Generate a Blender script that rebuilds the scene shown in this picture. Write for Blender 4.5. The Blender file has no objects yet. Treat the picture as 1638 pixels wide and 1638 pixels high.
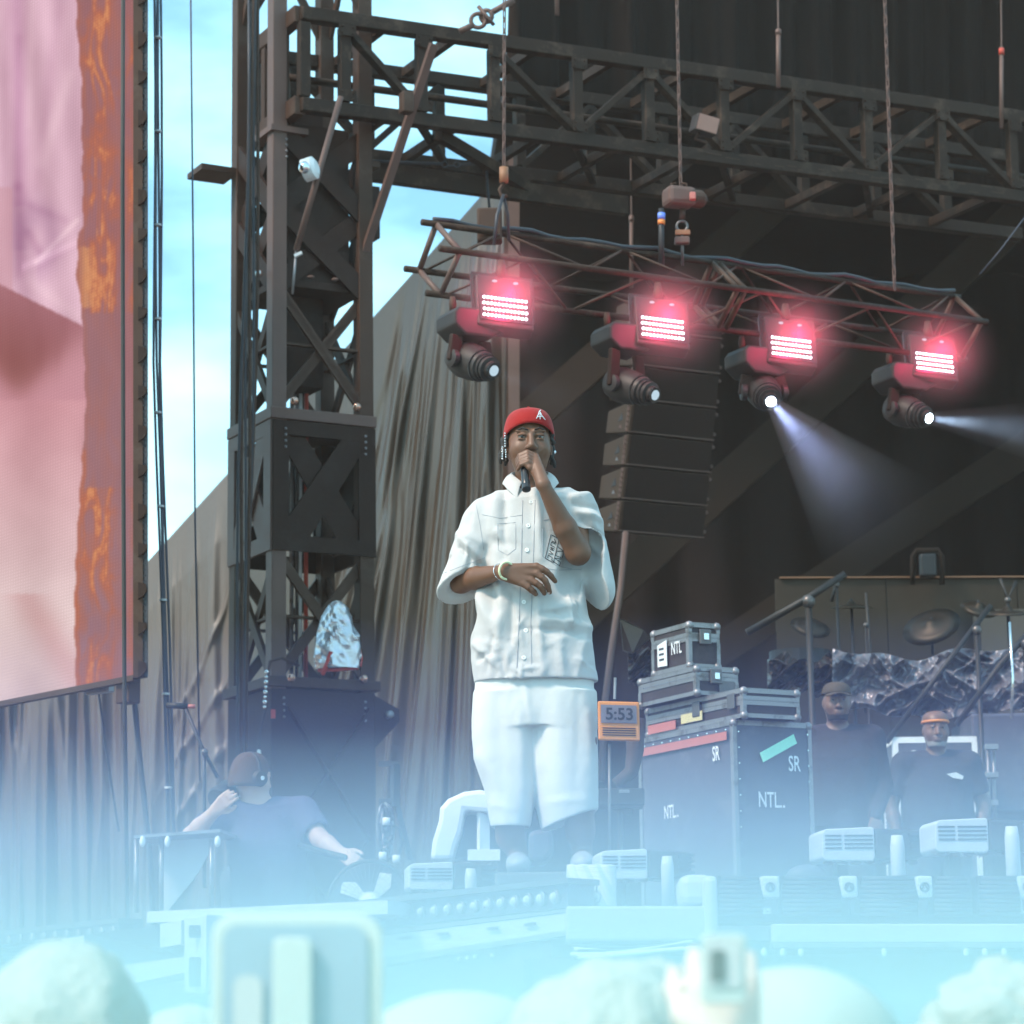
import bpy, math, random
import numpy as np
from mathutils import Vector, Matrix, Euler
from mathutils.bvhtree import BVHTree
random.seed(7); np.random.seed(7)
R = math.radians
scene = bpy.context.scene
COL = scene.collection

# ---------------------------------------------------------------- camera
F_PX = 4500.0
CAM_Z = 1.6
PITCH = math.atan((1700-819)/F_PX)
ROLL = -0.014
camd = bpy.data.cameras.new('camera'); cam = bpy.data.objects.new('camera', camd); COL.objects.link(cam)
camd.sensor_width = 36; camd.lens = F_PX/1638*36
camd.clip_start = 0.1; camd.clip_end = 2000
CAM_R = Matrix.Rotation(math.pi/2+PITCH, 3, 'X') @ Matrix.Rotation(ROLL, 3, 'Z')
cam.matrix_world = Matrix.Translation((0, 0, CAM_Z)) @ CAM_R.to_4x4()
camd.dof.use_dof = True; camd.dof.focus_distance = 11.3; camd.dof.aperture_fstop = 6.0
scene.camera = cam
def P(px, py, Y):
    d = CAM_R @ Vector(((px-819)/F_PX, (819-py)/F_PX, -1))
    return Vector((0, 0, CAM_Z)) + d*(Y/d.y)

# ---------------------------------------------------------------- world, sun, exposure
EXPO = 0.88
SUN_EL, SUN_AZ = 46, 232      # azimuth of the sun: degrees clockwise from +Y; behind the camera, to its left
w = bpy.data.worlds.new('World'); scene.world = w; w.use_nodes = True
nt = w.node_tree; nt.nodes.clear()
def nd(t, typ, **kw):
    n = t.nodes.new(typ)
    for k, v in kw.items(): setattr(n, k, v)
    return n
out = nd(nt, 'ShaderNodeOutputWorld'); bg = nd(nt, 'ShaderNodeBackground'); bg.inputs[1].default_value = 0.105
sky = nd(nt, 'ShaderNodeTexSky', sky_type='NISHITA', sun_disc=False)
sky.sun_elevation = R(SUN_EL); sky.sun_rotation = R(SUN_AZ); sky.air_density = 1.1; sky.dust_density = 1.2
tc = nd(nt, 'ShaderNodeTexCoord'); mp = nd(nt, 'ShaderNodeMapping'); mp.inputs['Scale'].default_value = (1, 1, 2.4)
nz = nd(nt, 'ShaderNodeTexNoise'); nz.inputs['Scale'].default_value = 5.5; nz.inputs['Detail'].default_value = 9; nz.inputs['Roughness'].default_value = .52
cr = nd(nt, 'ShaderNodeValToRGB'); cr.color_ramp.elements[0].position = .40; cr.color_ramp.elements[1].position = .66
mx = nd(nt, 'ShaderNodeMixRGB'); mx.inputs[2].default_value = (5.6, 10.5, 12.0, 1)
nt.links.new(tc.outputs['Generated'], mp.inputs[0]); nt.links.new(mp.outputs[0], nz.inputs[0])
nt.links.new(nz.outputs[0], cr.inputs[0]); nt.links.new(cr.outputs[0], mx.inputs[0])
tn = nd(nt, 'ShaderNodeMixRGB', blend_type='MULTIPLY'); tn.inputs[0].default_value = 1; tn.inputs[2].default_value = (1.0, 1.5, 1.5, 1)
nt.links.new(sky.outputs[0], tn.inputs[1]); nt.links.new(tn.outputs[0], mx.inputs[1]); nt.links.new(mx.outputs[0], bg.inputs[0]); nt.links.new(bg.outputs[0], out.inputs[0])
sl = bpy.data.lights.new('sun', 'SUN'); sl.energy = 2.4; sl.angle = R(12); sl.color = (1, .80, .66)
so = bpy.data.objects.new('sun', sl); COL.objects.link(so)
az = R(SUN_AZ); sd = Vector((math.sin(az)*math.cos(R(SUN_EL)), math.cos(az)*math.cos(R(SUN_EL)), math.sin(R(SUN_EL))))
so.rotation_euler = sd.to_track_quat('Z', 'Y').to_euler(); so.location = sd*60
scene.view_settings.view_transform = 'Standard'; scene.view_settings.look = 'None'
scene.view_settings.exposure = EXPO; scene.view_settings.gamma = 1
scene.render.engine = 'CYCLES'
cy = scene.cycles
cy.use_denoising = True
try: cy.denoiser = 'OPENIMAGEDENOISE'
except Exception: pass
cy.max_bounces = 7; cy.diffuse_bounces = 3; cy.glossy_bounces = 3; cy.transmission_bounces = 4; cy.volume_bounces = 1
cy.use_adaptive_sampling = True; cy.adaptive_threshold = .02
cy.sample_clamp_indirect = 5

# ---------------------------------------------------------------- helpers
def lin(*c):
    o = []
    for v in c:
        v /= 255.0
        o.append(v/12.92 if v <= .04045 else ((v+.055)/1.055)**2.4)
    return tuple(o)
def mat(name, col, rough=.6, metal=0.0, var=.18, scale=6.0, bump=0.0, bscale=60.0, bdist=.01, emit=None, estr=1.0, spec=.5, dirt=None, dscale=3.0, sheen=0, coat=0):
    m = bpy.data.materials.new(name); m.use_nodes = True
    t = m.node_tree; b = t.nodes['Principled BSDF']
    tc = nd(t, 'ShaderNodeTexCoord')
    n1 = nd(t, 'ShaderNodeTexNoise'); n1.inputs['Scale'].default_value = scale; n1.inputs['Detail'].default_value = 6
    t.links.new(tc.outputs['Object'], n1.inputs[0])
    c1 = nd(t, 'ShaderNodeMixRGB')
    c1.inputs[1].default_value = (*[max(0, v*(1-var)) for v in col], 1)
    c1.inputs[2].default_value = (*[min(1, v*(1+var)) for v in col], 1)
    t.links.new(n1.outputs[0], c1.inputs[0])
    last = c1.outputs[0]
    if dirt:
        n2 = nd(t, 'ShaderNodeTexNoise'); n2.inputs['Scale'].default_value = dscale; n2.inputs['Detail'].default_value = 9; n2.inputs['Roughness'].default_value = .7
        t.links.new(tc.outputs['Object'], n2.inputs[0])
        rp = nd(t, 'ShaderNodeValToRGB'); rp.color_ramp.elements[0].position = .52; rp.color_ramp.elements[1].position = .66
        t.links.new(n2.outputs[0], rp.inputs[0])
        c2 = nd(t, 'ShaderNodeMixRGB'); c2.inputs[2].default_value = (*dirt, 1)
        t.links.new(rp.outputs[0], c2.inputs[0]); t.links.new(last, c2.inputs[1]); last = c2.outputs[0]
    t.links.new(last, b.inputs['Base Color'])
    b.inputs['Metallic'].default_value = metal
    mr = nd(t, 'ShaderNodeMapRange'); mr.inputs['To Min'].default_value = max(.02, rough-.12); mr.inputs['To Max'].default_value = min(1, rough+.12)
    t.links.new(n1.outputs[0], mr.inputs[0]); t.links.new(mr.outputs[0], b.inputs['Roughness'])
    b.inputs['Specular IOR Level'].default_value = spec
    if sheen: b.inputs['Sheen Weight'].default_value = sheen
    if coat: b.inputs['Coat Weight'].default_value = coat
    if bump:
        n3 = nd(t, 'ShaderNodeTexNoise'); n3.inputs['Scale'].default_value = bscale; n3.inputs['Detail'].default_value = 4
        t.links.new(tc.outputs['Object'], n3.inputs[0])
        bp = nd(t, 'ShaderNodeBump'); bp.inputs['Strength'].default_value = bump; bp.inputs['Distance'].default_value = bdist
        t.links.new(n3.outputs[0], bp.inputs['Height']); t.links.new(bp.outputs[0], b.inputs['Normal'])
    if emit:
        b.inputs['Emission Color'].default_value = (*emit, 1); b.inputs['Emission Strength'].default_value = estr
    return m
M = {}
def defm(k, *a, **kw): M[k] = mat(k, *a, **kw); return M[k]

class MB:
    def __init__(s): s.v = []; s.f = []
    def add(s, vs, fs):
        o = len(s.v); s.v += [tuple(v) for v in vs]; s.f += [tuple(i+o for i in f) for f in fs]; return s
    def para(s, o, a, b, c):
        o, a, b, c = Vector(o), Vector(a), Vector(b), Vector(c)
        if a.cross(b).dot(c) < 0: a, b = b, a
        vs = [o, o+a, o+a+b, o+b, o+c, o+a+c, o+a+b+c, o+b+c]
        return s.add(vs, [(3, 2, 1, 0), (4, 5, 6, 7), (0, 1, 5, 4), (1, 2, 6, 5), (2, 3, 7, 6), (3, 0, 4, 7)])
    def box(s, c, sz, rot=None):
        c = Vector(c); m = rot if rot is not None else Matrix.Identity(3)
        a, b, d = m @ Vector((sz[0], 0, 0)), m @ Vector((0, sz[1], 0)), m @ Vector((0, 0, sz[2]))
        return s.para(c-(a+b+d)/2, a, b, d)
    def beam(s, p, q, w, h=None, up=(0, 0, 1)):
        h = h or w; p, q, up = Vector(p), Vector(q), Vector(up); d = (q-p)
        sx = d.cross(up)
        if sx.length < 1e-5: sx = d.cross(Vector((1, 0, 0)))
        sx.normalize(); uy = sx.cross(d).normalized()
        return s.para(p-sx*w/2-uy*h/2, sx*w, uy*h, d)
    def tube(s, pts, r, n=8, caps=True, r1=None):
        pts = [Vector(p) for p in pts]; m = len(pts)
        rs = [r if r1 is None else r+(r1-r)*i/max(1, m-1) for i in range(m)] if not isinstance(r, (list, tuple)) else list(r)
        o = len(s.v); prev = None
        for i, p in enumerate(pts):
            t = (pts[min(i+1, m-1)]-pts[max(i-1, 0)]).normalized()
            if prev is None:
                a = t.orthogonal().normalized()
            else:
                a = prev-t*prev.dot(t)
                a = a.normalized() if a.length > 1e-6 else t.orthogonal().normalized()
            prev = a; b = t.cross(a)
            for k in range(n):
                an = 2*math.pi*k/n; s.v.append(tuple(p+(a*math.cos(an)+b*math.sin(an))*rs[i]))
        for i in range(m-1):
            for k in range(n):
                k2 = (k+1) % n; s.f.append((o+i*n+k, o+i*n+k2, o+(i+1)*n+k2, o+(i+1)*n+k))
        if caps:
            s.f.append(tuple(o+k for k in reversed(range(n)))); s.f.append(tuple(o+(m-1)*n+k for k in range(n)))
        return s
    def lathe(s, c, axis, prof, n=20):
        c, ax = Vector(c), Vector(axis).normalized(); a = ax.orthogonal().normalized(); b = ax.cross(a); o = len(s.v); m = len(prof)
        for (r, h) in prof:
            for k in range(n):
                an = 2*math.pi*k/n; s.v.append(tuple(c+ax*h+(a*math.cos(an)+b*math.sin(an))*max(r, 1e-4)))
        for i in range(m-1):
            for k in range(n):
                k2 = (k+1) % n; s.f.append((o+i*n+k, o+i*n+k2, o+(i+1)*n+k2, o+(i+1)*n+k))
        s.f.append(tuple(o+k for k in reversed(range(n)))); s.f.append(tuple(o+(m-1)*n+k for k in range(n)))
        return s
    def ball(s, c, r, n=12, sc=(1, 1, 1)):
        c = Vector(c); o = len(s.v); m = n//2+1
        for i in range(m):
            th = math.pi*(i+.0)/(m-1); rr = max(math.sin(th), .001)
            for k in range(n):
                an = 2*math.pi*k/n; s.v.append((c.x+r*sc[0]*rr*math.cos(an), c.y+r*sc[1]*rr*math.sin(an), c.z-r*sc[2]*math.cos(th)))
        for i in range(m-1):
            for k in range(n):
                k2 = (k+1) % n; s.f.append((o+i*n+k, o+i*n+k2, o+(i+1)*n+k2, o+(i+1)*n+k))
        return s
    def prism(s, pts, d):
        pts = [Vector(p) for p in pts]; d = Vector(d); n = len(pts); o = len(s.v)
        nrm = Vector((0, 0, 0))
        for i in range(n): nrm += pts[i].cross(pts[(i+1) % n])
        if nrm.dot(d) < 0: pts = pts[::-1]
        s.v += [tuple(p) for p in pts]+[tuple(p+d) for p in pts]
        s.f.append(tuple(o+i for i in reversed(range(n)))); s.f.append(tuple(o+n+i for i in range(n)))
        for i in range(n):
            j = (i+1) % n; s.f.append((o+i, o+j, o+n+j, o+n+i))
        return s
    def grid(s, fn, nu, nv):
        o = len(s.v)
        for i in range(nu+1):
            for j in range(nv+1): s.v.append(tuple(fn(i/nu, j/nv)))
        for i in range(nu):
            for j in range(nv):
                a = o+i*(nv+1)+j; s.f.append((a, a+nv+1, a+nv+2, a+1))
        return s

def tag(o, label, cat, group=None, kind=None):
    if label: o['label'] = label
    if cat: o['category'] = cat
    if group: o['group'] = group
    if kind: o['kind'] = kind
    return o
def woff(p):
    v = Vector((0, 0, 0))
    while p is not None: v += Vector(p.location); p = p.parent
    return v
def thing(name, label, cat, loc, group=None):
    o = bpy.data.objects.new(name, None); COL.objects.link(o); o.location = loc; o.empty_display_size = .1
    return tag(o, label, cat, group)
def link_mesh(name, vs, fs, m, parent=None, smooth=False, bevel=0, solid=0, sub=0, auto=None):
    vs = np.asarray(vs, dtype=np.float64)
    if parent is not None: off = np.array(woff(parent)); loc = (0, 0, 0)
    else:
        lo, hi = vs.min(0), vs.max(0); off = np.array(((lo[0]+hi[0])/2, (lo[1]+hi[1])/2, lo[2])); loc = tuple(off)
    me = bpy.data.meshes.new(name); me.from_pydata((vs-off).tolist(), [], [tuple(f) for f in fs]); me.validate(); me.update()
    if m: me.materials.append(m)
    o = bpy.data.objects.new(name, me); COL.objects.link(o); o.location = loc
    if parent is not None: o.parent = parent
    if smooth: me.polygons.foreach_set('use_smooth', [True]*len(me.polygons))
    if solid:
        md = o.modifiers.new('solid', 'SOLIDIFY'); md.thickness = solid; md.offset = 0
    if bevel:
        md = o.modifiers.new('bevel', 'BEVEL'); md.width = bevel; md.segments = 2; md.limit_method = 'ANGLE'; md.angle_limit = R(40)
    if sub:
        md = o.modifiers.new('sub', 'SUBSURF'); md.levels = sub; md.render_levels = sub
    if auto:
        md = None
        me.polygons.foreach_set('use_smooth', [True]*len(me.polygons))
        try: me.set_sharp_from_angle(angle=R(auto))
        except Exception: pass
    return o
def build(mb, name, m, parent=None, **kw): return link_mesh(name, mb.v, mb.f, m, parent, **kw)

def text_mb(txt, origin, ux, uy, h, depth=.002, squeeze=.8, bold=0.0, align='LEFT'):
    cu = bpy.data.curves.new('t', 'FONT'); cu.body = txt; cu.size = 1; cu.extrude = 0; cu.offset = bold; cu.resolution_u = 3; cu.align_x = align
    ob = bpy.data.objects.new('t', cu); COL.objects.link(ob)
    dg = bpy.context.evaluated_depsgraph_get(); me = bpy.data.meshes.new_from_object(ob.evaluated_get(dg))
    vs = [Vector(v.co) for v in me.vertices]; fs = [tuple(p.vertices) for p in me.polygons]
    bpy.data.objects.remove(ob); bpy.data.curves.remove(cu); bpy.data.meshes.remove(me)
    ux, uy = Vector(ux).normalized(), Vector(uy).normalized(); n = ux.cross(uy); k = h/.72
    o = Vector(origin); mb = MB()
    n0 = len(vs); pts = [o+ux*v.x*k*squeeze+uy*v.y*k for v in vs]
    mb.v = [tuple(p+n*depth) for p in pts]; mb.f = list(fs)
    return mb

def copy_tree(o, parent=None):
    c = o.copy(); COL.objects.link(c); c.parent = parent
    for ch in [x for x in bpy.data.objects if x.parent == o]: copy_tree(ch, c)
    return c

_NT = np.random.RandomState(11).rand(64, 64)
def n2(x, y):
    xi, yi = math.floor(x), math.floor(y); fx_, fy_ = x-xi, y-yi; fx_ = fx_*fx_*(3-2*fx_); fy_ = fy_*fy_*(3-2*fy_)
    a, b, c, d = _NT[xi % 64, yi % 64], _NT[(xi+1) % 64, yi % 64], _NT[xi % 64, (yi+1) % 64], _NT[(xi+1) % 64, (yi+1) % 64]
    return (a*(1-fx_)+b*fx_)*(1-fy_)+(c*(1-fx_)+d*fx_)*fy_
def rn2(x, y): return 1-abs(2*n2(x, y)-1)
# ---------------------------------------------------------------- implicit bodies
class SDF:
    def __init__(s, lo, hi, h, zs=None):
        s.xs = np.arange(lo[0], hi[0], h, dtype=np.float32); s.ys = np.arange(lo[1], hi[1], h, dtype=np.float32)
        s.zs = np.arange(lo[2], hi[2], h, dtype=np.float32) if zs is None else np.asarray(zs, dtype=np.float32)
        s.F = np.full((len(s.xs), len(s.ys), len(s.zs)), 1.0, dtype=np.float32); s.h = h
    def op(s, fn, lo, hi, k=.01, sub=False):
        sl = []
        for a, l, u in zip((s.xs, s.ys, s.zs), lo, hi):
            i, j = np.searchsorted(a, l), np.searchsorted(a, u)
            if j <= i: return
            sl.append(slice(i, j))
        X = s.xs[sl[0]][:, None, None]; Y = s.ys[sl[1]][None, :, None]; Z = s.zs[sl[2]][None, None, :]
        d = fn(X, Y, Z); A = s.F[tuple(sl)]; k = max(k, 1e-4)
        if sub:
            d = -d; h = np.clip(.5-.5*(A-d)/k, 0, 1); s.F[tuple(sl)] = A+(d-A)*h+k*h*(1-h)
        else:
            h = np.clip(.5+.5*(A-d)/k, 0, 1); s.F[tuple(sl)] = A+(d-A)*h-k*h*(1-h)
    def cap(s, a, b, ra, rb=None, k=.012, fy=1.0, sub=False, clip=None):
        rb = ra if rb is None else rb; a = np.array(a, float); b = np.array(b, float); pad = max(ra, rb)+k+3*s.h
        lo = np.minimum(a, b)-pad; hi = np.maximum(a, b)+pad; ba = b-a; L = float((ba*ba*[1, 1/fy**2, 1]).sum())+1e-12
        def fn(X, Y, Z):
            px, py, pz = X-a[0], (Y-a[1])/fy, Z-a[2]
            t = np.clip((px*ba[0]+py*ba[1]/fy+pz*ba[2])/L, 0, 1)
            d = np.sqrt((px-ba[0]*t)**2+(py-ba[1]/fy*t)**2+(pz-ba[2]*t)**2)-(ra+(rb-ra)*t)
            if clip is not None: d = np.maximum(d, clip(X, Y, Z))
            return d.astype(np.float32)
        s.op(fn, lo, hi, k, sub)
    def chain(s, pts, rs, k=.012, **kw):
        for i in range(len(pts)-1): s.cap(pts[i], pts[i+1], rs[i], rs[i+1], k, **kw)
    def ell(s, c, r, k=.012, yaw=0, sub=False, clip=None):
        c = np.array(c, float); m = max(r)+k+3*s.h; cs, sn = math.cos(yaw), math.sin(yaw)
        def fn(X, Y, Z):
            x0, y0, z = X-c[0], Y-c[1], Z-c[2]; x = x0*cs+y0*sn; y = -x0*sn+y0*cs
            k0 = np.sqrt((x/r[0])**2+(y/r[1])**2+(z/r[2])**2); k1 = np.sqrt((x/r[0]**2)**2+(y/r[1]**2)**2+(z/r[2]**2)**2)+1e-6
            d = k0*(k0-1)/k1
            if clip is not None: d = np.maximum(d, clip(X, Y, Z))
            return d.astype(np.float32)
        s.op(fn, c-m, c+m, k, sub)
    def col(s, prof, k=.02, n=2.3, sub=False, clip=None, ends=True):
        pr = np.array(sorted(prof), float)   # z, cx, cy, a, b
        z0, z1 = pr[0, 0], pr[-1, 0]; m = k+4*s.h
        lo = ((pr[:, 1]-pr[:, 3]).min()-m, (pr[:, 2]-pr[:, 4]).min()-m, z0-m); hi = ((pr[:, 1]+pr[:, 3]).max()+m, (pr[:, 2]+pr[:, 4]).max()+m, z1+m)
        def fn(X, Y, Z):
            zz = Z.ravel(); cx, cy, a, b = [np.interp(zz, pr[:, 0], pr[:, i])[None, None, :] for i in (1, 2, 3, 4)]
            q = (np.abs((X-cx)/a)**n+np.abs((Y-cy)/b)**n)**(1/n); d = (q-1)*np.minimum(a, b)
            if ends: d = np.maximum(d, np.maximum(z0-Z, Z-z1))
            if clip is not None: d = np.maximum(d, clip(X, Y, Z))
            return d.astype(np.float32)
        s.op(fn, lo, hi, k, sub)
    def mesh(s):
        F = s.F; nx, ny, nz = F.shape; G = (F < 0)
        c = [G[i:nx-1+i, j:ny-1+j, k:nz-1+k] for i in (0, 1) for j in (0, 1) for k in (0, 1)]
        sm = sum(x.astype(np.int8) for x in c); act = (sm > 0) & (sm < 8)
        I, J, K = np.nonzero(act); n = len(I); idx = np.full(act.shape, -1, np.int32); idx[I, J, K] = np.arange(n)
        acc = np.zeros((n, 3)); cnt = np.zeros(n)
        co = (s.xs, s.ys, s.zs)
        for ax in range(3):
            o = [a for a in range(3) if a != ax]
            for u in (0, 1):
                for v in (0, 1):
                    p = [I.copy(), J.copy(), K.copy()]; p[o[0]] = p[o[0]]+u; p[o[1]] = p[o[1]]+v
                    q = [x.copy() for x in p]; q[ax] = q[ax]+1
                    f0 = F[p[0], p[1], p[2]]; f1 = F[q[0], q[1], q[2]]; m = (f0 < 0) != (f1 < 0)
                    t = np.where(m, f0/(f0-f1+1e-12), 0)
                    pos = np.stack([co[a][p[a]].astype(float) for a in range(3)], 1)
                    pos[:, ax] += t*(co[ax][q[ax]]-co[ax][p[ax]])
                    acc[m] += pos[m]; cnt[m] += 1
        V = acc/cnt[:, None]; Q = []
        for ax in range(3):
            o1, o2 = (ax+1) % 3, (ax+2) % 3
            sa = [slice(None)]*3; sb = [slice(None)]*3; sa[ax] = slice(0, -1); sb[ax] = slice(1, None)
            A = G[tuple(sa)]; B = G[tuple(sb)]; ch = A != B; pts = np.nonzero(ch); pts = [p for p in pts]
            ok = (pts[o1] > 0) & (pts[o2] > 0) & (pts[o1] < F.shape[o1]-1) & (pts[o2] < F.shape[o2]-1)
            pts = [p[ok] for p in pts]; flip = A[tuple(pts)]
            def cell(d1, d2):
                q = [p.copy() for p in pts]; q[o1] = q[o1]-d1; q[o2] = q[o2]-d2; return idx[q[0], q[1], q[2]]
            a, b, c2, d = cell(1, 1), cell(0, 1), cell(0, 0), cell(1, 0)
            quad = np.stack([a, b, c2, d], 1); quad[~flip] = quad[~flip][:, ::-1]; Q.append(quad)
        Q = np.concatenate(Q); Q = Q[(Q >= 0).all(1)]
        return V, Q
def smooth_mesh(V, Q, it=2, lam=.5):
    for _ in range(it):
        acc = np.zeros_like(V); cnt = np.zeros(len(V))
        for i in range(4):
            a, b = Q[:, i], Q[:, (i+1) % 4]
            np.add.at(acc, a, V[b]); np.add.at(cnt, a, 1); np.add.at(acc, b, V[a]); np.add.at(cnt, b, 1)
        V = V+lam*(acc/np.maximum(cnt, 1)[:, None]-V)
    return V
def normals(V, Q):
    n = np.cross(V[Q[:, 2]]-V[Q[:, 0]], V[Q[:, 3]]-V[Q[:, 1]]); N = np.zeros_like(V)
    for i in range(4): np.add.at(N, Q[:, i], n)
    return N/(np.linalg.norm(N, axis=1)[:, None]+1e-12)
def sdf_obj(S, name, m, parent, off, it=2, disp=None):
    V, Q = S.mesh(); V = smooth_mesh(V, Q, it)
    if disp is not None: V = V+normals(V, Q)*disp(V, normals(V, Q))[:, None]
    return link_mesh(name, V+np.array(off), Q.tolist(), m, parent, smooth=True), V, Q
def folds(segs, V, N, side=-1):
    d = np.zeros(len(V)); msk = np.clip(N[:, 1]*side*1.5+.3, 0, 1)
    for (x0, z0, x1, z1, wd, amp) in segs:
        bx, bz = x1-x0, z1-z0; L = bx*bx+bz*bz+1e-9; t = np.clip(((V[:, 0]-x0)*bx+(V[:, 2]-z0)*bz)/L, 0, 1)
        dd = (V[:, 0]-x0-bx*t)**2+(V[:, 2]-z0-bz*t)**2
        d += amp*np.exp(-dd/wd**2)*np.clip(1.15-np.abs(t-.35)*1.1, 0, 1)
    return d*msk
def vnoise(V, f, seed=0):
    r = np.random.RandomState(seed); o = np.zeros(len(V))
    for i in range(6):
        k = r.normal(size=3)*f; o += np.sin(V@k+r.uniform(0, 6.28)+1.3*np.sin(V@(r.normal(size=3)*f*.6)))
    return o/6
VEIL_C = (.54, .80, .95)
VEIL_F = (.62, .98, .92)
FOG = [(4.4, 9.6, 2.12, .11, 'pale light veil lying low, added between crowd and stage'), (4.8, 9.55, 2.36, .085, 'thinner violet upper layer of the added light veil'), (1.6, 9.5, 1.79, .20, 'dense low light veil added over the front row')]  # added volumes standing in for the pale light veil low in frame
HAZE_D = .0008
TH = R(28)
UB = Vector((math.cos(TH), math.sin(TH), 0)); VA = Vector((-math.sin(TH), math.cos(TH), 0)); UZ = Vector((0, 0, 1))
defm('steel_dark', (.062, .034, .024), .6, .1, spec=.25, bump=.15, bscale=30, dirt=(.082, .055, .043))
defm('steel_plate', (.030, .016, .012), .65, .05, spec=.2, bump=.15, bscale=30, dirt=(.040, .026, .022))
defm('steel_lit', (.13, .080, .068), .55, .15, spec=.3, bump=.1)  # paler steel; also paints light onto the tower's left sleeve face
defm('alu', (.27, .26, .27), .45, .7, dirt=(.15, .13, .12), dscale=9)
defm('alu_dark', (.13, .12, .12), .4, .6)
defm('chrome', (.75, .76, .78), .2, 1.0)
defm('copper_ball', (.55, .33, .26), .25, .9)
defm('black', (.016, .016, .018), .55)
defm('black_gloss', (.02, .02, .022), .3)
defm('rubber', (.03, .028, .028), .7)
defm('drape', (.018, .0115, .0095), .85, spec=.12, bump=.2)
defm('interior', (.0105, .0075, .0080), .9, spec=.1)
defm('brace', (.028, .019, .015), .8, spec=.15)
defm('rope', (.05, .055, .08), .6)
defm('cable', (.03, .03, .038), .5)
defm('red_strap', (.45, .05, .03), .6)
defm('orange', (.62, .22, .05), .55)
defm('white_plastic', (.72, .74, .75), .5)
defm('grey_plastic', (.48, .50, .52), .5)
defm('dark_plastic', (.034, .029, .028), .5, spec=.3)
defm('mesh_grille', (.040, .024, .022), .7, spec=.2, bump=.8, bscale=160, bdist=.01)
defm('floor_stage', (.10, .10, .11), .6, bump=.2, dirt=(.16, .16, .17))
defm('ground', (.30, .20, .13), .9, bump=.3, bscale=12)
defm('concrete', (.46, .48, .49), .75, bump=.4, bscale=50, bdist=.004)
defm('skirt', (.05, .05, .07), .8, bump=.2)
defm('pale_fabric', (.60, .62, .60), .8, bump=.2)
defm('foil', (.24, .23, .26), .42, .6, bump=.4, bscale=50, bdist=.006)
defm('foil_dark', (.06, .045, .035), .32, .7, bump=.4, bscale=40, bdist=.006)
defm('case_black', (.045, .033, .034), .55, spec=.25, dirt=(.07, .055, .055), dscale=7, bump=.2, bscale=90, bdist=.002)
defm('case_blue', (.075, .078, .11), .55, dirt=(.12, .12, .15), dscale=5, bump=.2, bscale=90, bdist=.002)
defm('tape_pink', (.42, .14, .12), .6)
defm('tape_green', (.35, .80, .60), .5)
defm('tape_yellow', (.55, .48, .26), .6)
defm('stencil', (.70, .72, .74), .6)
def tarp(name, col, rough):
    m = mat(name, col, rough, 0, var=.12, scale=1.5, bump=.15, bscale=9, bdist=.02, spec=.7)
    return m
M['tarp'] = tarp('tarp', (.050, .034, .023), .36)
M['tarp_grey'] = tarp('tarp_grey', (.100, .076, .064), .5)

def emat(name, col, strength):
    m = bpy.data.materials.new(name); m.use_nodes = True; t = m.node_tree; t.nodes.clear()
    e = nd(t, 'ShaderNodeEmission'); e.inputs[0].default_value = (*col, 1); e.inputs[1].default_value = strength
    o = nd(t, 'ShaderNodeOutputMaterial'); t.links.new(e.outputs[0], o.inputs[0]); return m
M['led_white'] = emat('led_white', (1, .84, .95), 5)
defm('steel_truss', (.030, .019, .014), .65, .1, spec=.2, var=.35, scale=3, bump=.3, bscale=30, dirt=(.075, .048, .036), dscale=5)
M['lens_lit'] = emat('lens_lit', (.75, .88, 1), 14)
M['lens_dim'] = emat('lens_dim', (.62, .82, .95), .45)
def volmat(name, col, dens, fall=None, aniso=0.0):
    m = bpy.data.materials.new(name); m.use_nodes = True; t = m.node_tree; t.nodes.clear()
    v = nd(t, 'ShaderNodeVolumePrincipled'); v.inputs['Color'].default_value = (*col, 1); v.inputs['Density'].default_value = dens
    v.inputs['Anisotropy'].default_value = aniso
    o = nd(t, 'ShaderNodeOutputMaterial'); t.links.new(v.outputs[0], o.inputs['Volume']); return m, t, v
# ---------------------------------------------------------------- ground, stage, roof
gb = MB().para((-150, -40, -.3), (300, 0, 0), (0, 400, 0), (0, 0, .3)); tag(build(gb, 'ground', M['ground']), 'trodden ground of the festival field', 'ground', kind='structure')
ZP = P(845, 1402, 11.25).z      # top of the low platform the performer stands on
ZS = P(1000, 1478, 10.3).z      # stage floor height
C0 = Vector((.12, 10.35, 0)); LEFT = C0+VA*9.2; 
fl = [C0+UZ*(ZS-.35), Vector((9, 10.35, ZS-.35)), Vector((14, 40, ZS-.35)), Vector((-12, 40, ZS-.35)), LEFT+UZ*(ZS-.35)]
tag(build(MB().prism(fl, (0, 0, .35)), 'stage_floor', M['floor_stage']), 'dark deck of the stage', 'stage floor', kind='structure')
tag(build(MB().para((P(792,1402,11.1).x, 10.98, ZS), (P(965,1402,11.1).x-P(792,1402,11.1).x, 0, 0), (0, .95, 0), (0, 0, ZP-ZS)), 'low_platform', M['floor_stage'], bevel=.01), 'low dark platform under the performer shoes', 'platform')
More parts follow.
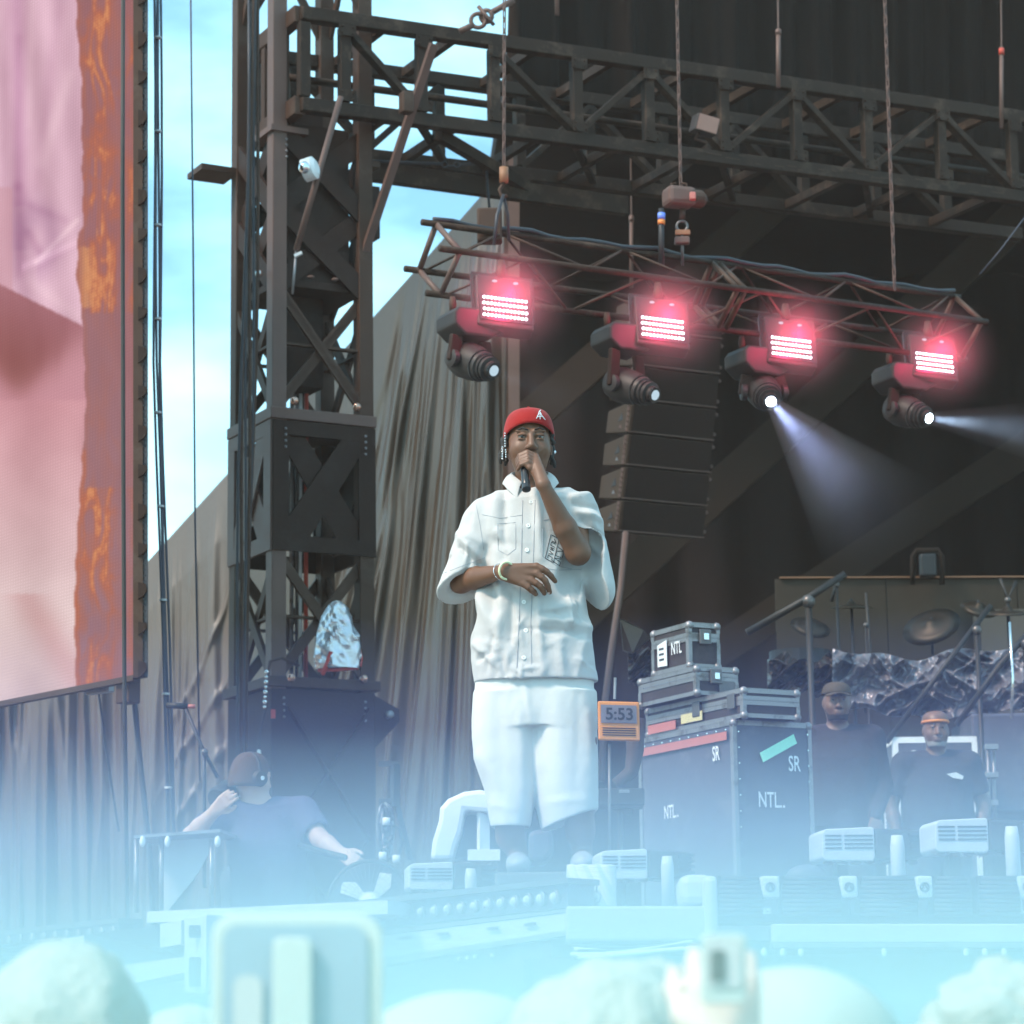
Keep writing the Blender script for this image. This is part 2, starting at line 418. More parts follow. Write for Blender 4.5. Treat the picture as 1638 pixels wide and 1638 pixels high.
# stage interior: back drape, ceiling, right side
bw = MB().grid(lambda u, v: Vector((-1+20*u, 39+.12*math.sin(u*120)+.1*math.sin(u*47), ZS-.02+11*v)), 200, 2)
tag(build(bw, 'back_drape', M['interior'], smooth=True, solid=.03), 'black drape closing the back of the stage', 'drape')
rf = MB().prism([Vector((.45, 22.6, 12.6)), Vector((16, 31, 12.6)), Vector((19, 41, 12.6)), Vector((-.6, 41, 12.6))], (0, 0, .3))
tag(build(rf, 'roof_canopy', M['interior']), 'black canopy of the stage roof seen from below', 'stage roof')
tag(build(MB().para((12, 26, ZS), (.2, 0, 0), (4, 14, 0), (0, 0, 10.2)), 'side_drape', M['drape']), 'black drape at the right wing of the stage', 'drape')

def fold_sheet(name, corners, nu, nv, amp, fn, m, label, cat, smooth=True, kind=None):
    a, b, c, d = [Vector(x) for x in corners]   # a bottom-left, b bottom-right, c top-right, d top-left
    n = (b-a).cross(d-a).normalized()
    mb = MB().grid(lambda u, v: (a*(1-u)+b*u)*(1-v)+(d*(1-u)+c*u)*v+n*amp*fn(u, v), nu, nv)
    return tag(build(mb, name, m, smooth=smooth, solid=.004), label, cat, kind=kind)
# black valance behind the roof truss, upper right
def vf(u, v): return .5*math.sin(u*95+3*math.sin(u*9))+.35*math.sin(u*41+v*2)+.25*math.sin(u*180+v*3)
q = [P(808, 175, 22.3), P(1720, 345, 26.6), P(1720, -420, 26.6), P(812, -420, 22.3)]
fold_sheet('roof_drape', q, 260, 6, .10, vf, M['drape'], 'black pleated drape hanging above and behind the roof truss', 'drape')
# side tarpaulin: diagonal top edge
def ridge(x): return 1-abs(((x/math.pi) % 2)-1)*1.0
_rf = np.random.RandomState(5)
def fold_lines(n, xb0, xb1, fan, xf, wlo, whi, alo, ahi):
    xb = _rf.uniform(xb0, xb1, n); xt = xf-(xf-xb)*fan*_rf.uniform(.85, 1.15, n)
    return np.stack([xb, xt, _rf.uniform(wlo, whi, n), _rf.uniform(alo, ahi, n)*_rf.choice([1, 1, -.6], n), _rf.uniform(.75, 1.5, n), _rf.uniform(0, 6.3, n), _rf.uniform(0, .5, n), _rf.uniform(.6, 1.2, n)], 1)
FLR = np.concatenate([fold_lines(34, 380, 800, .42, 812, 5, 15, .05, .16), fold_lines(22, 560, 800, .55, 815, 3, 7, .03, .08), fold_lines(9, 730, 806, .85, 812, 3, 6, .06, .14)])
FLL = np.concatenate([fold_lines(22, 200, 400, .92, 420, 4, 13, .03, .10), fold_lines(14, 200, 400, .98, 400, 2.5, 5, .02, .04)])
def fold_eval(FL, px, v):
    t = v**FL[:, 4]; x = FL[:, 0]*(1-t)+FL[:, 1]*t+4*np.sin(v*5+FL[:, 5])
    wd = FL[:, 2]*(.6+.5*(1-v)); fade = np.clip((v-FL[:, 6]+.35)*4, 0, 1)*np.clip((FL[:, 7]-v)*3, 0, 1)
    return float((FL[:, 3]*fade*np.exp(-((px-x)/wd)**2)).sum())
def tarp_fn(u, v):
    return (fold_eval(FLR, 372+u*443, v)*1.6+.25*n2(u*7+3, v*2)+.03*n2(u*60, v*6))*min(1, (1-v)*7+.05)
def sag(u, v, k0):      # slack creases drooping from the upper right towards the lower left
    f = 0
    for i in range(5):
        c = .12+.13*i; d = (v-c-.20*(u-.5)*(1+.3*i)+.04*math.sin(u*5+i)); f += .10*math.exp(-(d/.012)**2)*max(0, math.sin(math.pi*min(1, max(0, u*1.2-.1*i))))
    return f*k0
def TS(u, v):       # u 0..1 from px 380 to 822, v 0..1 from floor to the slanted roofline
    px = 372+u*(815-372); top = 262+(815-px)*(930-262)/(822-215)
    top += 6*math.sin(u*math.pi)
    Y = 26.5-2.2*u
    base = P(px-10*(1-v), 1560, Y); tp = P(px+(0 if u < .9 else 8*(u-.9)*10), top, Y)
    return base*(1-v)+tp*v
nrm = Vector((-.35, -.93, 0)).normalized()
mb = MB().grid(lambda u, v: TS(u, v)+nrm*.34*tarp_fn(u, v), 300, 260)
tag(build(mb, 'side_tarpaulin', M['tarp'], smooth=True, solid=.004), 'brown black wrinkled tarpaulin wall hanging between tower and stage', 'tarpaulin')
def TL(u, v):
    px = 205+u*(395-205); top = 262+(815-px)*(930-262)/(822-215)
    Y = 27.6-1.0*u
    return P(px, 1640, Y)*(1-v)+P(px, top, Y)*v
def lf(u, v):
    return (fold_eval(FLL, 205+u*190, v)*2.2+.35*n2(u*3+3, v*2.5)+sag(u, v, 1.3)+.04*n2(u*30, v*8))*min(1, (1-v)*8+.06)
mb = MB().grid(lambda u, v: TL(u, v)+Vector((-.2, -.98, 0))*.30*lf(u, v), 190, 220)
tag(build(mb, 'grey_tarpaulin', M['tarp_grey'], smooth=True, solid=.004), 'grey tarpaulin wall with slanted top between screen and tower', 'tarpaulin')
def TW(u, v):
    px = -60+u*(262+60); Y = 29.5-.8*u
    top = 1000 if px > 40 else 1120-(px-40)*-.0+0
    return P(px, 1640, Y)*(1-v)+P(px, 1060 if px > 60 else 1060+(60-px)*.9, Y)*v
mb = MB().grid(lambda u, v: TW(u, v)+Vector((0, -1, 0))*.40*(.5*n2(u*9, v*.6)+.4*rn2(u*19+n2(u*4, v*2), v*.7+4)**2+.14*n2(u*55, v*2)), 200, 60)
tag(build(mb, 'pale_tarpaulin', M['tarp_grey'], smooth=True, solid=.004), 'pale grey tarpaulin curtain hanging below the big screen', 'tarpaulin')
# seam / hem cords on the dark tarpaulin and its bright right border
# dark vertical post at the right edge of the tarpaulin
po = thing('wing_post', 'tall dark post along the right edge of the brown tarpaulin', 'post', P(812, 1520, 24.1))
mb = MB().beam(P(822, 1560, 24.1), P(822, 245, 24.1), .10, .10); build(mb, 'post_beam', M['steel_lit'], po)
mb = MB().beam(P(806, 1560, 24.3), P(812, 245, 24.3), .06, .06); build(mb, 'edge_rail', M['steel_dark'], po)

# interior diagonal roof braces
def brace(a, b, wd, Y, lab):
    tag(build(MB().beam(P(*a, Y), P(*b, Y), .12, wd, up=(0, -1, 0) if False else (0, 0, 1)), 'roof_brace', M['brace']), lab, 'brace', 'diagonal braces inside the stage roof')
brace((700, 798), (1262, 305), .42, 33, 'dim diagonal roof brace left of the hoist chain end')
brace((900, 1010), (1640, 338), .46, 34, 'long dim diagonal roof brace running behind the lit lamps')
brace((1120, 1060), (1760, 640), .42, 35, 'lowest dim diagonal brace above the drum shield')

# ---------------------------------------------------------------- roof truss
tr = thing('roof_truss', 'heavy dark steel box truss spanning from the tower across the roof', 'truss', P(480, 160, 19.85))
YL = 19.85
A0 = P(480, 22, YL); Lt = 7.4
B0 = P(480, 168, YL); B0 = Vector((A0.x, A0.y, B0.z))
dpt = .95
TILT = Vector((0, 0, .028))
U = UB+TILT
def tp(t, top, far): return (A0 if top else B0)+U*t+VA*(dpt if far else 0)
hC = .105
for top in (1, 0):
    for far in (0, 1):
        build(MB().beam(tp(0, top, far), tp(Lt, top, far), .10, hC), 'chord', M['steel_truss'], tr, bevel=.008)
for far in (0, 1):
    for t in (0.03, .36, 1.0, 1.62, 2.35, 3.0, 3.7, 4.4, 5.1, 5.85, 6.6):
        build(MB().beam(tp(t, 0, far)+UZ*.065, tp(t, 1, far)-UZ*.065, .075, .085, up=UB), 'vertical', M['steel_truss'], tr, bevel=.006)
    dz = [(.36, 1.0, 1), (1.62, 1.0, 1) if far else (1.62, 2.35, 1), (2.35, 3.0, 0), (3.0, 3.7, 1), (3.7, 4.4, 0), (4.4, 5.1, 1), (5.1, 5.85, 0), (5.85, 6.6, 1)]
    for (a, b, dn) in dz:
        build(MB().beam(tp(a, dn, far)-UZ*(.06 if dn else -.06), tp(b, 1-dn, far)+UZ*(.06 if dn else -.06), .05, .085, up=UB.cross(UZ)), 'diagonal', M['steel_truss'], tr, bevel=.005)
for t in (.0, .7, 1.3, 2.0, 2.7, 3.4, 4.1, 4.9, 5.6, 6.4):
    for top in (1, 0):
        build(MB().beam(tp(t, top, 0)+VA*.05, tp(t, top, 1)-VA*.05, .06, .07), 'cross_member', M['steel_truss'], tr)
for t in (1.0, 2.35, 3.7, 5.1): build(MB().beam(tp(t, 0, 0)+VA*.05, tp(t+.65, 0, 1)-VA*.05, .05, .05), 'cross_brace', M['steel_truss'], tr)
# pipe running inside the truss
build(MB().tube([tp(.1, 1, 0)+VA*.5-UZ*.32, tp(Lt, 1, 0)+VA*.5-UZ*.34], .03, 10), 'inner_pipe', M['steel_truss'], tr, smooth=True)
build(MB().beam(tp(-.0, 1, 0), tp(0, 1, 1), .09, .13), 'end_beam', M['steel_dark'], tr, bevel=.008)
build(MB().beam(tp(-.0, 0, 0), tp(0, 0, 1), .09, .14), 'end_beam', M['steel_dark'], tr, bevel=.008)
for k in (0.33, .66, 1): build(MB().beam(tp(0, 0, 0)+VA*dpt*k, tp(0, 1, 0)+VA*dpt*k, .07, .07, up=UB), 'end_post', M['steel_dark'], tr)
# lower second rail hanging under the truss, as the photo shows
build(MB().beam(tp(.8, 0, 0)-UZ*.26+VA*.55, tp(3.1, 0, 0)-UZ*.30+VA*.55, .08, .15), 'under_beam', M['steel_truss'], tr, bevel=.006)
build(MB().beam(tp(1.2, 0, 0)-UZ*.06+VA*.1, tp(2.2, 0, 0)-UZ*.24+VA*.55, .07, .09), 'under_brace', M['steel_truss'], tr)
for t in (1.0, 2.35, 3.7, 5.1, 6.6, .36, 1.62, 3.0, 4.4, 5.85):
    for top in (1, 0):
        c = tp(t, top, 0)-VA*.056+UZ*(-.10 if top else .10)
        mb = MB().para(c-UB*.07-UZ*.045, UB*.14, UZ*.09, -VA*.008)
        for dx in (-.045, .045):
            for dz_ in (-.025, .025): mb.ball(c+UB*dx+UZ*dz_-VA*.012, .010, 6)
        build(mb, 'gusset_plate', M['steel_truss'], tr)
# light chalk marks on the lower chord
mb = MB()
for t in np.linspace(2.9, 6.4, 26):
    mb.box(tp(t+random.uniform(-.05, .05), 0, 0)-UB.cross(UZ)*-.052+UZ*random.uniform(-.03, .04), (random.uniform(.02, .14), .003, .008), Matrix.Rotation(TH, 3, 'Z'))
build(mb, 'chalk_marking', M['steel_dark'], tr)

# ---------------------------------------------------------------- tower
tw = thing('stage_tower', 'tall dark steel lattice tower carrying the stage roof', 'tower', P(440, 1530, 20))
TC = P(440, 1530, 20.0); TC.z = ZS; TWS = .70
def tz(py): return P(440, py, 20.0).z
def tpt(a, b, z): return Vector((TC.x, TC.y, 0))+UB*a+VA*b+UZ*z
cor = [(0, 0), (TWS, 0), (TWS, TWS), (0, TWS)]
faces = [((0, 0), (TWS, 0)), ((TWS, 0), (TWS, TWS)), ((TWS, TWS), (0, TWS)), ((0, TWS), (0, 0))]
for (a, b) in cor:
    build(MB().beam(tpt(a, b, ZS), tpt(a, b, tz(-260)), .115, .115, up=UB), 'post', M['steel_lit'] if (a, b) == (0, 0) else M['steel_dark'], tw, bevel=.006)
def ring(z, hgt, ov, m='steel_dark', name='collar'):
    mb = MB(); mb.para(tpt(-ov, -ov, z), UB*(TWS+2*ov), VA*(TWS+2*ov), UZ*hgt); return build(mb, name, M[m], tw, bevel=.006)
def lattice(z0, z1, wd, m='steel_dark', inset=0.0, xx=1):
    for (p, q) in faces:
        mb = MB()
        for k in range(xx):
            za, zb = z0+(z1-z0)*k/xx, z0+(z1-z0)*(k+1)/xx
            P1, P2 = tpt(*p, za), tpt(*q, za); P3, P4 = tpt(*p, zb), tpt(*q, zb)
            nn = (P2-P1).normalized().cross(UZ)
            mb.beam(P1, P4, wd, .03, up=nn); mb.beam(P2+nn*.033, P3+nn*.033, wd, .03, up=nn)
        build(mb, 'brace', M[m], tw)
def rail(z, hgt, m='steel_dark'):
    for (p, q) in faces:
        build(MB().beam(tpt(*p, z), tpt(*q, z), .05, hgt), 'rail', M[m], tw)
# top section above the truss
lattice(tz(5), tz(-250), .06)
# upper sleeve 205..455
lattice(tz(455), tz(330), .15, 'steel_plate'); lattice(tz(330), tz(205), .15, 'steel_plate')
ring(tz(455), .06, .0, 'steel_plate', 'sleeve_base')
mb = MB().para(tpt(.10, .03, tz(452)), UB*(TWS-.2), VA*.03, UZ*(tz(190)-tz(452))); build(mb, 'front_plate', M['steel_plate'], tw, bevel=.004)
mb = MB().para(tpt(.18, .24, tz(600)), UB*.30, VA*.28, UZ*(tz(150)-tz(600))); build(mb, 'core', M['steel_plate'], tw)
for z, w2 in ((tz(235), .16), (tz(242), .16)):
    pass
build(MB().para(tpt(-.34, TWS-.05, tz(240)), UB*.30, VA*.3, UZ*.045), 'bracket', M['steel_dark'], tw)
build(MB().para(tpt(TWS+.04, .05, tz(240)), UB*.13, VA*.3, UZ*.05), 'bracket', M['steel_dark'], tw)
build(MB().para(tpt(-.08, -.08, tz(214)), UB*.3, VA*(TWS*.6), UZ*.045), 'bracket', M['steel_lit'], tw)
# open lattice 460..650
lattice(tz(650), tz(462), .075, 'steel_dark')
lattice(tz(650), tz(462), .03, 'steel_dark', xx=1)
rail(tz(548), .018)
# collar plate at 650..670
ring(tz(672), .085, .075, 'steel_lit', 'collar')
# big sleeve with diamond cut-outs 672..880
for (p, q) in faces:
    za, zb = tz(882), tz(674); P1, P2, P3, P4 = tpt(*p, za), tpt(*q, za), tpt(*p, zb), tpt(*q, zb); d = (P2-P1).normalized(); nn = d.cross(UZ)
    m2 = M['steel_lit'] if p == (0, TWS) else M['steel_plate']  # left face paler: skylight put into its steel colour
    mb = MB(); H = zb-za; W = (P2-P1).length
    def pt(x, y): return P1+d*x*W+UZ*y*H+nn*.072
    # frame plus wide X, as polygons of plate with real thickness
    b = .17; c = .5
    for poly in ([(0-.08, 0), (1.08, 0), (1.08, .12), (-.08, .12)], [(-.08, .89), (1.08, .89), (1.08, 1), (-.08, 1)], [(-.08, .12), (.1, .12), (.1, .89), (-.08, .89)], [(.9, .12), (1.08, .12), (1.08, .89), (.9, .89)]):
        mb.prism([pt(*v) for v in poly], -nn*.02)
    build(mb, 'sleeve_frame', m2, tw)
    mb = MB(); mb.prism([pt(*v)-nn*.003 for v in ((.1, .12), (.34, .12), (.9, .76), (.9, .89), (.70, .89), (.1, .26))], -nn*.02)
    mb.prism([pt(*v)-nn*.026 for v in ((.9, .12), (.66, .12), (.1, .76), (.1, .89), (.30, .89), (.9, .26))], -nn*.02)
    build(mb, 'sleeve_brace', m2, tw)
# lower lattice 885..1085
lattice(tz(1085), tz(888), .075, 'steel_dark'); rail(tz(985), .018)
ring(tz(1100), .075, .09, 'steel_dark', 'collar')
# base box
mb = MB().para(tpt(-.06, -.06, ZS), UB*(TWS+.12), VA*(TWS+.12), UZ*(tz(1102)-ZS)); build(mb, 'base_box', M['mesh_grille'], tw, bevel=.01)
mb = MB()
zb, zt = ZS+.15, tz(1130)
for k in range(2):
    za, zc = zb+(zt-zb)*k/2, zb+(zt-zb)*(k+1)/2
    f = -.075; mb.beam(tpt(.05, f, za), tpt(.7, f, zc), .02, .06, up=VA); mb.beam(tpt(.7, f-.022, za), tpt(.05, f-.022, zc), .02, .06, up=VA)
build(mb, 'box_brace', M['steel_plate'], tw)
build(MB().prism([tpt(TWS+.06, .0, tz(1102)), tpt(TWS+.28, .0, tz(1125)), tpt(TWS+.28, .0, tz(1145)), tpt(TWS+.06, .0, tz(1195))], VA*.05), 'gusset', M['steel_plate'], tw)
build(MB().lathe(tpt(TWS+.19, -.02, tz(1135)), VA, [(.03, -.02), (.03, .02)], 14), 'gusset_ring', M['alu'], tw, smooth=True)
# bolts on collars
for (zc, lst) in ((tz(688), [(.04, -.08), (TWS-.02, -.08)]), (tz(225), [(.05, -.06)]), (tz(1118), [(.03, -.08), (TWS-.03, -.08)])):
    for (a, b) in lst:
        mb = MB()
        for k in range(4): mb.ball(tpt(a, b, zc-.045*k), .011, 8)
        build(mb, 'bolt', M['alu'], tw, smooth=True)
for (px, py) in ((471, 641), (571, 651), (466, 1084), (582, 1086)):
    c = P(px, py, 19.86 if px < 500 else 20.2); mb = MB().ball(c, .033, 14); o = build(mb, 'roller', M['copper_ball'], tw, smooth=True)
for (px, py) in ((414, 437),): build(MB().ball(P(px, py, 20.0), .03, 12), 'roller', M['chrome'], tw, smooth=True)
for (px, py) in ((497, 443), (536, 447)): build(MB().ball(P(px, py, 20.0), .018, 10, (1.6, 1, .7)), 'lug', M['steel_lit'], tw, smooth=True)
# conduits inside the tower (pale and red)
for i, (px, c, r) in enumerate(((466, 'alu', .016), (474, 'alu_dark', .012), (480, 'white_plastic', .013), (489, 'red_strap', .016))):
    build(MB().tube([P(px, 1085, 20.6), P(px+1, 690, 20.6), P(px+2, 300, 20.6)], r, 8), 'conduit', M[c], tw, smooth=True)

# slanting steel tubes / actuators in front of the tower
t1 = thing('hydraulic_strut', 'slanting dark tube with white round sensor in front of the tower top', 'strut', P(470, 400, 19.5))
build(MB().tube([P(545, 155, 19.55), P(474, 400, 19.5)], .023, 12), 'tube', M['steel_lit'], t1, smooth=True)
build(MB().tube([P(474, 400, 19.5), P(468, 470, 19.5)], .009, 8), 'rod', M['alu'], t1, smooth=True)
build(MB().lathe(P(497, 270, 19.4), (.9, -.3, .2), [(.05, -.05), (.085, -.05), (.085, .03), (.05, .05)], 18), 'sensor_housing', M['white_plastic'], t1, smooth=False)
build(MB().ball(P(487, 268, 19.33), .045, 14), 'sensor_ball', M['chrome'], t1, smooth=True)
build(MB().box(P(477, 407, 19.48), (.06, .03, .02), Matrix.Rotation(R(-25), 3, 'Y')), 'clip', M['white_plastic'], t1)
t2 = thing('diagonal_stay', 'long slanting steel bar from roof truss down to tower side', 'stay', P(585, 410, 20.1))
build(MB().beam(P(694, 70, 19.7), P(583, 405, 20.3), .04, .06, up=UB), 'bar', M['steel_lit'], t2)
build(MB().box(P(650, 165, 19.75), (.09, .09, .16), Matrix.Rotation(TH, 3, 'Z')), 'bar_clamp', M['steel_dark'], t2, bevel=.01)
# side plate behind, dark block right of the tower
build(MB().para(tpt(TWS+.03, .1, tz(352)), UB*.16, VA*.2, UZ*(tz(268)-tz(352))), 'side_block', M['steel_plate'], tw)
# ratchet rope with two hooks
rp = thing('tie_cable', 'thin black tie cable with shackles crossing the sky gap', 'cable', P(690, 262, 20.6))
build(MB().tube([P(580, 257, 20.6), P(705, 262, 20.8)], .012, 8), 'cable_run', M['cable'], rp, smooth=True)
build(MB().tube([P(733, 263, 20.8), P(785, 260, 21)], .014, 8), 'cable_run', M['cable'], rp, smooth=True)
def ringm(c, r, t, ax=(0, 1, 0), n=14, sc=1.0):
    ax = Vector(ax).normalized(); a = ax.orthogonal().normalized(); b = ax.cross(a)
    return [Vector(c)+a*r*math.cos(2*math.pi*k/n)*sc+b*r*math.sin(2*math.pi*k/n) for k in range(n+1)]
for px in (711, 731): build(MB().tube(ringm(P(px, 263, 20.75), .022, 0), .006, 6), 'shackle', M['cable'], rp, smooth=True)
build(MB().tube([P(714, 265, 20.75), P(728, 265, 20.75)], .005, 6), 'link', M['cable'], rp)
build(MB().tube([P(778, 263, 21), P(780, 300, 21), P(783, 335, 21)], .010, 8), 'hanging_end', M['cable'], rp, smooth=True)
build(MB().box(P(783, 338, 21), (.06, .05, .05)), 'weight', M['steel_dark'], rp, bevel=.008)
# big shackle on a slanting bar above the truss
bs = thing('steel_shackle', 'big steel shackle on a slanting tie rod above the truss', 'shackle', P(771, 30, 19.9))
build(MB().tube([P(735, 50, 19.9), P(757, 40, 19.9)], .024, 10), 'rod', M['steel_lit'], bs, smooth=True)
build(MB().tube([P(783, 22, 19.9), P(822, 0, 19.9)], .024, 10), 'rod', M['steel_lit'], bs, smooth=True)
build(MB().tube(ringm(P(765, 33, 19.9), .055, 0, n=18), .017, 8), 'bow', M['steel_lit'], bs, smooth=True)
build(MB().tube(ringm(P(778, 26, 19.9), .045, 0, ax=(.4, 1, .3), n=18), .017, 8), 'bow', M['steel_lit'], bs, smooth=True)
build(MB().tube([P(765, 10, 19.85), P(790, 40, 19.85)], .015, 8), 'pin', M['steel_lit'], bs, smooth=True)

# foil bag tied in the tower
fb = thing('foil_bag', 'silver foil bag with orange trim inside the tower', 'cover', P(540, 1072, 19.75))
ol = [(1070, 508, 574), (1052, 504, 575), (1034, 506, 575), (1016, 509, 573), (1000, 512, 564), (985, 515, 560), (972, 524, 556), (965, 532, 548)]
def fbag(u_, v_):
    k = v_*(len(ol)-1); i = min(int(k), len(ol)-2); t = k-i; y_, xl, xr = [ol[i][q]*(1-t)+ol[i+1][q]*t for q in range(3)]
    an = 2*math.pi*u_; nn_ = rn2(u_*9+v_*3, v_*4+1)+.6*rn2(u_*17-v_*4, v_*9)
    rr_ = .86+.17*nn_; c = P((xl+xr)/2, y_, 19.72); hw_ = (xr-xl)/2*19.7/F_PX
    return c+Vector((math.cos(an)*hw_*rr_, -math.sin(an)*.12*rr_, 0))
build(MB().grid(fbag, 54, 36), 'foil', defm('foil_bright', (.62, .63, .68), .3, .75, bump=.4, bscale=50, bdist=.006), fb)
build(MB().tube([P(509, 1072, 19.7), P(540, 1071, 19.66), P(572, 1068, 19.72)], .014, 6), 'trim', M['red_strap'], fb)
build(MB().tube([P(530, 1042, 19.6), P(522, 1064, 19.62), P(516, 1078, 19.66)], .018, 6), 'trim', M['red_strap'], fb)
build(MB().tube([P(575, 1040, 19.75), P(578, 1052, 19.75), P(576, 1066, 19.75)], .012, 6), 'trim', M['red_strap'], fb)
# clamp arm left of the collar, with bead chain
ca = thing('clamp_arm', 'chrome safety bond and clamp arm on the lower tower collar', 'clamp', P(440, 1095, 19.5))
build(MB().tube([P(478, 1065, 19.7), P(450, 1052, 19.6), P(432, 1058, 19.55), P(427, 1090, 19.55), P(424, 1135, 19.55)], .012, 8), 'arm', M['steel_dark'], ca, smooth=True)
mb = MB()
for k in range(8): mb.ball(P(427-k*.5, 1075+k*8, 19.5), .013 if k % 2 else .017, 8)
build(mb, 'bead_chain', M['chrome'], ca, smooth=True)
build(MB().tube([P(424, 1138, 19.5), P(416, 1170, 19.5), P(413, 1212, 19.5)], .006, 6), 'wire', M['cable'], ca)
build(MB().box(P(437, 1142, 19.5), (.03, .03, .06)), 'red_tab', M['red_strap'], ca)
build(MB().ball(P(414, 1205, 19.5), .02, 8, (.8, .8, 1.6)), 'weight', M['white_plastic'], ca, smooth=True)

# ---------------------------------------------------------------- cables and ropes at the left
def cable(name, pts, r, m, label, cat='cable', group=None, n=8, wob=0):
    return tag(build(MB().tube(pts, r, n), name, M[m], smooth=True), label, cat, group)
cb = thing('cable_bundle', 'thick bundle of dark cables running down beside the tower', 'cables', P(388, 1500, 19.0))
for i in range(6):
    pts = [P(398+i*3.6+4*math.sin(k*.9+i)-k*2.6+(k > 3)*0, -20+k*155, 19.0+.02*i) for k in range(10)]
    build(MB().tube(pts, .010+.003*(i % 2), 8), 'cable_strand', M['steel_dark' if i % 2 else 'cable'], cb, smooth=True)
c2 = thing('cable_bundle', 'slim cable bundle with ties hanging between screen and tower', 'cables', P(262, 1470, 17.5))
for i in range(4):
    pts = [P(247+i*3.5+1.6*math.sin(k*1.1+i*2)+(0 if k < 4 else (k-4)*4.2), -20+k*150, 17.5+.01*i) for k in range(11)]
    build(MB().tube(pts, .0085, 7), 'cable_strand', M['rope'], c2, smooth=True)
for k in range(9): build(MB().lathe(P(252.5+(0 if k < 4 else (k-4)*4.2), 60+k*150, 17.5), (0, 0, 1), [(.024, -.006), (.024, .006)], 10), 'cable_tie', M['grey_plastic'], c2)
cable('guy_rope', [P(305, -10, 18.5), P(309, 400, 18.5), P(312, 830, 18.5), P(320, 1250, 18.5)], .0065, 'rope', 'thin single rope hanging down the open sky gap', 'rope')
cable('screen_cable', [P(197, -10, 15.4), P(196, 300, 15.4), P(197, 700, 15.4), P(199, 1100, 15.4), P(204, 1500, 15.4)], .012, 'rubber', 'black cable hanging in front of the big screen edge')
cable('drop_cable', [P(212, 1088, 17.6), P(222, 1200, 17.6), P(240, 1370, 17.6), P(246, 1480, 17.6)], .018, 'cable', 'dark cable dropping from the screen corner to the deck')
cable('drop_cable', [P(158, 1110, 18.6), P(170, 1200, 18.7), P(190, 1330, 18.8)], .007, 'cable', 'thin wire slanting below the screen over the curtain')
cable('power_cable', [P(1001, 852, 23.6), P(993, 940, 23.4), P(978, 1040, 23), P(968, 1120, 22.6), P(962, 1250, 22.4)], .028, 'steel_lit', 'brown cable hanging below the line array speakers')
# ---------------------------------------------------------------- big LED screen at the left
SC_R, SC_L = 17.0, 18.35          # depth at its right edge (px 220) and at px 0
def SX(px): return 1/(1/SC_R+(220-px)/220*(1/SC_L-1/SC_R))
def sbot(px): return 1125-(1125-1083)*px/215.0
scr = thing('video_screen', 'tall LED video wall showing pink cloth and orange flame shapes', 'video screen', P(100, 1105, 17.7))
def lerp(a, b, t): return a+(b-a)*t
def fbm(x, y, s):
    v = 0; a = .5
    for i in range(5):
        v += a*math.sin(x*(1.7**i)*1.1+s*1.3+2.1*math.sin(y*(1.6**i)*.7+s+i))*math.cos(y*(1.8**i)*.9-s+1.7*math.sin(x*(1.5**i)+i*2)); a *= .55
    return v
BX = np.array([[-20, 124], [0, 122], [60, 124], [120, 130], [360, 133], [372, 126], [440, 122], [490, 130], [560, 134], [650, 137], [760, 130], [850, 124], [960, 119], [1130, 122]], float)
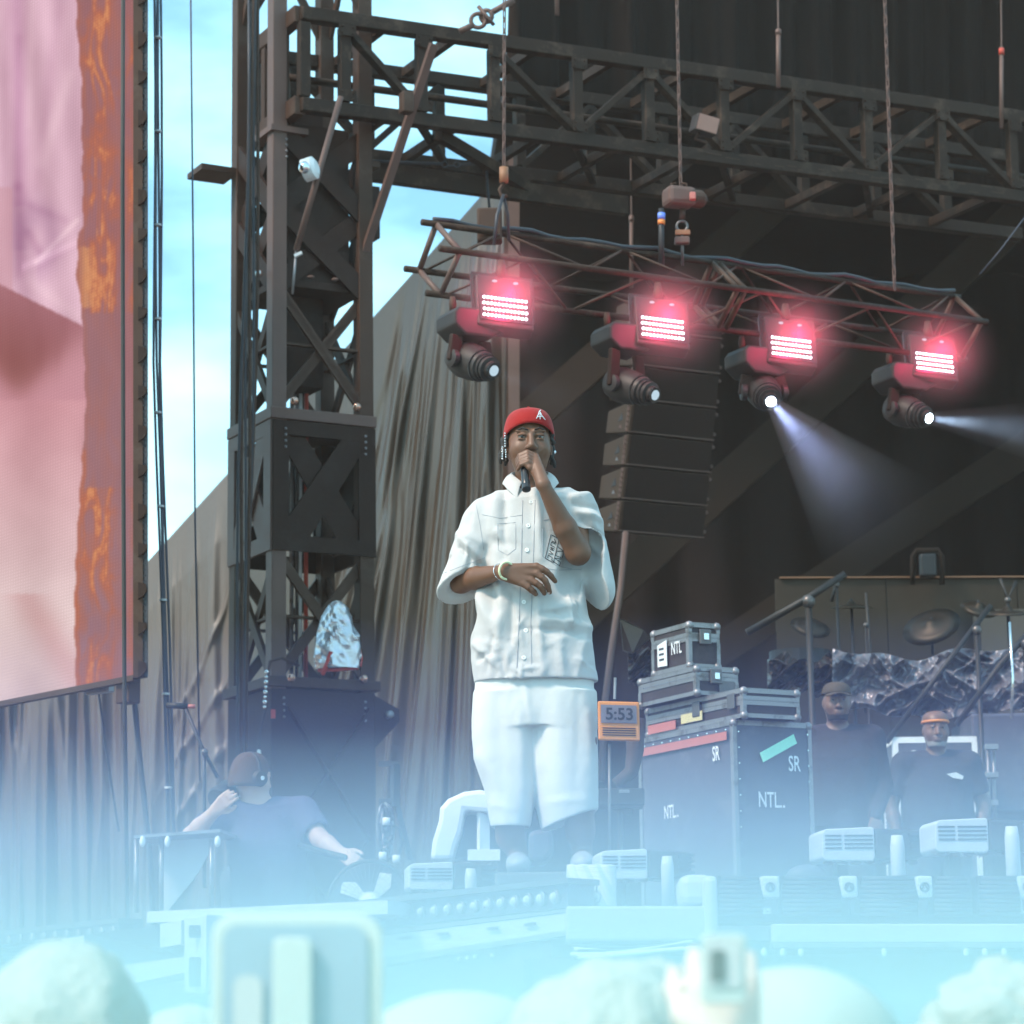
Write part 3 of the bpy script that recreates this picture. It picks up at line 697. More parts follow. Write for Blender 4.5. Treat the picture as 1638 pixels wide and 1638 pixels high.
def scol(px, py):
    b = np.interp(py, BX[:, 0], BX[:, 1])+1.2*math.sin(py*.11)
    if px < b:
        arm_top = 455+(px/130)*65
        if py < arm_top:
            c = np.array([222, 180, 196.]); f = fbm(px*.03, py*.012, 2)
            c += 14*f+10*math.sin((px*1.0-py*.12)*.11)
            g = math.exp(-((px-27-.02*py)/13)**2)*(1 if py < 330 else .3); c -= g*np.array([12, 18, 10])
            d = math.hypot((px-58)/26, (py-385)/42); c -= 17*math.exp(-(d-1)**2*2.2)*np.array([1, 1.1, .7])*(1 if py < 400 or px > 60 else .5)
            c += 20*math.exp(-((py-(430-(px-30)*.45))/7)**2)*(1 if px > 35 else 0)
            for (xa_, ya_, xb_, yb_, w_, a_) in ((30, 60, 28, 300, 7, -11), (28, 300, 31, 440, 9, -18), (95, 0, 58, 300, 10, -9), (50, 330, 104, 352, 8, -13), (46, 372, 62, 402, 8, -22), (58, 420, 124, 352, 4, 22), (62, 428, 120, 392, 6, -8), (40, 442, 122, 505, 10, 9), (112, 120, 66, 260, 10, 10), (10, 0, 6, 300, 7, -8), (52, 0, 46, 200, 6, 8)):
                bx_, by_ = xb_-xa_, yb_-ya_; tt_ = min(1, max(0, ((px-xa_)*bx_+(py-ya_)*by_)/(bx_*bx_+by_*by_))); d2_ = (px-xa_-bx_*tt_)**2+(py-ya_-by_*tt_)**2
                c = c+a_*math.exp(-d2_/w_**2)*np.array([.8, 1, .75])
            if px < 20 and py > 300: c = lerp(c, np.array([205, 150, 160.]), .5)
        elif py < 640:
            t = min(1, (py-arm_top)/150); c = lerp(np.array([168, 110, 118.]), np.array([140, 82, 78.]), t)+6*fbm(px*.05, py*.01, 5)
            k = 1/(1+math.exp(-(py-(600+20*math.sin(px*.05)-(px > 92)*((px-92)*1.6)))/13)); c = lerp(c, np.array([205, 148, 158.]), k)
        else:
            t = min(1, (py-640)/330); c = lerp(np.array([206, 148, 156.]), np.array([224, 198, 198.]), t)+9*fbm(px*.02, py*.02, 3)
            if py > 950:
                e = (px-118)/90+(1080-py)/150; c = lerp(c, np.array([205, 150, 150.]), .45*math.exp(-(e)**2*9))
            c += 7*math.sin(px*.05+2)
    else:
        c = np.array([158, 108, 112.])*(1-.0)+np.array([0, 10, 14.])*(min(1, max(0, (py-400)/500)))+4*fbm(px*.05, py*.02, 1)
        x = (px-b)/ (216-b)
        ww_ = 3*n2(px*.05, py*.012)
        fl = rn2(px*.075+ww_, py*.014+1)**2*n2(px*.03+9, py*.011+3)*2+.55*rn2(px*.19+ww_*2, py*.03)**3*n2(px*.05, py*.02+20)*2
        region = 1.0 if py < 500 else (.15 if py < 780 else .7)
        wgt = math.exp(-((x-.36)/.30)**2)+.45*math.exp(-((x-.95)/.10)**2)
        k = max(0, fl-.20)*1.5*wgt*region; k = min(.92, k)
        k *= .75+.5*n2(px*.5, py*.18); k = min(1, k); c = lerp(c, np.array([192, 106, 74.]), k)
        if k > .72: c = lerp(c, np.array([228, 160, 112.]), min(1, (k-.72)*2.6))
        if abs(px-137) < 15 and 395 < py < 492: c = lerp(c, np.array([216, 152, 108.]), .8*(1-abs(px-137)/16))
        if px < b+7: c = lerp(c, np.array([196, 110, 76.]), .5*(1 if py > 720 else .3))
    return np.clip(c, 0, 255)
NU, NVV = 230, 560
mb = MB(); vc = []
def sp(px, v):
    Y = SX(px); return P(px, lerp(-160, sbot(px), v), Y)
for i in range(NU+1):
    px = -160+i/NU*378
    for j in range(NVV+1):
        v = j/NVV; mb.v.append(tuple(sp(px, v))); vc.append(scol(px, lerp(-160, sbot(px), v)))
for i in range(NU):
    for j in range(NVV):
        a = i*(NVV+1)+j; mb.f.append((a, a+1, a+NVV+2, a+NVV+1))
mscr = bpy.data.materials.new('screen_picture'); mscr.use_nodes = True; t = mscr.node_tree; t.nodes.clear()
at = nd(t, 'ShaderNodeVertexColor', layer_name='picture')
wv = nd(t, 'ShaderNodeTexWave'); wv.inputs['Scale'].default_value = 15; wv.bands_direction = 'Z'; wv.inputs['Distortion'].default_value = 0
wv2 = nd(t, 'ShaderNodeTexWave'); wv2.inputs['Scale'].default_value = 15; wv2.bands_direction = 'X'
tcn = nd(t, 'ShaderNodeTexCoord'); t.links.new(tcn.outputs['Object'], wv.inputs[0]); t.links.new(tcn.outputs['Object'], wv2.inputs[0])
ma = nd(t, 'ShaderNodeMath', operation='MULTIPLY'); t.links.new(wv.outputs['Fac'], ma.inputs[0]); t.links.new(wv2.outputs['Fac'], ma.inputs[1])
mr = nd(t, 'ShaderNodeMapRange'); mr.inputs['To Min'].default_value = .90; mr.inputs['To Max'].default_value = 1.10; t.links.new(ma.outputs[0], mr.inputs[0])
em = nd(t, 'ShaderNodeEmission'); mu = nd(t, 'ShaderNodeMath', operation='MULTIPLY'); mu.inputs[1].default_value = 1.0/2**EXPO
t.links.new(mr.outputs[0], mu.inputs[0]); t.links.new(mu.outputs[0], em.inputs[1]); t.links.new(at.outputs[0], em.inputs[0])
oo = nd(t, 'ShaderNodeOutputMaterial'); t.links.new(em.outputs[0], oo.inputs[0])
o = build(mb, 'display', mscr, scr)
me = o.data; ca_ = me.color_attributes.new('picture', 'FLOAT_COLOR', 'POINT')
vv_ = np.array(vc).reshape(NU+1, NVV+1, 3)
for ax_ in (0, 1): vv_ = (np.roll(vv_, 1, ax_)+2*vv_+np.roll(vv_, -1, ax_))/4 if ax_ == 0 else vv_
vv_[:, 1:-1] = (vv_[:, :-2]+2*vv_[:, 1:-1]+vv_[:, 2:])/4
vc = vv_.reshape(-1, 3)
arr = np.ones((len(vc), 4)); arr[:, :3] = [[*lin(*c)] for c in vc]; ca_.data.foreach_set('color', arr.ravel().astype(np.float32))
bk = (P(0, 1100, SX(0))-P(218, 1100, SX(218))).normalized().cross(UZ)
bk = bk if bk.y > 0 else -bk
mb = MB().prism([sp(-160, 0)+bk*.01, sp(218, 0)+bk*.01, sp(218, 1)+bk*.01, sp(-160, 1)+bk*.01], bk*.07); build(mb, 'housing', M['dark_plastic'], scr)
mb = MB().beam(P(-160, sbot(-160)+2, SX(-160)), P(218, sbot(218)+2, SX(218)), .05, .035); build(mb, 'bottom_edge', M['steel_dark'], scr)
mb = MB().beam(P(221, -160, SX(220)), P(221, 1084, SX(220)), .025, .06); build(mb, 'edge_profile', M['steel_dark'], scr)
mb = MB(); y = -160; k = 0
X1 = P(234.5, 500, SX(219))
lad = MB().beam(P(234.0, -160, SX(220)), P(234.0, 1083, SX(220)), .012, .02)
while y < 1075:
    lad.beam(P(222, y, SX(220)), P(234, y, SX(220)), .012, .007); y += 9.4; k += 1
build(lad, 'edge_ladder', M['cable'], scr)
y = -140; k = 0
while y < 1080:
    hgt = 22 if k % 2 else 17; mb = MB()
    a = P(222, y, SX(220)-.02); b = P(235, y+hgt, SX(220)-.02)
    mb.prism([P(221, y, SX(220)-.03), P(233 if k % 2 else 235, y+3, SX(220)-.03), P(235, y+hgt*.6, SX(220)-.03), P(229, y+hgt, SX(220)-.03), P(221, y+hgt+5, SX(220)-.03)], (0, .05, 0))
    build(mb, 'latch', M['steel_plate'], scr); y += 63; k += 1
build(MB().box(P(160, 1103, 17.6), (.22, .05, .05), Matrix.Rotation(R(-40), 3, 'Z')), 'hanger', M['alu'], scr, bevel=.004)
build(MB().box(P(205, 1105, 17.2), (.12, .10, .16), Matrix.Rotation(R(-40), 3, 'Z')), 'corner_block', M['steel_dark'], scr, bevel=.008)
# camera crew's boom microphone by the curtain
bm = thing('boom_microphone', 'black shotgun microphone on a slanting boom arm near the camera operator', 'microphone', P(345, 1250, 14.9))
build(MB().tube([P(266, 1128, 14.8), P(300, 1130, 14.8)], .016, 10), 'microphone_body', M['black'], bm, smooth=True)
build(MB().tube([P(299, 1130, 14.8), P(312, 1130, 14.8)], .011, 8), 'microphone_cap', M['tape_pink'], bm, smooth=True)
build(MB().tube([P(297, 1133, 14.8), P(325, 1200, 14.8), P(348, 1244, 14.8)], .010, 8), 'boom_arm', M['cable'], bm, smooth=True)
build(MB().tube([P(326, 1200, 14.8), P(327, 1250, 14.8), P(327, 1420, 14.8)], .010, 8), 'stand_pole', M['cable'], bm, smooth=True)
build(MB().ball(P(327, 1203, 14.78), .02, 10), 'boom_joint', M['alu_dark'], bm, smooth=True)

# ---------------------------------------------------------------- LED truss
lt = thing('lighting_truss', 'slim dark aluminium box truss carrying the four lit lamp panels', 'truss', P(1100, 500, 18.2))
YA, YB = 16.9, 19.3
Ta, Tb = P(694, 358, YA), P(1524, 474, YB); Td = (Tb-Ta); Ln = Td.length; Tu = Td/Ln
Tv = Tu.cross(UZ).normalized(); Tv = -Tv if Tv.y < 0 else Tv     # to the rear
Tn = Tu.cross(Tv); Tn = Tn if Tn.z < 0 else -Tn                    # down
S_ = .40
FA = P(660, 415, 16.55)   # nearer chord of the rotated section
# section: four chords: top rear, front, back, bottom
sec = [Vector((0, 0, 0)), Tn*.24-Tv*.26, Tn*.245+Tv*.22, Tn*.46-Tv*.02]
def tq(i, s): return Ta+Tu*(s*Ln)+sec[i]
for i in range(4):
    build(MB().tube([tq(i, -.02-(.01 if i == 1 else 0)), tq(i, 1.015)], .021, 12), 'chord', M['steel_truss'], lt, smooth=True)
ns = 9
for s in (0.0, .5, .515, 1.0):
    for (i, j) in ((0, 1), (1, 3), (3, 2), (2, 0)):
        build(MB().tube([tq(i, s+.004), tq(j, s+.004)], .019, 10), 'frame_tube', M['steel_lit'] if s == 0 else M['steel_dark'], lt, smooth=True)
for (i, j) in ((0, 1), (1, 3), (0, 2), (2, 3)):
    for k in range(ns):
        s0, s1 = .012+k/ns*.985, .012+(k+1)/ns*.985-.006
        a, b = (i, j) if k % 2 else (j, i)
        build(MB().tube([tq(a, s0), tq(b, s1)], .0085, 8), 'lacing', M['steel_dark'] if (i, j) in ((0, 1), (1, 3)) else M['steel_truss'], lt, smooth=True)
# soft black cables lying along the truss
mb = MB().tube([tq(0, s/30)+UZ*(.03+.012*math.sin(s*1.7))+Tv*.02*math.sin(s) for s in range(31)], .016, 8)
tag(build(mb, 'power_cable', M['cable'], smooth=True), 'black cable loom laid along the top of the lighting truss', 'cable')

lights = []
def led_panel(px, py, Y, wpx, lab, first):
    k = Y*1.01/F_PX; W = wpx*k; Hh = W*.545
    root = thing('strobe_panel', lab, 'stage light', P(px, py, Y), 'lit strobe panels on the lighting truss')
    c = P(px, py, Y); ax = Vector((math.cos(R(9)), math.sin(R(9)), -.0)); tilt = R(11)
    up = Vector((0.05, -.0, 1)); ay = ax.cross(UZ).normalized()*-1        # towards the rear
    # lamp face leans towards the audience
    upv = (UZ*math.cos(tilt)+ay*math.sin(tilt)).normalized(); n = ax.cross(upv).normalized()
    if n.y > 0: n = -n
    axs = (ax-UZ*.10).normalized()
    def q(x, y, z=0): return c+axs*x*W+upv*y*Hh+n*z
    hw = .60
    mb = MB().para(q(-hw, -.78, -.16), axs*W*2*hw, upv*Hh*2.15, n*.15); build(mb, 'housing', M['dark_plastic'], root, bevel=.012)
    mb = MB().para(q(-.53, -.56, -.008), axs*W*1.06, upv*Hh*1.12, n*.006); build(mb, 'lamp_glass', M['black_gloss'], root)
    mb = MB()
    for r in range(4):
        for cc in range(12):
            p = q(-.485+.97*(cc+.5)/12+(.006 if r % 2 else -.006), -.5+(r+.5)/4, .004)
            mb.lathe(p, n, [(W*.031, -.002), (W*.031, .001), (W*.022, .004)], 8)
    build(mb, 'led_rows', M['led_white'], root)
    for sgn in (-1, 1): build(MB().beam(q(sgn*.64, -.3, -.08), q(sgn*.64, 1.55, -.08), .02, .03), 'yoke_arm', M['dark_plastic'], root)
    build(MB().beam(q(-.66, 1.55, -.08), q(.66, 1.55, -.08), .03, .03), 'yoke_bar', M['dark_plastic'], root)
    build(MB().lathe(q(0, 1.5, -.08), (0, 0, 1), [(.03, 0), (.035, .04), (.02, .12)], 12), 'hook_clamp', M['steel_dark'], root, smooth=True)
    for x in (-.2, .25): build(MB().ball(q(x, 1.16, -.02), .017, 10, (1.4, 1, .7)), 'indicator', M['lens_dim'], root, smooth=True)
    ld = bpy.data.lights.new('strobe_lamp', 'POINT'); ld.energy = 7; ld.color = (1, .025, .13); ld.shadow_soft_size = .05
    lo = bpy.data.objects.new('strobe_lamp', ld); COL.objects.link(lo); lo.parent = root; lo.location = n*.20
    m_, t_, v_ = volmat('halo_volume', (.9, .62, .66), 0)  # ball volume added for the pink halo, tint put into its colour
    gc = nd(t_, 'ShaderNodeTexCoord'); ln_ = nd(t_, 'ShaderNodeVectorMath', operation='DISTANCE'); ln_.inputs[1].default_value = (0, 0, .46)
    mr_ = nd(t_, 'ShaderNodeMapRange'); mr_.inputs['From Max'].default_value = .46; mr_.inputs['To Min'].default_value = 1.1; mr_.inputs['To Max'].default_value = 0
    t_.links.new(gc.outputs['Object'], ln_.inputs[0]); t_.links.new(ln_.outputs['Value'], mr_.inputs[0]); pw_ = nd(t_, 'ShaderNodeMath', operation='POWER'); pw_.inputs[1].default_value = 2.2; t_.links.new(mr_.outputs[0], pw_.inputs[0]); t_.links.new(pw_.outputs[0], v_.inputs['Density'])
    tag(build(MB().ball(q(0, 0, .12), .46, 24), 'light_volume', m_), 'added red halo volume around the '+lab.split(',')[0], 'light_volume', kind='stuff')
    return root, q, n
PAN = [(808, 493, 16.5, 78, 'first strobe panel with four rows of lit dots, above the first beam lamp'),
       (1060, 525, 17.4, 74, 'second strobe panel from the left, straight above the line array speakers'),
       (1266, 556, 18.2, 70, 'third strobe panel, above the lamp throwing the blue beam'),
       (1495, 580, 19.0, 65, 'last strobe panel at the right end of the lighting truss')]
for a in PAN: led_panel(*a, None)

# pale lamp glow scatters in the beam cones added below
def beam_head(base, headc, lensc, Y, lab, lit, bw=100, double=False):
    root = thing('moving_head_lamp', lab, 'stage light', P(*base, Y), 'moving head lamps below the lighting truss')
    k = Y*1.01/F_PX
    b = P(*base, Y); h = P(*headc, Y-.05); l = P(*lensc, Y-.22); aim = (l-h).normalized()
    # base: tapered housing under the truss
    W = bw*k
    z = UZ; x = UB
    prof = [(-.5, .18), (-.42, .30), (.42, .30), (.5, .14), (.46, -.10), (.2, -.26), (-.3, -.26), (-.5, -.06)]
    mb = MB().prism([b+x*W*u*.95+z*W*v*.8-VA*.13 for u, v in prof], VA*.26); build(mb, 'base', M['dark_plastic'], root, bevel=.015)
    for s_ in (-.13, .13):
        build(MB().lathe(b+x*s_+z*W*.24, (0, 0, 1), [(.02, 0), (.024, .05), (.016, .09)], 10), 'hook_clamp', M['steel_dark'], root, smooth=True)
    side = aim.cross(UZ).normalized()
    for s_ in ((-1, 1)):
        a0 = h+side*s_*.135; top = Vector((a0.x*.8+b.x*.2, a0.y, b.z-W*.2))
        mb = MB().beam(a0-UZ*.02, top, .035, .085, up=side); build(mb, 'yoke_arm', M['steel_plate'], root, bevel=.01)
        build(MB().lathe(a0, side*s_, [(.055, -.012), (.055, .02), (.035, .026)], 18), 'tilt_cover', M['dark_plastic'], root, smooth=False)
    Lh = (l-h).length
    prof = [(.05, -.16), (.095, -.13), (.115, -.05), (.11, .05), (.088, Lh*.6), (.075, Lh*.62), (.075, Lh*.85), (.052, Lh*.87), (.052, Lh-.01)]
    hd = build(MB().lathe(h, aim, prof, 26), 'head', M['dark_plastic'], root, auto=35)
    mb = MB()
    for t in (Lh*.3, Lh*.45, Lh*.7): mb.lathe(h, aim, [(.098 if t < Lh*.5 else .08, t), (.10 if t < Lh*.5 else .082, t+.012)], 26)
    build(mb, 'focus_ring', M['black_gloss'], hd)
    build(MB().lathe(l, aim, [(.050, -.01), (.050, .002), (.034, .001)], 18), 'lens_ring', M['black_gloss'], root)
    build(MB().lathe(l, aim, [(.033, -.01), (.033, .003), (.018, .010)], 18), 'lens', M['lens_lit'] if lit else M['lens_dim'], root, smooth=True)
    return l, aim
l1, a1 = beam_head((755, 525), (752, 578), (790, 593), 16.6, 'dim moving head lamp hanging at the left end of the lighting truss', False, 104)
beam_head((1000, 548), (1003, 618), (1048, 632), 17.5, 'moving head lamp hanging just above the line array', False, 100)
l3, a3 = beam_head((1214, 585), (1222, 628), (1233, 642), 18.3, 'moving head lamp throwing a bright blue beam downwards', True, 100)
l4, a4 = beam_head((1448, 610), (1448, 658), (1486, 669), 19.1, 'moving head lamp throwing a pale beam to the right', True, 98)

# light beams: spot lamps inside cone volumes added to show the beams
def beam(l, target, r0, r1, dens, en, colr, lab):
    d = (target-l); L = d.length; d.normalize()
    mb = MB().lathe(l+d*.03, d, [(r0, 0), (r0+(r1-r0)*.5, L*.5), (r1, L)], 28)
    o = build(mb, 'light_volume', None, smooth=True)
    m, t, v = volmat('beam_volume', (.9, .93, 1), dens, aniso=.1)
    # density thins out along the beam to fade it and is patchy
    geo = nd(t, 'ShaderNodeTexCoord'); ob = o.location
    sub = nd(t, 'ShaderNodeVectorMath', operation='DISTANCE'); sub.inputs[1].default_value = tuple(l-Vector(ob))
    t.links.new(geo.outputs['Object'], sub.inputs[0])
    mrr = nd(t, 'ShaderNodeMapRange'); mrr.inputs['From Max'].default_value = L; mrr.inputs['To Min'].default_value = dens; mrr.inputs['To Max'].default_value = 0
    t.links.new(sub.outputs['Value'], mrr.inputs[0])
    nn = nd(t, 'ShaderNodeTexNoise'); nn.inputs['Scale'].default_value = 2.2; nn.inputs['Detail'].default_value = 3; t.links.new(geo.outputs['Object'], nn.inputs[0])
    pw_ = nd(t, 'ShaderNodeMath', operation='POWER'); pw_.inputs[1].default_value = 1.8; t.links.new(mrr.outputs[0], pw_.inputs[0])
    m2 = nd(t, 'ShaderNodeMath', operation='MULTIPLY'); t.links.new(pw_.outputs[0], m2.inputs[0]); t.links.new(nn.outputs[0], m2.inputs[1]); t.links.new(m2.outputs[0], v.inputs['Density'])
    o.data.materials.append(m); tag(o, lab, 'light_volume', kind='stuff')
    ld = bpy.data.lights.new('beam_spot', 'SPOT'); ld.energy = en; ld.color = colr; ld.spot_size = 2*math.atan((r1-r0)/L)*.92; ld.spot_blend = 1.0; ld.shadow_soft_size = .02
    lo = bpy.data.objects.new('beam_spot', ld); COL.objects.link(lo); lo.location = l+d*.02; lo.rotation_euler = (-d).to_track_quat('Z', 'Y').to_euler()
beam(l1, P(1010, 686, 16.0), .04, .22, .35, 25, (.6, .8, 1), 'faint beam cone added below the leftmost moving head lamp')
beam(l3, P(1440, 880, 17.4), .05, .52, .95, 140, (.45, .55, 1), 'blue beam cone added below the third moving head lamp')
beam(l4, P(1790, 706, 18.4), .05, .34, .7, 230, (.55, .75, 1), 'pale beam cone added at the right edge')

# ---------------------------------------------------------------- chains, hoists, lamp
def chain(a, b, r, lab, grp='hoist chains'):
    a, b = Vector(a), Vector(b); L = (b-a).length; n = int(L/.075); d = (b-a).normalized(); mb = MB()
    u = d.orthogonal().normalized(); v = d.cross(u)
    for i in range(n):
        c = a+d*(i+.5)*L/n; s = u if i % 2 else v; h = L/n*.72
        mb.tube([c+d*h+s*0, c+d*h*.6+s*r*2.0, c-d*h*.6+s*r*2.0, c-d*h, c-d*h*.6-s*r*2.0, c+d*h*.6-s*r*2.0, c+d*h], r, 5, caps=False)
    return tag(build(mb, 'hoist_chain', M['steel_lit'], smooth=True), lab, 'chain', grp)
chain(P(807, -40, 17.0), P(806, 268, 17.0), .0045, 'hoist chain at the left edge of the dark interior')
chain(P(1082, -40, 17.9), P(1089, 298, 17.9), .0045, 'hoist chain running up from the chain motor')
chain(P(1414, -40, 18.9), P(1431, 462, 18.9), .005, 'hoist chain farthest right, above the last lamp')
defm('dull_orange', (.26, .12, .06), .6)
hk = thing('chain_hook', 'yellow and grey chain hook block at the left truss end', 'hook', P(806, 330, 17.0))
build(MB().tube([P(806, 268, 17), P(806, 292, 17)], .030, 12), 'swivel', M['dull_orange'], hk, smooth=True)
build(MB().tube([P(806, 292, 17), P(799, 303, 17), P(803, 318, 17), P(811, 312, 17)], .012, 8), 'hook', M['steel_dark'], hk, smooth=True)
build(MB().tube([P(805, 312, 17), P(795, 345, 16.9), P(790, 392, 16.9)], .011, 8), 'sling', M['cable'], hk, smooth=True)
build(MB().tube([P(805, 312, 17), P(812, 345, 17.1), P(814, 385, 17.1)], .011, 8), 'sling', M['cable'], hk, smooth=True)
build(MB().box(P(783, 362, 17.2), (.16, .12, .22)), 'motor_box', M['steel_dark'], hk, bevel=.015)
hm = thing('chain_motor', 'dark chain hoist motor with side box above the lighting truss', 'hoist', P(1092, 320, 17.9))
build(MB().box(P(1086, 316, 17.9), (.20, .16, .13), Matrix.Rotation(R(20), 3, 'Z')), 'motor_body', M['steel_lit'], hm, bevel=.03)
build(MB().lathe(P(1104, 317, 17.9), UB, [(.06, 0), (.062, .08), (.04, .11)], 16), 'motor_end', M['steel_dark'], hm, smooth=False)
build(MB().box(P(1108, 314, 17.8), (.04, .05, .05)), 'red_plate', M['tape_pink'], hm, bevel=.006)
for dx in (-12, 12): build(MB().tube([P(1086+dx*1.1, 305, 17.85), P(1086+dx, 294, 17.85), P(1086+dx*.3, 293, 17.85)], .007, 6), 'grip', M['steel_dark'], hm, smooth=True)
build(MB().tube([P(1092, 335, 17.9), P(1091, 350, 17.9)], .02, 8), 'load_block', M['steel_dark'], hm, smooth=True)
build(MB().tube(ringm(P(1091, 362, 17.9), .036, 0, n=16), .009, 8), 'load_hook', M['alu_dark'], hm, smooth=True)
build(MB().box(P(1092, 372, 17.9), (.10, .03, .035)), 'safety_tab', M['dull_orange'], hm, bevel=.006)
build(MB().tube([P(1091, 375, 17.9), P(1092, 425, 17.95)], .010, 8), 'load_sling', M['alu_dark'], hm, smooth=True)
build(MB().box(P(1091, 385, 17.9), (.10, .06, .05)), 'sling_plate', M['steel_lit'], hm, bevel=.01)
pc = thing('plug_connector', 'black connector with blue and orange bands hanging by the hoist', 'connector', P(1058, 380, 17.8))
build(MB().tube([P(1058, 334, 17.8), P(1058, 425, 17.8)], .020, 10), 'plug_body', M['black'], pc, smooth=True)
build(MB().tube([P(1058, 341, 17.8), P(1058, 351, 17.8)], .026, 12), 'blue_band', defm('blue_band', (.15, .25, .75), .5), pc, smooth=True)
build(MB().tube([P(1058, 352, 17.8), P(1058, 359, 17.8)], .025, 12), 'orange_band', M['orange'], pc, smooth=True)
fl_ = thing('flood_light', 'tilted square flood lamp fixed to the roof truss', 'lamp', P(1132, 200, 20.8))
c = P(1132, 198, 20.6); a_ = (UB-UZ*.12).normalized()*.20; b_ = (UZ+UB*.28).normalized()*.15
build(MB().para(c-a_/2-b_/2, a_, b_, VA*.10), 'lamp_housing', M['dark_plastic'], fl_, bevel=.012)
build(MB().para(c-a_*.44-b_*.44-VA*.008, a_*.88, b_*.88, VA*.004), 'lamp_glass', defm('glow_glass', (.30, .15, .11), .4), fl_)  # pinkish lamp glow put into the glass colour
build(MB().tube([P(1118, 212, 20.6), P(1112, 222, 20.7), P(1130, 228, 20.8)], .01, 8), 'lamp_bracket', M['steel_dark'], fl_)
def dropper(px, y0, y1, Y, lab, tipc='red_strap'):
    r = thing('rigging_dropper', lab, 'rigging', P(px, y1, Y), 'rigging droppers in the dark roof')
    build(MB().tube([P(px-1, y0, Y), P(px, y0+(y1-y0)*.45, Y)], .007, 6), 'wire', M['steel_lit'], r)
    build(MB().tube([P(px, y0+(y1-y0)*.45, Y), P(px, y1, Y)], .018, 10), 'plug_body', M['steel_lit'], r, smooth=True)
    build(MB().tube([P(px, y0+(y1-y0)*.46, Y), P(px, y0+(y1-y0)*.50, Y)], .024, 10), 'tip_band', M[tipc], r, smooth=True)
dropper(1245, -30, 140, 20.5, 'thin dark dropper over the middle of the roof truss', 'steel_lit')
dropper(1602, -30, 205, 22.0, 'dropper with red band near the upper right corner')
dropper(1010, 250, 460, 24.0, 'dim dropper left of the hoist motor', 'steel_lit')
dropper(891, -120, 24, 20.5, 'short dropper end at the top edge over the drape')
tag(build(MB().tube([P(1568, 438, 22), P(1600, 400, 22), P(1660, 320, 22)], .006, 6), 'work_cord', M['rope'], smooth=True), 'thin cord with a loose end slanting at the right', 'cord')
# short pipes sticking out of the pleated drape
for (px, y, lab) in ((985, 60, 'first pale hanging strip in the pleats over the truss'), (1190, 60, 'second pale hanging strip in the pleats over the truss')):
    pass

# ---------------------------------------------------------------- line array
LA = [(1024, 470), (1020, 528), (1016, 585), (1011, 640), (1005, 693), (1000, 745), (994, 799), (988, 851)]
la = thing('line_array', 'curved hang of dark line array speaker cabinets behind the performer', 'speakers', P(1060, 852, 24))
mgr = defm('array_grille', (.020, .013, .011), .85, spec=.12, bump=.6, bscale=90)
mside = defm('array_side', (.045, .032, .024), .7, spec=.2)
for i in range(len(LA)-1):
    (xa, ya), (xb, yb) = LA[i], LA[i+1]; Y = 24-.05*(i-2); w_ = 140*Y/F_PX/math.cos(TH)*1.02
    tl, bl = P(xa, ya+1, Y), P(xb, yb-1, Y-.02); dn = bl-tl
    u = UB*w_; bkv = VA*.42
    cab = [tl, bl, bl+bkv-dn*.28, tl+bkv+dn*.02]
    mb = MB().prism(cab, u); cbo = build(mb, 'cabinet', mside, la, bevel=.01)
    mb = MB().para(tl+u*.012+dn*.03-VA*.014, u*.976, dn*.92, -VA*.012); build(mb, 'grille', mgr, cbo, bevel=.006)
    mb = MB().para(tl+u*.0+dn*.965-VA*.02, u, dn*.03, -VA*.01); build(mb, 'joint_strip', M['steel_lit'], cbo)
    sdn = -UB*.004
    mb = MB(); c = tl+dn*.38+bkv*.38
    mb.prism([c+dn*.12+bkv*.12, c+dn*.12-bkv*.10, c-dn*.12-bkv*.02], sdn); build(mb, 'hand_hole', M['black'], cbo)
    mb = MB(); mb.prism([c+dn*.25+bkv*.0, c+dn*.38-bkv*.07, c+dn*.34+bkv*.05], sdn*1.4); build(mb, 'rating_plate', M['alu'] if i > 3 else M['steel_lit'], cbo)
    mb = MB()
    for k in range(6): mb.box(tl+dn*(.08+.16*k)-UB*.008+VA*.03, (.02, .03, .035)); 
    build(mb, 'rigging_pin', M['steel_lit'], cbo)
    for k in (0, .7): build(MB().ball(tl+u*1.01+dn*(.15+k*.9), .02, 6), 'corner_pin', M['steel_lit'], cbo)

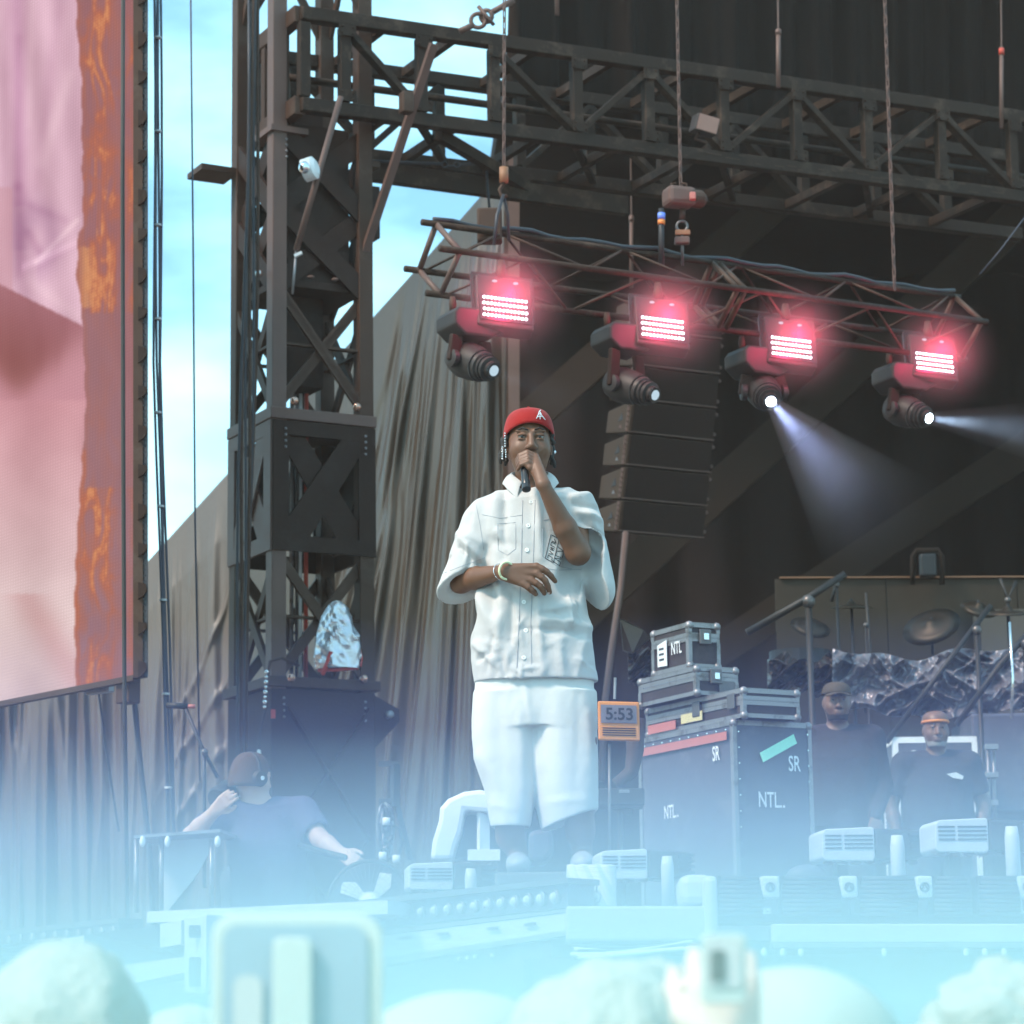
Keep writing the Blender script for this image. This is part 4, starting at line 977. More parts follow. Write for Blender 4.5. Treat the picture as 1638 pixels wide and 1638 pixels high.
# ---------------------------------------------------------------- flight cases
def fcase(name, lab, corner, wA, wB, h, body, trim, lid=None, rot=0, grp=None, ww=.028, balls=True, latchB=(), latchA=()):
    u = Matrix.Rotation(rot, 3, 'Z') @ UB; v = Matrix.Rotation(rot, 3, 'Z') @ VA
    c = Vector(corner); root = thing(name, lab, 'flight case', c-UZ*h+(u*wB+v*wA)/2, grp)
    o = c-UZ*h; g = .006
    build(MB().para(o+u*g+v*g+UZ*g, u*(wB-2*g), v*(wA-2*g), UZ*(h-2*g)), 'shell', M[body], root)
    def edges(z0, z1, nm):
        mb = MB(); e = ww
        for z in (z0, z1-e*.8):
            mb.para(o+UZ*z, u*wB, v*.006, UZ*e*.8); mb.para(o+UZ*z+v*.0062, u*.006, v*(wA-.0062), UZ*e*.8)
            mb.para(o+UZ*z+v*.0062+u*(wB-.006), u*.006, v*(wA-.0062), UZ*e*.8)
        for (a, b) in ((0, 0), (wB, 0), (0, wA)):
            p = o+u*a+v*b; su = u*e*.8*(1 if a == 0 else -1); sv = v*e*.8*(1 if b == 0 else -1)
            mb.para(p+UZ*(z0+e*.8)-su.normalized()*.002-sv.normalized()*.002, su, sv.normalized()*.008, UZ*(z1-z0-e*1.6))
            mb.para(p+UZ*(z0+e*.8)-su.normalized()*.002+sv.normalized()*.0062, su.normalized()*.008, sv, UZ*(z1-z0-e*1.6))
        # top rims
        mb.para(o+UZ*(z1+.001), u*wB, v*e, UZ*.004); mb.para(o+UZ*(z1+.001)+v*(e+.001), u*e, v*(wA-e-.001), UZ*.004)
        build(mb, nm, M[trim], root)
    if lid:
        edges(0, h-lid-.003, 'edge_trim'); edges(h-lid, h, 'lid_trim')
    else: edges(0, h, 'edge_trim')
    if balls:
        for a in (0, wB):
            for b in (0, wA):
                for z in (0, h):
                    build(MB().ball(o+u*(a+(.012 if a == 0 else -.012))+v*(b+(.012 if b == 0 else -.012))+UZ*(z+(.012 if z == 0 else -.012)), .025, 10), 'ball_corner', M['alu'], root, smooth=True)
    zl = h-(lid or h*.3)
    for t in latchB:
        p = o+u*wB*t+UZ*zl-v*.012
        l = build(MB().box(p, (.075, .012, .085), Matrix.Rotation(TH+rot, 3, 'Z')), 'butterfly_latch', M['alu_dark'], root, bevel=.006)
        build(MB().box(p-v*.012, (.030, .01, .04), Matrix.Rotation(TH+rot, 3, 'Z')), 'latch_key', M['chrome'], l, bevel=.004)
    for t in latchA:
        p = o+v*wA*t+UZ*zl-u*.012
        l = build(MB().box(p, (.012, .075, .085), Matrix.Rotation(TH+rot, 3, 'Z')), 'butterfly_latch', M['alu_dark'], root, bevel=.006)
    def face(side, x, z):     # point on the left (A) or right (B) face
        return (o+u*x-v*.008+UZ*z) if side == 'B' else (o+v*x-u*.008+UZ*z)
    return root, face, u, v
GR = 'flight cases stacked beside the clock'
K1 = P(1172, 1152, 15.0); hb = K1.z-ZS
r, face, u, v = fcase('road_case', 'big blue black road case at the bottom of the stack', K1, 1.0, .50, hb, 'case_blue', 'alu', None, 0, GR, ww=.03)
for (side, x, z, h_, tx) in (('B', .34, hb-.26, .085, 'SR'), ('B', .14, hb-.46, .085, 'NTL.')):
    mb = text_mb(tx, face(side, x, z), u, UZ, h_, squeeze=.62, bold=.012)
    if tx[-1] == '.': mb.para(face(side, x, z)+u*.158-v*.001, u*.012, UZ*.014, -v*.001)
    build(mb, 'stencil_lettering', M['stencil'], r)
for (x, z, h_, tx) in ((.20, hb-.20, .08, 'SR'), (.72, hb-.47, .075, 'NTL.')):
    mb = text_mb(tx, face('A', x, z), -v, UZ, h_, squeeze=.62, bold=.012)
    if tx[-1] == '.': mb.para(face('A', x, z)-v*.142-u*.001, -v*.010, UZ*.012, -u*.001)
    build(mb, 'stencil_lettering', M['stencil'], r)
a = face('B', .16, hb-.17); build(MB().prism([a, a+u*.02-UZ*.05, a+u*.24+UZ*.06, a+u*.22+UZ*.11], -v*.003), 'green_tape', M['tape_green'], r)
a = face('A', .05, hb-.10); build(MB().para(a, v*.92, UZ*.045, -u*.003), 'pink_tape', M['tape_pink'], r)
mb = MB()
for k in range(12): mb.ball(face('B', .47, hb-.06-.085*k), .006, 6); mb.ball(face('B', .03, hb-.06-.085*k), .006, 6)
for k in range(10): mb.ball(face('A', .06+.095*k, hb-.045), .006, 6)
build(mb, 'rivet', M['chrome'], r)
for x in (.10, .36):
    build(MB().para(face('B', x, .2), u*.10, UZ*.10, -v*.006), 'recessed_handle', M['grey_plastic'], r, bevel=.01)
    build(MB().para(face('A', x*1.9, .24), v*.10, UZ*.10, -u*.006), 'recessed_handle', M['grey_plastic'], r, bevel=.01)
K2 = K1+UZ*.175-UB*.02-VA*.03+UZ*.0
r, face, u, v = fcase('flat_case', 'long flat flight case with aluminium edges lying on the big road case', P(1188, 1101, 14.93), 1.02, .36, P(1188, 1101, 14.93).z-K1.z-.008, 'case_black', 'alu', .06, 0, GR, latchB=(), latchA=(.45, .1))
build(MB().para(face('A', .40, .03), v*.22, UZ*.05, -u*.004), 'yellow_tape', M['tape_yellow'], r)
build(MB().para(face('A', .68, .01), v*.30, UZ*.05, -u*.004), 'pink_tape', M['tape_pink'], r)
zf = P(1188, 1101, 14.93).z
c3 = P(1113, 1066, 15.22); 
r, face, u, v = fcase('middle_case', 'low flight case with studded side between flat case and top case', c3, .62, .27, c3.z-zf-.008, 'case_black', 'alu', .05, 0, GR, latchB=(.45,))
mb = MB()
for k in range(26): mb.ball(face('A', .05+.02*k, .10), .004, 5)
build(mb, 'stud', M['chrome'], r)
build(MB().para(face('B', .14, .02), u*.10, UZ*.06, -v*.004), 'plate', M['alu_dark'], r)
c4 = P(1101, 996, 15.30)
r, face, u, v = fcase('top_case', 'small cube flight case with NTL lettering on top of the stack', c4, .40, .20, c4.z-c3.z-.008, 'case_black', 'alu', .075, 0, GR, latchB=(.5,))
mb = text_mb('NTL', face('A', .175, .09), -v, UZ, .07, squeeze=.62, bold=.012); build(mb, 'stencil_lettering', M['stencil'], r)
a = face('A', .32, .04); build(MB().prism([a, a-v*.10-UZ*.005, a-v*.10+UZ*.14, a+UZ*.12], -u*.003), 'paper_label', M['white_plastic'], r)
for k in range(3): build(MB().para(face('A', .25, .07+.03*k)-u*.003, v*.05, UZ*.012, -u*.002), 'label_print', M['cable'], r)

# ---------------------------------------------------------------- clock on a stand
ck = thing('stage_clock', 'orange framed digital clock reading 5:53 on a thin stand', 'clock', P(975, 1420, 11.1))
cc = P(990, 1153, 11.1); a = Vector((.165, .02, -.004)); b = UZ*.155
build(MB().para(cc-a/2-b/2, a, b, (0, .03, 0)), 'clock_case', M['orange'], ck, bevel=.006)
build(MB().para(cc-a*.43-b*.06+Vector((0, -.006, 0)), a*.86, b*.46, (0, .004, 0)), 'clock_display', defm('lcd', (.16, .14, .17), .35), ck)
mb = text_mb('5:53', cc-a*.33+b*.02+Vector((0, -.012, 0)), a, UZ, .048, squeeze=1.0, bold=.02); build(mb, 'digits', M['black'], ck)
for k in range(4): build(MB().para(cc-a*.40-b*(.20+.06*k)+Vector((0, -.004, 0)), a*.8, b*.02, (0, .003, 0)), 'speaker_slot', M['brace'], ck)
build(MB().tube([P(975, 1190, 11.12), P(975, 1400, 11.12)], .006, 8), 'stand_pole', M['alu_dark'], ck, smooth=True)
build(MB().lathe(Vector((P(975, 1400, 11.12).x, 11.12, ZS)), UZ, [(.10, 0), (.10, .012), (.01, .02)], 20), 'stand_foot', M['dark_plastic'], ck)
build(MB().tube([P(983, 1118, 11.15), P(984, 1084, 11.15)], .006, 6), 'clamp_rod', M['alu'], ck)

# monitor screens / keys stand behind the clock
kb = thing('keyboard_stand', 'small dark device on a folding stand behind the clock', 'device', P(1000, 1420, 13.4))
build(MB().para(P(950, 1288, 13.2), (.24, .03, 0), (0, .25, 0), (0, 0, .08)), 'device_case', M['dark_plastic'], kb, bevel=.008)
build(MB().para(P(990, 1268, 13.19), (.05, .006, 0), (0, .004, 0), (0, 0, .015)), 'display_label', M['alu'], kb)
build(MB().beam(P(978, 1290, 13.4), P(1012, 1300, 13.4), .02, .03), 'stand_arm', M['steel_dark'], kb)
build(MB().tube([P(992, 1295, 13.4), P(992, 1395, 13.4)], .012, 8), 'stand_pole', M['steel_dark'], kb, smooth=True)
build(MB().tube([P(1015, 1150, 13.5), P(1016, 1200, 13.5), P(1010, 1235, 13.5), P(985, 1255, 13.5)], .05, 10, r1=.03), 'gooseneck', M['steel_dark'], kb, smooth=True)

# small folded tarp hanging left of the cases
tf = MB(); pts = [(992, 990), (1001, 992), (1030, 1008), (1041, 1020), (1012, 1045), (997, 1040)]
tf.prism([P(x, y, 19+.1*(i % 2)) for i, (x, y) in enumerate(pts)], (0, .05, 0))
tag(build(tf, 'folded_tarpaulin', M['foil_dark'], bevel=.005), 'small folded brown tarpaulin piece hanging left of the cases', 'tarpaulin')

# ---------------------------------------------------------------- rear drum riser area
def crumple(name, x0, y0, x1, y1, Y, nx, ny, amp, m, lab, seed, skew=0):
    def cf(u_, v_):
        x = lerp(x0, x1, u_); yt = y0+skew*math.sin(u_*9+seed)+.6*skew*math.sin(u_*21); yb = y1+skew*1.3*math.sin(u_*6+seed)+skew*.5*math.sin(u_*31)
        y = lerp(yb, yt, v_); X = (x-x0)/30; V = (y-y0)/30
        f = 1.2*rn2(X*.9+V*1.3+n2(X, V)*.8+seed, X*.25-V*.3+3)**3+.8*rn2(X*1.1-V*1.7+n2(X+5, V)*.9, X*.4+V*.3+seed)**3+.4*rn2(X*3+V*2, V*1.5-X+seed)**2+.15*n2(X*7, V*7)
        return P(x, y, Y-amp*f)
    return tag(build(MB().grid(cf, nx*6, ny*6), name, m, solid=.004, smooth=True), lab, 'cover')
crumple('drum_cover', 1332, 1045, 1700, 1140, 22.0, 40, 14, .16, M['foil'], 'crumpled silver cover sheet draped over the drum riser gear', 5, 8)
crumple('prop_cover', 1228, 1052, 1345, 1110, 22.4, 16, 9, .14, M['foil_dark'], 'crumpled brown cover heap behind the flight cases', 9, 6)
crumple('prop_cover', 1005, 1040, 1045, 1095, 19.4, 8, 8, .09, M['foil_dark'], 'small crumpled dark cover behind the clock', 11, 4)
sh = thing('drum_shield', 'large brown tinted clear screen behind the drum kit', 'screen', P(1440, 1250, 24))
mgl = defm('shield_panel', (.055, .040, .030), .6, spec=.15)
for (xa, xb) in ((1249, 1428), (1430, 1640), (1642, 1760)):
    build(MB().para(P(xa, 1230, 24), P(xb, 1230, 24)-P(xa, 1230, 24), UZ*(P(xa, 926, 24).z-P(xa, 1230, 24).z), (0, .02, 0)), 'panel', mgl, sh)
build(MB().beam(P(1247, 924, 23.98), P(1770, 922, 23.98), .03, .012), 'top_edge', M['dull_orange'], sh)
build(MB().para(P(1560, 1060, 23.9), (.9, 0, 0), (0, .02, 0), (0, 0, .46)), 'pale_panel', defm('pale_panel', (.10, .075, .055), .6), sh)
build(MB().para(P(1555, 1180, 23.9), (.9, 0, 0), (0, .02, 0), (0, 0, .55)), 'pale_panel', M['pale_panel'], sh)
def cymbal(px, py, Y, rpx, tilt, lab, roll=0):
    r_ = rpx*Y/F_PX; ax = Vector((math.sin(roll), -math.sin(tilt), math.cos(tilt))).normalized()
    root = thing('cymbal_stand', lab, 'cymbal', P(px, 1420, Y), 'cymbals of the drum kit')
    build(MB().lathe(P(px, py, Y), ax, [(r_, 0), (r_*.6, .02), (r_*.22, .03), (r_*.15, .055), (.01, .06)], 28), 'cymbal', defm('bronze', (.045, .034, .026), .5, .6) if 'bronze' not in M else M['bronze'], root, smooth=True)
    build(MB().tube([P(px, py, Y)+UZ*.08, Vector((P(px, py, Y).x, Y, ZS+.02))], .012, 8), 'stand_pole', M['black'], root, smooth=True)
cymbal(1296, 1004, 22.6, 33, R(38), 'small low cymbal at the left of the shield', .2)
cymbal(1362, 973, 23.2, 36, R(8), 'flat thin cymbal in the middle of the shield')
cymbal(1490, 1003, 22.8, 48, R(42), 'wide tilted cymbal left of the slanting boom', -.35)
cymbal(1565, 975, 23.0, 30, R(35), 'pale cymbal against the bright rear panel', .2)
cymbal(1612, 982, 22.4, 40, R(14), 'cymbal near the right edge of the picture')
tag(build(MB().lathe(P(1280, 1062, 22.8), UZ, [(.25, -.16), (.25, .10), (.24, .10)], 28), 'floor_tom', M['black']), 'dark drum under the small low cymbal', 'drum')
def boom(pts, r, lab, pole=None, Y=None):
    root = thing('boom_stand', lab, 'microphone stand', P(*pts[0], Y), 'boom stands on the stage')
    build(MB().tube([P(*q, Y) for q in pts], r, 10), 'boom_arm', M['black'], root, smooth=True)
    if pole:
        p = P(*pole, Y); build(MB().tube([p, Vector((p.x, p.y, ZS+.02))], r*.9, 8), 'stand_pole', M['black'], root, smooth=True)
        build(MB().ball(p, r*2, 10), 'joint', M['alu_dark'], root, smooth=True)
        for k in range(3):
            an = k*2.1+.4; f = Vector((p.x, p.y, ZS+.22)); build(MB().tube([f, f+Vector((math.cos(an)*.3, math.sin(an)*.3, -.21))], .009, 6), 'leg', M['black'], root)
boom([(1195, 1012), (1290, 958), (1352, 918)], .028, 'thick black boom arm crossing the shield corner', (1293, 962), 21.5)
boom([(1418, 1188), (1585, 968)], .020, 'long black boom slanting up to the pale cymbal', (1562, 1008), 20.6)
boom([(1530, 1160), (1600, 1063), (1665, 990)], .022, 'second black boom slanting out at the right edge', (1640, 1030), 20.3)
boom([(1338, 930), (1330, 962)], .014, 'short dark microphone stand beside the flat cymbal', (1338, 935), 22.9)
boom([(1385, 948), (1392, 1045), (1384, 1140)], .011, 'thin upright stand in front of the silver cover', (1385, 1000), 22.2)
boom([(1600, 925), (1612, 960), (1625, 930)], .014, 'forked dark stand at the far right', (1612, 960), 22.6)
# silver mast
tag(build(MB().tube([P(1615, 995, 20.2), P(1620, 1085, 20.2), P(1618, 1150, 20.2)], .010, 8), 'silver_rod', M['chrome'], smooth=True), 'thin silver rod with red tip near the right edge', 'rod')
fr_ = thing('lamp_bracket', 'rounded tubular frame with a small lamp above the shield', 'bracket', P(1484, 930, 23.8))
build(MB().tube([P(1460, 935, 23.8), P(1460, 890, 23.8), P(1466, 880, 23.8), P(1500, 880, 23.8), P(1507, 890, 23.8), P(1507, 935, 23.8)], .022, 8), 'frame_tube', M['brace'], fr_, smooth=True)
build(MB().box(P(1484, 905, 23.7), (.14, .12, .2)), 'lamp_box', M['black'], fr_, bevel=.02)
# white edged case between the crew
wc = P(1428, 1180, 20.6)
r, face, u, v = fcase('amp_case', 'dark rack case with white edges and round sticker behind the crew', wc, .5, .62, wc.z-ZS, 'case_blue', 'white_plastic', None, R(-26), None, ww=.05, balls=False)
build(MB().lathe(face('B', .15, wc.z-ZS-.15), -v, [(.055, 0), (.055, .004)], 20), 'round_sticker', M['stencil'], r)
build(MB().lathe(face('B', .15, wc.z-ZS-.15)-v*.004, -v, [(.03, 0), (.03, .003)], 16), 'sticker_ring', M['case_blue'], r)
for (x, z, w2, h2) in ((.02, .22, .12, .14), (.10, .42, .10, .20), (.30, .42, .10, .20)): build(MB().para(face('B', x, wc.z-ZS-z-h2), u*w2, UZ*h2, -v*.004), 'pale_panel', M['stencil'], r)
r2 = thing('rack_mast', 'pale metal mast with fittings at the right behind the second guard', 'mast', P(1582, 1420, 19.0))
for dx in (0, 9): build(MB().tube([P(1580+dx, 1190, 19.0), P(1583+dx, 1330, 19)], .012, 8), 'mast_tube', M['alu'], r2, smooth=True)
for y in (1195, 1240, 1285): build(MB().box(P(1586, y, 18.95), (.09, .05, .04)), 'mast_clamp', M['alu'], r2, bevel=.006)
# low dark riser behind the right lamps
tag(build(MB().para(P(1560, 1300, 21.2), (2.5, 0, 0), (0, 1.0, 0), (0, 0, .75)), 'drum_riser', M['case_blue'], bevel=.02), 'dark box shaped riser at the right behind the guards', 'riser')

# ---------------------------------------------------------------- floor wash lamps
def wash(px, py, Y, wpx, lab, yaw=R(8), tilt=R(8)):
    # px,py: centre of the light-coloured left box
    k = Y/F_PX; W = wpx*k; c = P(px, py, Y)
    root = thing('wash_light', lab, 'stage light', Vector((c.x, c.y, ZS)), 'floor wash lamps along the stage front')
    x = Vector((math.cos(yaw), math.sin(yaw), 0)); y = Vector((-math.sin(yaw), math.cos(yaw), 0)); z = UZ
    # light grey front shell with rounded ends and vents (pattern as recessed slots)
    H = W*.33; D = W*.55
    o = c-x*W*.5-z*H*.5
    prof = [(0, .12), (.03, 0.02), (.5, 0), (.52, .1), (.52, .95), (.5, 1), (.04, .94), (0, .82)]
    body = build(MB().prism([o+x*W*u_+z*H*v_ for u_, v_ in prof], y*D), 'head_shell', M['grey_plastic'], root, bevel=.012)
    mb = MB()
    for a0, a1 in ((.03, .19), (.22, .50)):
        for j in range(4): mb.para(o+x*W*a0+z*H*(.36+.12*j)-y*.004, x*W*(a1-a0), z*H*.05, y*.006)
    build(mb, 'vent_slots', M['cable'], body)
    prof2 = [(.523, .04), (.93, .02), (1.0, .15), (1.02, .8), (.98, .9), (.523, .97)]
    rear = build(MB().prism([o+x*W*u_+z*H*v_ for u_, v_ in prof2], y*D), 'head_rear', M['dark_plastic'], root, bevel=.012)
    mb = MB()
    for j in range(4): mb.para(o+x*W*.86+z*H*(.16+.19*j)-y*.012, x*W*.175, z*H*.09, y*.012)
    build(mb, 'cooling_fins', M['black'], rear)
    mb = MB()
    for j in range(7): mb.ball(o+x*W*(.08+.14*j)+y*D*.2-z*H*.01, W*.055, 8, (1, 1, .5))
    build(mb, 'lens_row', M['steel_lit'], root, smooth=True)
    # yoke arms down to base
    for (a, r_) in ((.62, .062), (.02+.18, .05)):
        if a > .5:
            p = o+x*W*(a+.09)-y*.05; build(MB().tube([p+z*H*.72, p+z*H*.4, Vector((p.x, p.y, ZS+.07))], [W*.055, W*.07, W*.07], 14), 'yoke_arm', M['grey_plastic'], root, smooth=True)
        else:
            p = o+x*W*a+y*D*.5; build(MB().para(Vector((p.x, p.y, ZS+.07)), x*W*.13, y*.06, z*max(.05, (o.z-ZS-.02))), 'yoke_arm', M['dark_plastic'], root, bevel=.01)
    b = o+x*W*.08; b.z = ZS
    build(MB().para(b, x*W*.85, y*D*.9, z*.08), 'lamp_base', M['grey_plastic'], root, bevel=.015)
    return root
wash(1033, 1382, 10.75, 146, 'wash lamp right beside the performer, in front of the cases')
wash(1396, 1350, 11.6, 165, 'wash lamp standing in front of the first guard')
wash(1578, 1336, 11.3, 168, 'wash lamp cut by the right edge of the picture')
wash(722, 1401, 11.7, 136, 'wash lamp half hidden behind the lamp batten left of the performer')

# ---------------------------------------------------------------- right front: ribbed speaker bar
rb = thing('speaker_bar', 'long row of dark ribbed speaker units with pale badge plates on the stage lip', 'speakers', P(1400, 1470, 10.25))
mrib = defm('rib_black', (.018, .018, .03), .5)
YR = 10.2
segs = [(1150, 1214), (1251, 1340), (1376, 1462), (1495, 1550), (1566, 1626), (1662, 1750)]
def ribs(xa, xb, ya=1402, yb=1466, Y=YR):
    n = 9; mb = MB()
    for j in range(n):
        yy = ya+(yb-ya)*(j+.5)/n; bulge = .10*math.sqrt(max(0, 1-((j-n*.62)/(n*.9))**2))
        pa, pb = P(xa+(0 if j > 1 else 4-2*j), yy, Y-bulge), P(xb+(6 if j > 3 else j*1.5), yy, Y-bulge)
        mb.tube([pa, pb], .0088, 8)
    return mb
for (xa, xb) in segs:
    build(ribs(xa, xb), 'ribbed_unit', mrib, rb, smooth=True)
    build(MB().para(P(xa, 1468, YR+.0), P(xb+4, 1468, YR)-P(xa, 1468, YR), (0, .16, 0), (0, 0, .15)), 'cabinet', mrib, rb)
for (xa, xb) in ((1217, 1248), (1344, 1373), (1466, 1493), (1629, 1658)):
    bd = build(MB().para(P(xa, 1436, YR-.10), P(xb, 1436, YR-.1)-P(xa, 1436, YR-.1), (0, .12, 0), (0, 0, .078)), 'badge_plate', M['grey_plastic'], rb, bevel=.01)
    c = P((xa+xb)/2, 1419, YR-.105); mb = MB()
    mb.tube(ringm(c, .016, 0, n=8), .0035, 6); mb.tube([c-UZ*.012-Vector((.012, 0, 0)), c+UZ*.014, c-UZ*.012+Vector((.012, 0, 0))], .0035, 6)
    build(mb, 'badge_emblem', M['black'], bd)
build(MB().para(P(1146, 1476, YR-.06), (P(1800, 1476, YR-.06)-P(1146, 1476, YR-.06)), (0, .3, 0), (0, 0, .03)), 'mounting_shelf', mrib, rb)
cpw = [1152, 1200, 1262, 1330, 1338, 1465]
fb_ = thing('stage_lip_beam', 'long pale metal beam with bolts below the ribbed speaker row', 'beam', P(1440, 1515, 10.0))
build(MB().para(P(1236, 1508, 9.98), P(1800, 1508, 9.98)-P(1236, 1508, 9.98), (0, .14, 0), (0, 0, .066)), 'beam_body', M['concrete'], fb_, bevel=.006)
build(MB().para(P(1236, 1516, 9.96), P(1800, 1516, 9.96)-P(1236, 1516, 9.96), (0, .16, 0), (0, 0, .016)), 'beam_flange', M['alu'], fb_, bevel=.003)
build(MB().para(P(1146, 1506, 10.04), P(1233, 1506, 10.04)-P(1146, 1506, 10.04), (0, .12, 0), (0, 0, .055)), 'beam_end', M['alu_dark'], fb_, bevel=.006)
for px in (1222, 1252, 1281, 1414, 1545, 1575, 1606):
    build(MB().lathe(P(px, 1522, 9.97), UZ, [(.006, -.016), (.010, -.010), (.010, .004), (.005, .012)], 10), 'hanging_bolt', M['white_plastic'], fb_, smooth=True)
# centre block with cables
cbk = thing('stage_front_block', 'pale boxed fascia in the middle of the stage front', 'fascia', P(1020, 1530, 10.15))
build(MB().para(P(906, 1506, 10.12), P(1142, 1506, 10.12)-P(906, 1506, 10.12), (0, .4, 0), (0, 0, .125)), 'fascia_body', M['concrete'], cbk, bevel=.01)
build(MB().para(P(1088, 1448, 10.2), (.12, 0, 0), (0, .25, 0), (0, 0, .11)), 'rounded_end', M['grey_plastic'], cbk, bevel=.03)
build(MB().para(P(1128, 1500, 10.1), (.05, 0, 0), (0, .25, 0), (0, 0, .22)), 'end_post', M['grey_plastic'], cbk, bevel=.02)
cl = thing('cable_loom', 'loom of pale and dark cables sagging under the middle fascia', 'cables', P(1020, 1540, 9.95))
for i in range(6):
    y0 = 1512+i*3.0; sag = 7+3*math.sin(i*2.1)
    build(MB().tube([P(912+u_*190+(i % 3)*6, y0+sag*math.sin(u_*3.1+.3*i)-6*u_, 9.95-.01*i) for u_ in np.linspace(0, 1, 14)], .006+.002*(i % 2), 7), 'cable_strand', M['white_plastic' if i % 2 else 'cable'], cl, smooth=True)
# pale bag with a small line drawing
bg_ = thing('pale_bag', 'pale cloth bag with a small line drawing near the performer', 'bag', P(942, 1460, 10.5))
def bagf(u_, v_):
    p = P(lerp(908, 984, u_), lerp(1462, 1384, v_), 10.55); p.y += -.07*math.sin(math.pi*u_)**.5*(1-.5*v_)+.012*math.sin(u_*23+v_*11); return p
build(MB().grid(bagf, 24, 20), 'bag_cloth', M['pale_fabric'], bg_, smooth=True, solid=.01)
mb = MB()
for pts in ([(950, 1448), (946, 1440), (951, 1432), (960, 1431), (966, 1438), (963, 1447), (956, 1450), (950, 1448)], [(950, 1432), (945, 1420)], [(958, 1431), (959, 1419)], [(953, 1441), (956, 1443), (959, 1441)]):
    mb.tube([P(x-4, y-5, 10.46) for x, y in pts], .0028, 5)
build(mb, 'line_drawing', M['cable'], bg_)

# ---------------------------------------------------------------- left front: lamp batten on the angled lip
def LP(px, py):      # along the angled lip: depth grows to the left
    return 1/(1/10.30+(905-px)/905*(1/14.9-1/10.30))
bt = thing('lamp_batten', 'long batten of round lamps along the angled stage edge', 'stage lights', P(740, 1460, 10.9))
def bpt(px, py, dy=0): return P(px, py, LP(px, py)+dy)
def ytop(px): return 1408+(905-px)*.109
y0l, y1l = 575, 908
build(MB().prism([bpt(y0l, ytop(y0l)+4), bpt(y1l, ytop(y1l)+4), bpt(y1l, ytop(y1l)+44), bpt(y0l, ytop(y0l)+44)], VA.cross(UZ)*0+Vector((.10, .12, 0))), 'batten_body', M['case_blue'], bt)
build(MB().prism([bpt(y0l, ytop(y0l)-4, -.06), bpt(y1l, ytop(y1l)-4, -.06), bpt(y1l, ytop(y1l)+5, -.06), bpt(y0l, ytop(y0l)+5, -.06)], Vector((.12, .16, 0))), 'batten_hood', M['alu_dark'], bt)
lipn = Vector((-.88, -.47, 0))
for k in range(15):
    px = 592+k*21.4; s = 1+(k-7)*.02; c = bpt(px, ytop(px)+26)+lipn*.012
    rg = build(MB().lathe(c, lipn, [(.020*s, -.02), (.026*s, 0), (.022*s, .006), (.020*s, .0)], 16), 'round_lamp', M['alu'], bt, smooth=True)
    build(MB().ball(c+lipn*.002, .017*s, 10, (1, .7, 1)), 'lamp_lens', M['grey_plastic'], rg, smooth=True)
lb = thing('angled_lip_beam', 'long slotted metal beam under the angled lamp batten', 'beam', P(740, 1530, 10.9))
build(MB().prism([bpt(560, ytop(560)+58, -.05), bpt(914, ytop(914)+52, -.05), bpt(914, ytop(914)+86, -.05), bpt(560, ytop(560)+104, -.05)], Vector((.12, .16, 0))), 'beam_body', M['concrete'], lb)
build(MB().prism([bpt(560, ytop(560)+48, -.06), bpt(914, ytop(914)+46, -.06), bpt(914, ytop(914)+51, -.06), bpt(560, ytop(560)+56, -.06)], Vector((.10, .12, 0))), 'upper_rail', M['alu'], lb)
build(MB().prism([bpt(560, ytop(560)+95, -.07), bpt(914, ytop(914)+80, -.07), bpt(914, ytop(914)+88, -.07), bpt(560, ytop(560)+106, -.07)], Vector((.10, .12, 0))), 'lower_rail', M['alu'], lb)
for px in (640, 700, 780, 840): build(MB().prism([bpt(px, ytop(px)+62, -.07), bpt(px+18, ytop(px+18)+62, -.07), bpt(px+18, ytop(px+18)+67, -.07), bpt(px, ytop(px)+67, -.07)], Vector((-.004, -.006, 0))), 'slot', M['cable'], lb)
for px in (735, 748, 760, 787): build(MB().ball(bpt(px, ytop(px)+107, -.02), .010, 8), 'bolt_head', M['white_plastic'], lb, smooth=True)
# far left strips
b2 = thing('lamp_batten', 'short lamp batten at the far left corner of the stage edge', 'stage lights', P(95, 1500, 14.2))
def ff(px): return 1480+(190-px)*.085
build(MB().prism([P(-30, ff(-30)-7, 14.6), P(190, ff(190)-12, 14.0), P(190, ff(190)-4, 14.0), P(-30, ff(-30)+1, 14.6)], (.1, .15, 0)), 'batten_hood', M['alu_dark'], b2)
build(MB().prism([P(-30, ff(-30)+1, 14.62), P(190, ff(190)-4, 14.02), P(190, ff(190)+17, 14.02), P(-30, ff(-30)+20, 14.62)], (.1, .15, 0)), 'batten_body', M['case_blue'], b2)
for k in range(11):
    px = -5+k*18.5; Y = 14.55-.55*(px+30)/220; rg = build(MB().lathe(P(px, ff(px)+8, Y), lipn, [(.020, -.01), (.026, 0), (.020, .006)], 12), 'round_lamp', M['alu'], b2, smooth=True)
rb2 = thing('speaker_bar', 'ribbed dark speaker units at the left corner of the stage lip', 'speakers', P(190, 1560, 12.6))
def rib2(xa, ya0, ya1, xb, yb0, yb1, Ya, Yb):
    mb = MB(); n = 9
    for j in range(n):
        t = (j+.5)/n; mb.tube([P(xa, lerp(ya0, ya1, t), Ya-.08*math.sin(t*2.6)), P(xb, lerp(yb0, yb1, t), Yb-.08*math.sin(t*2.6))], .0095, 8)
    return mb
build(rib2(-30, 1514, 1560, 96, 1500, 1550, 13.6, 13.1), 'ribbed_unit', mrib, rb2, smooth=True)
build(rib2(136, 1494, 1556, 252, 1480, 1546, 12.9, 12.4), 'ribbed_unit', mrib, rb2, smooth=True)
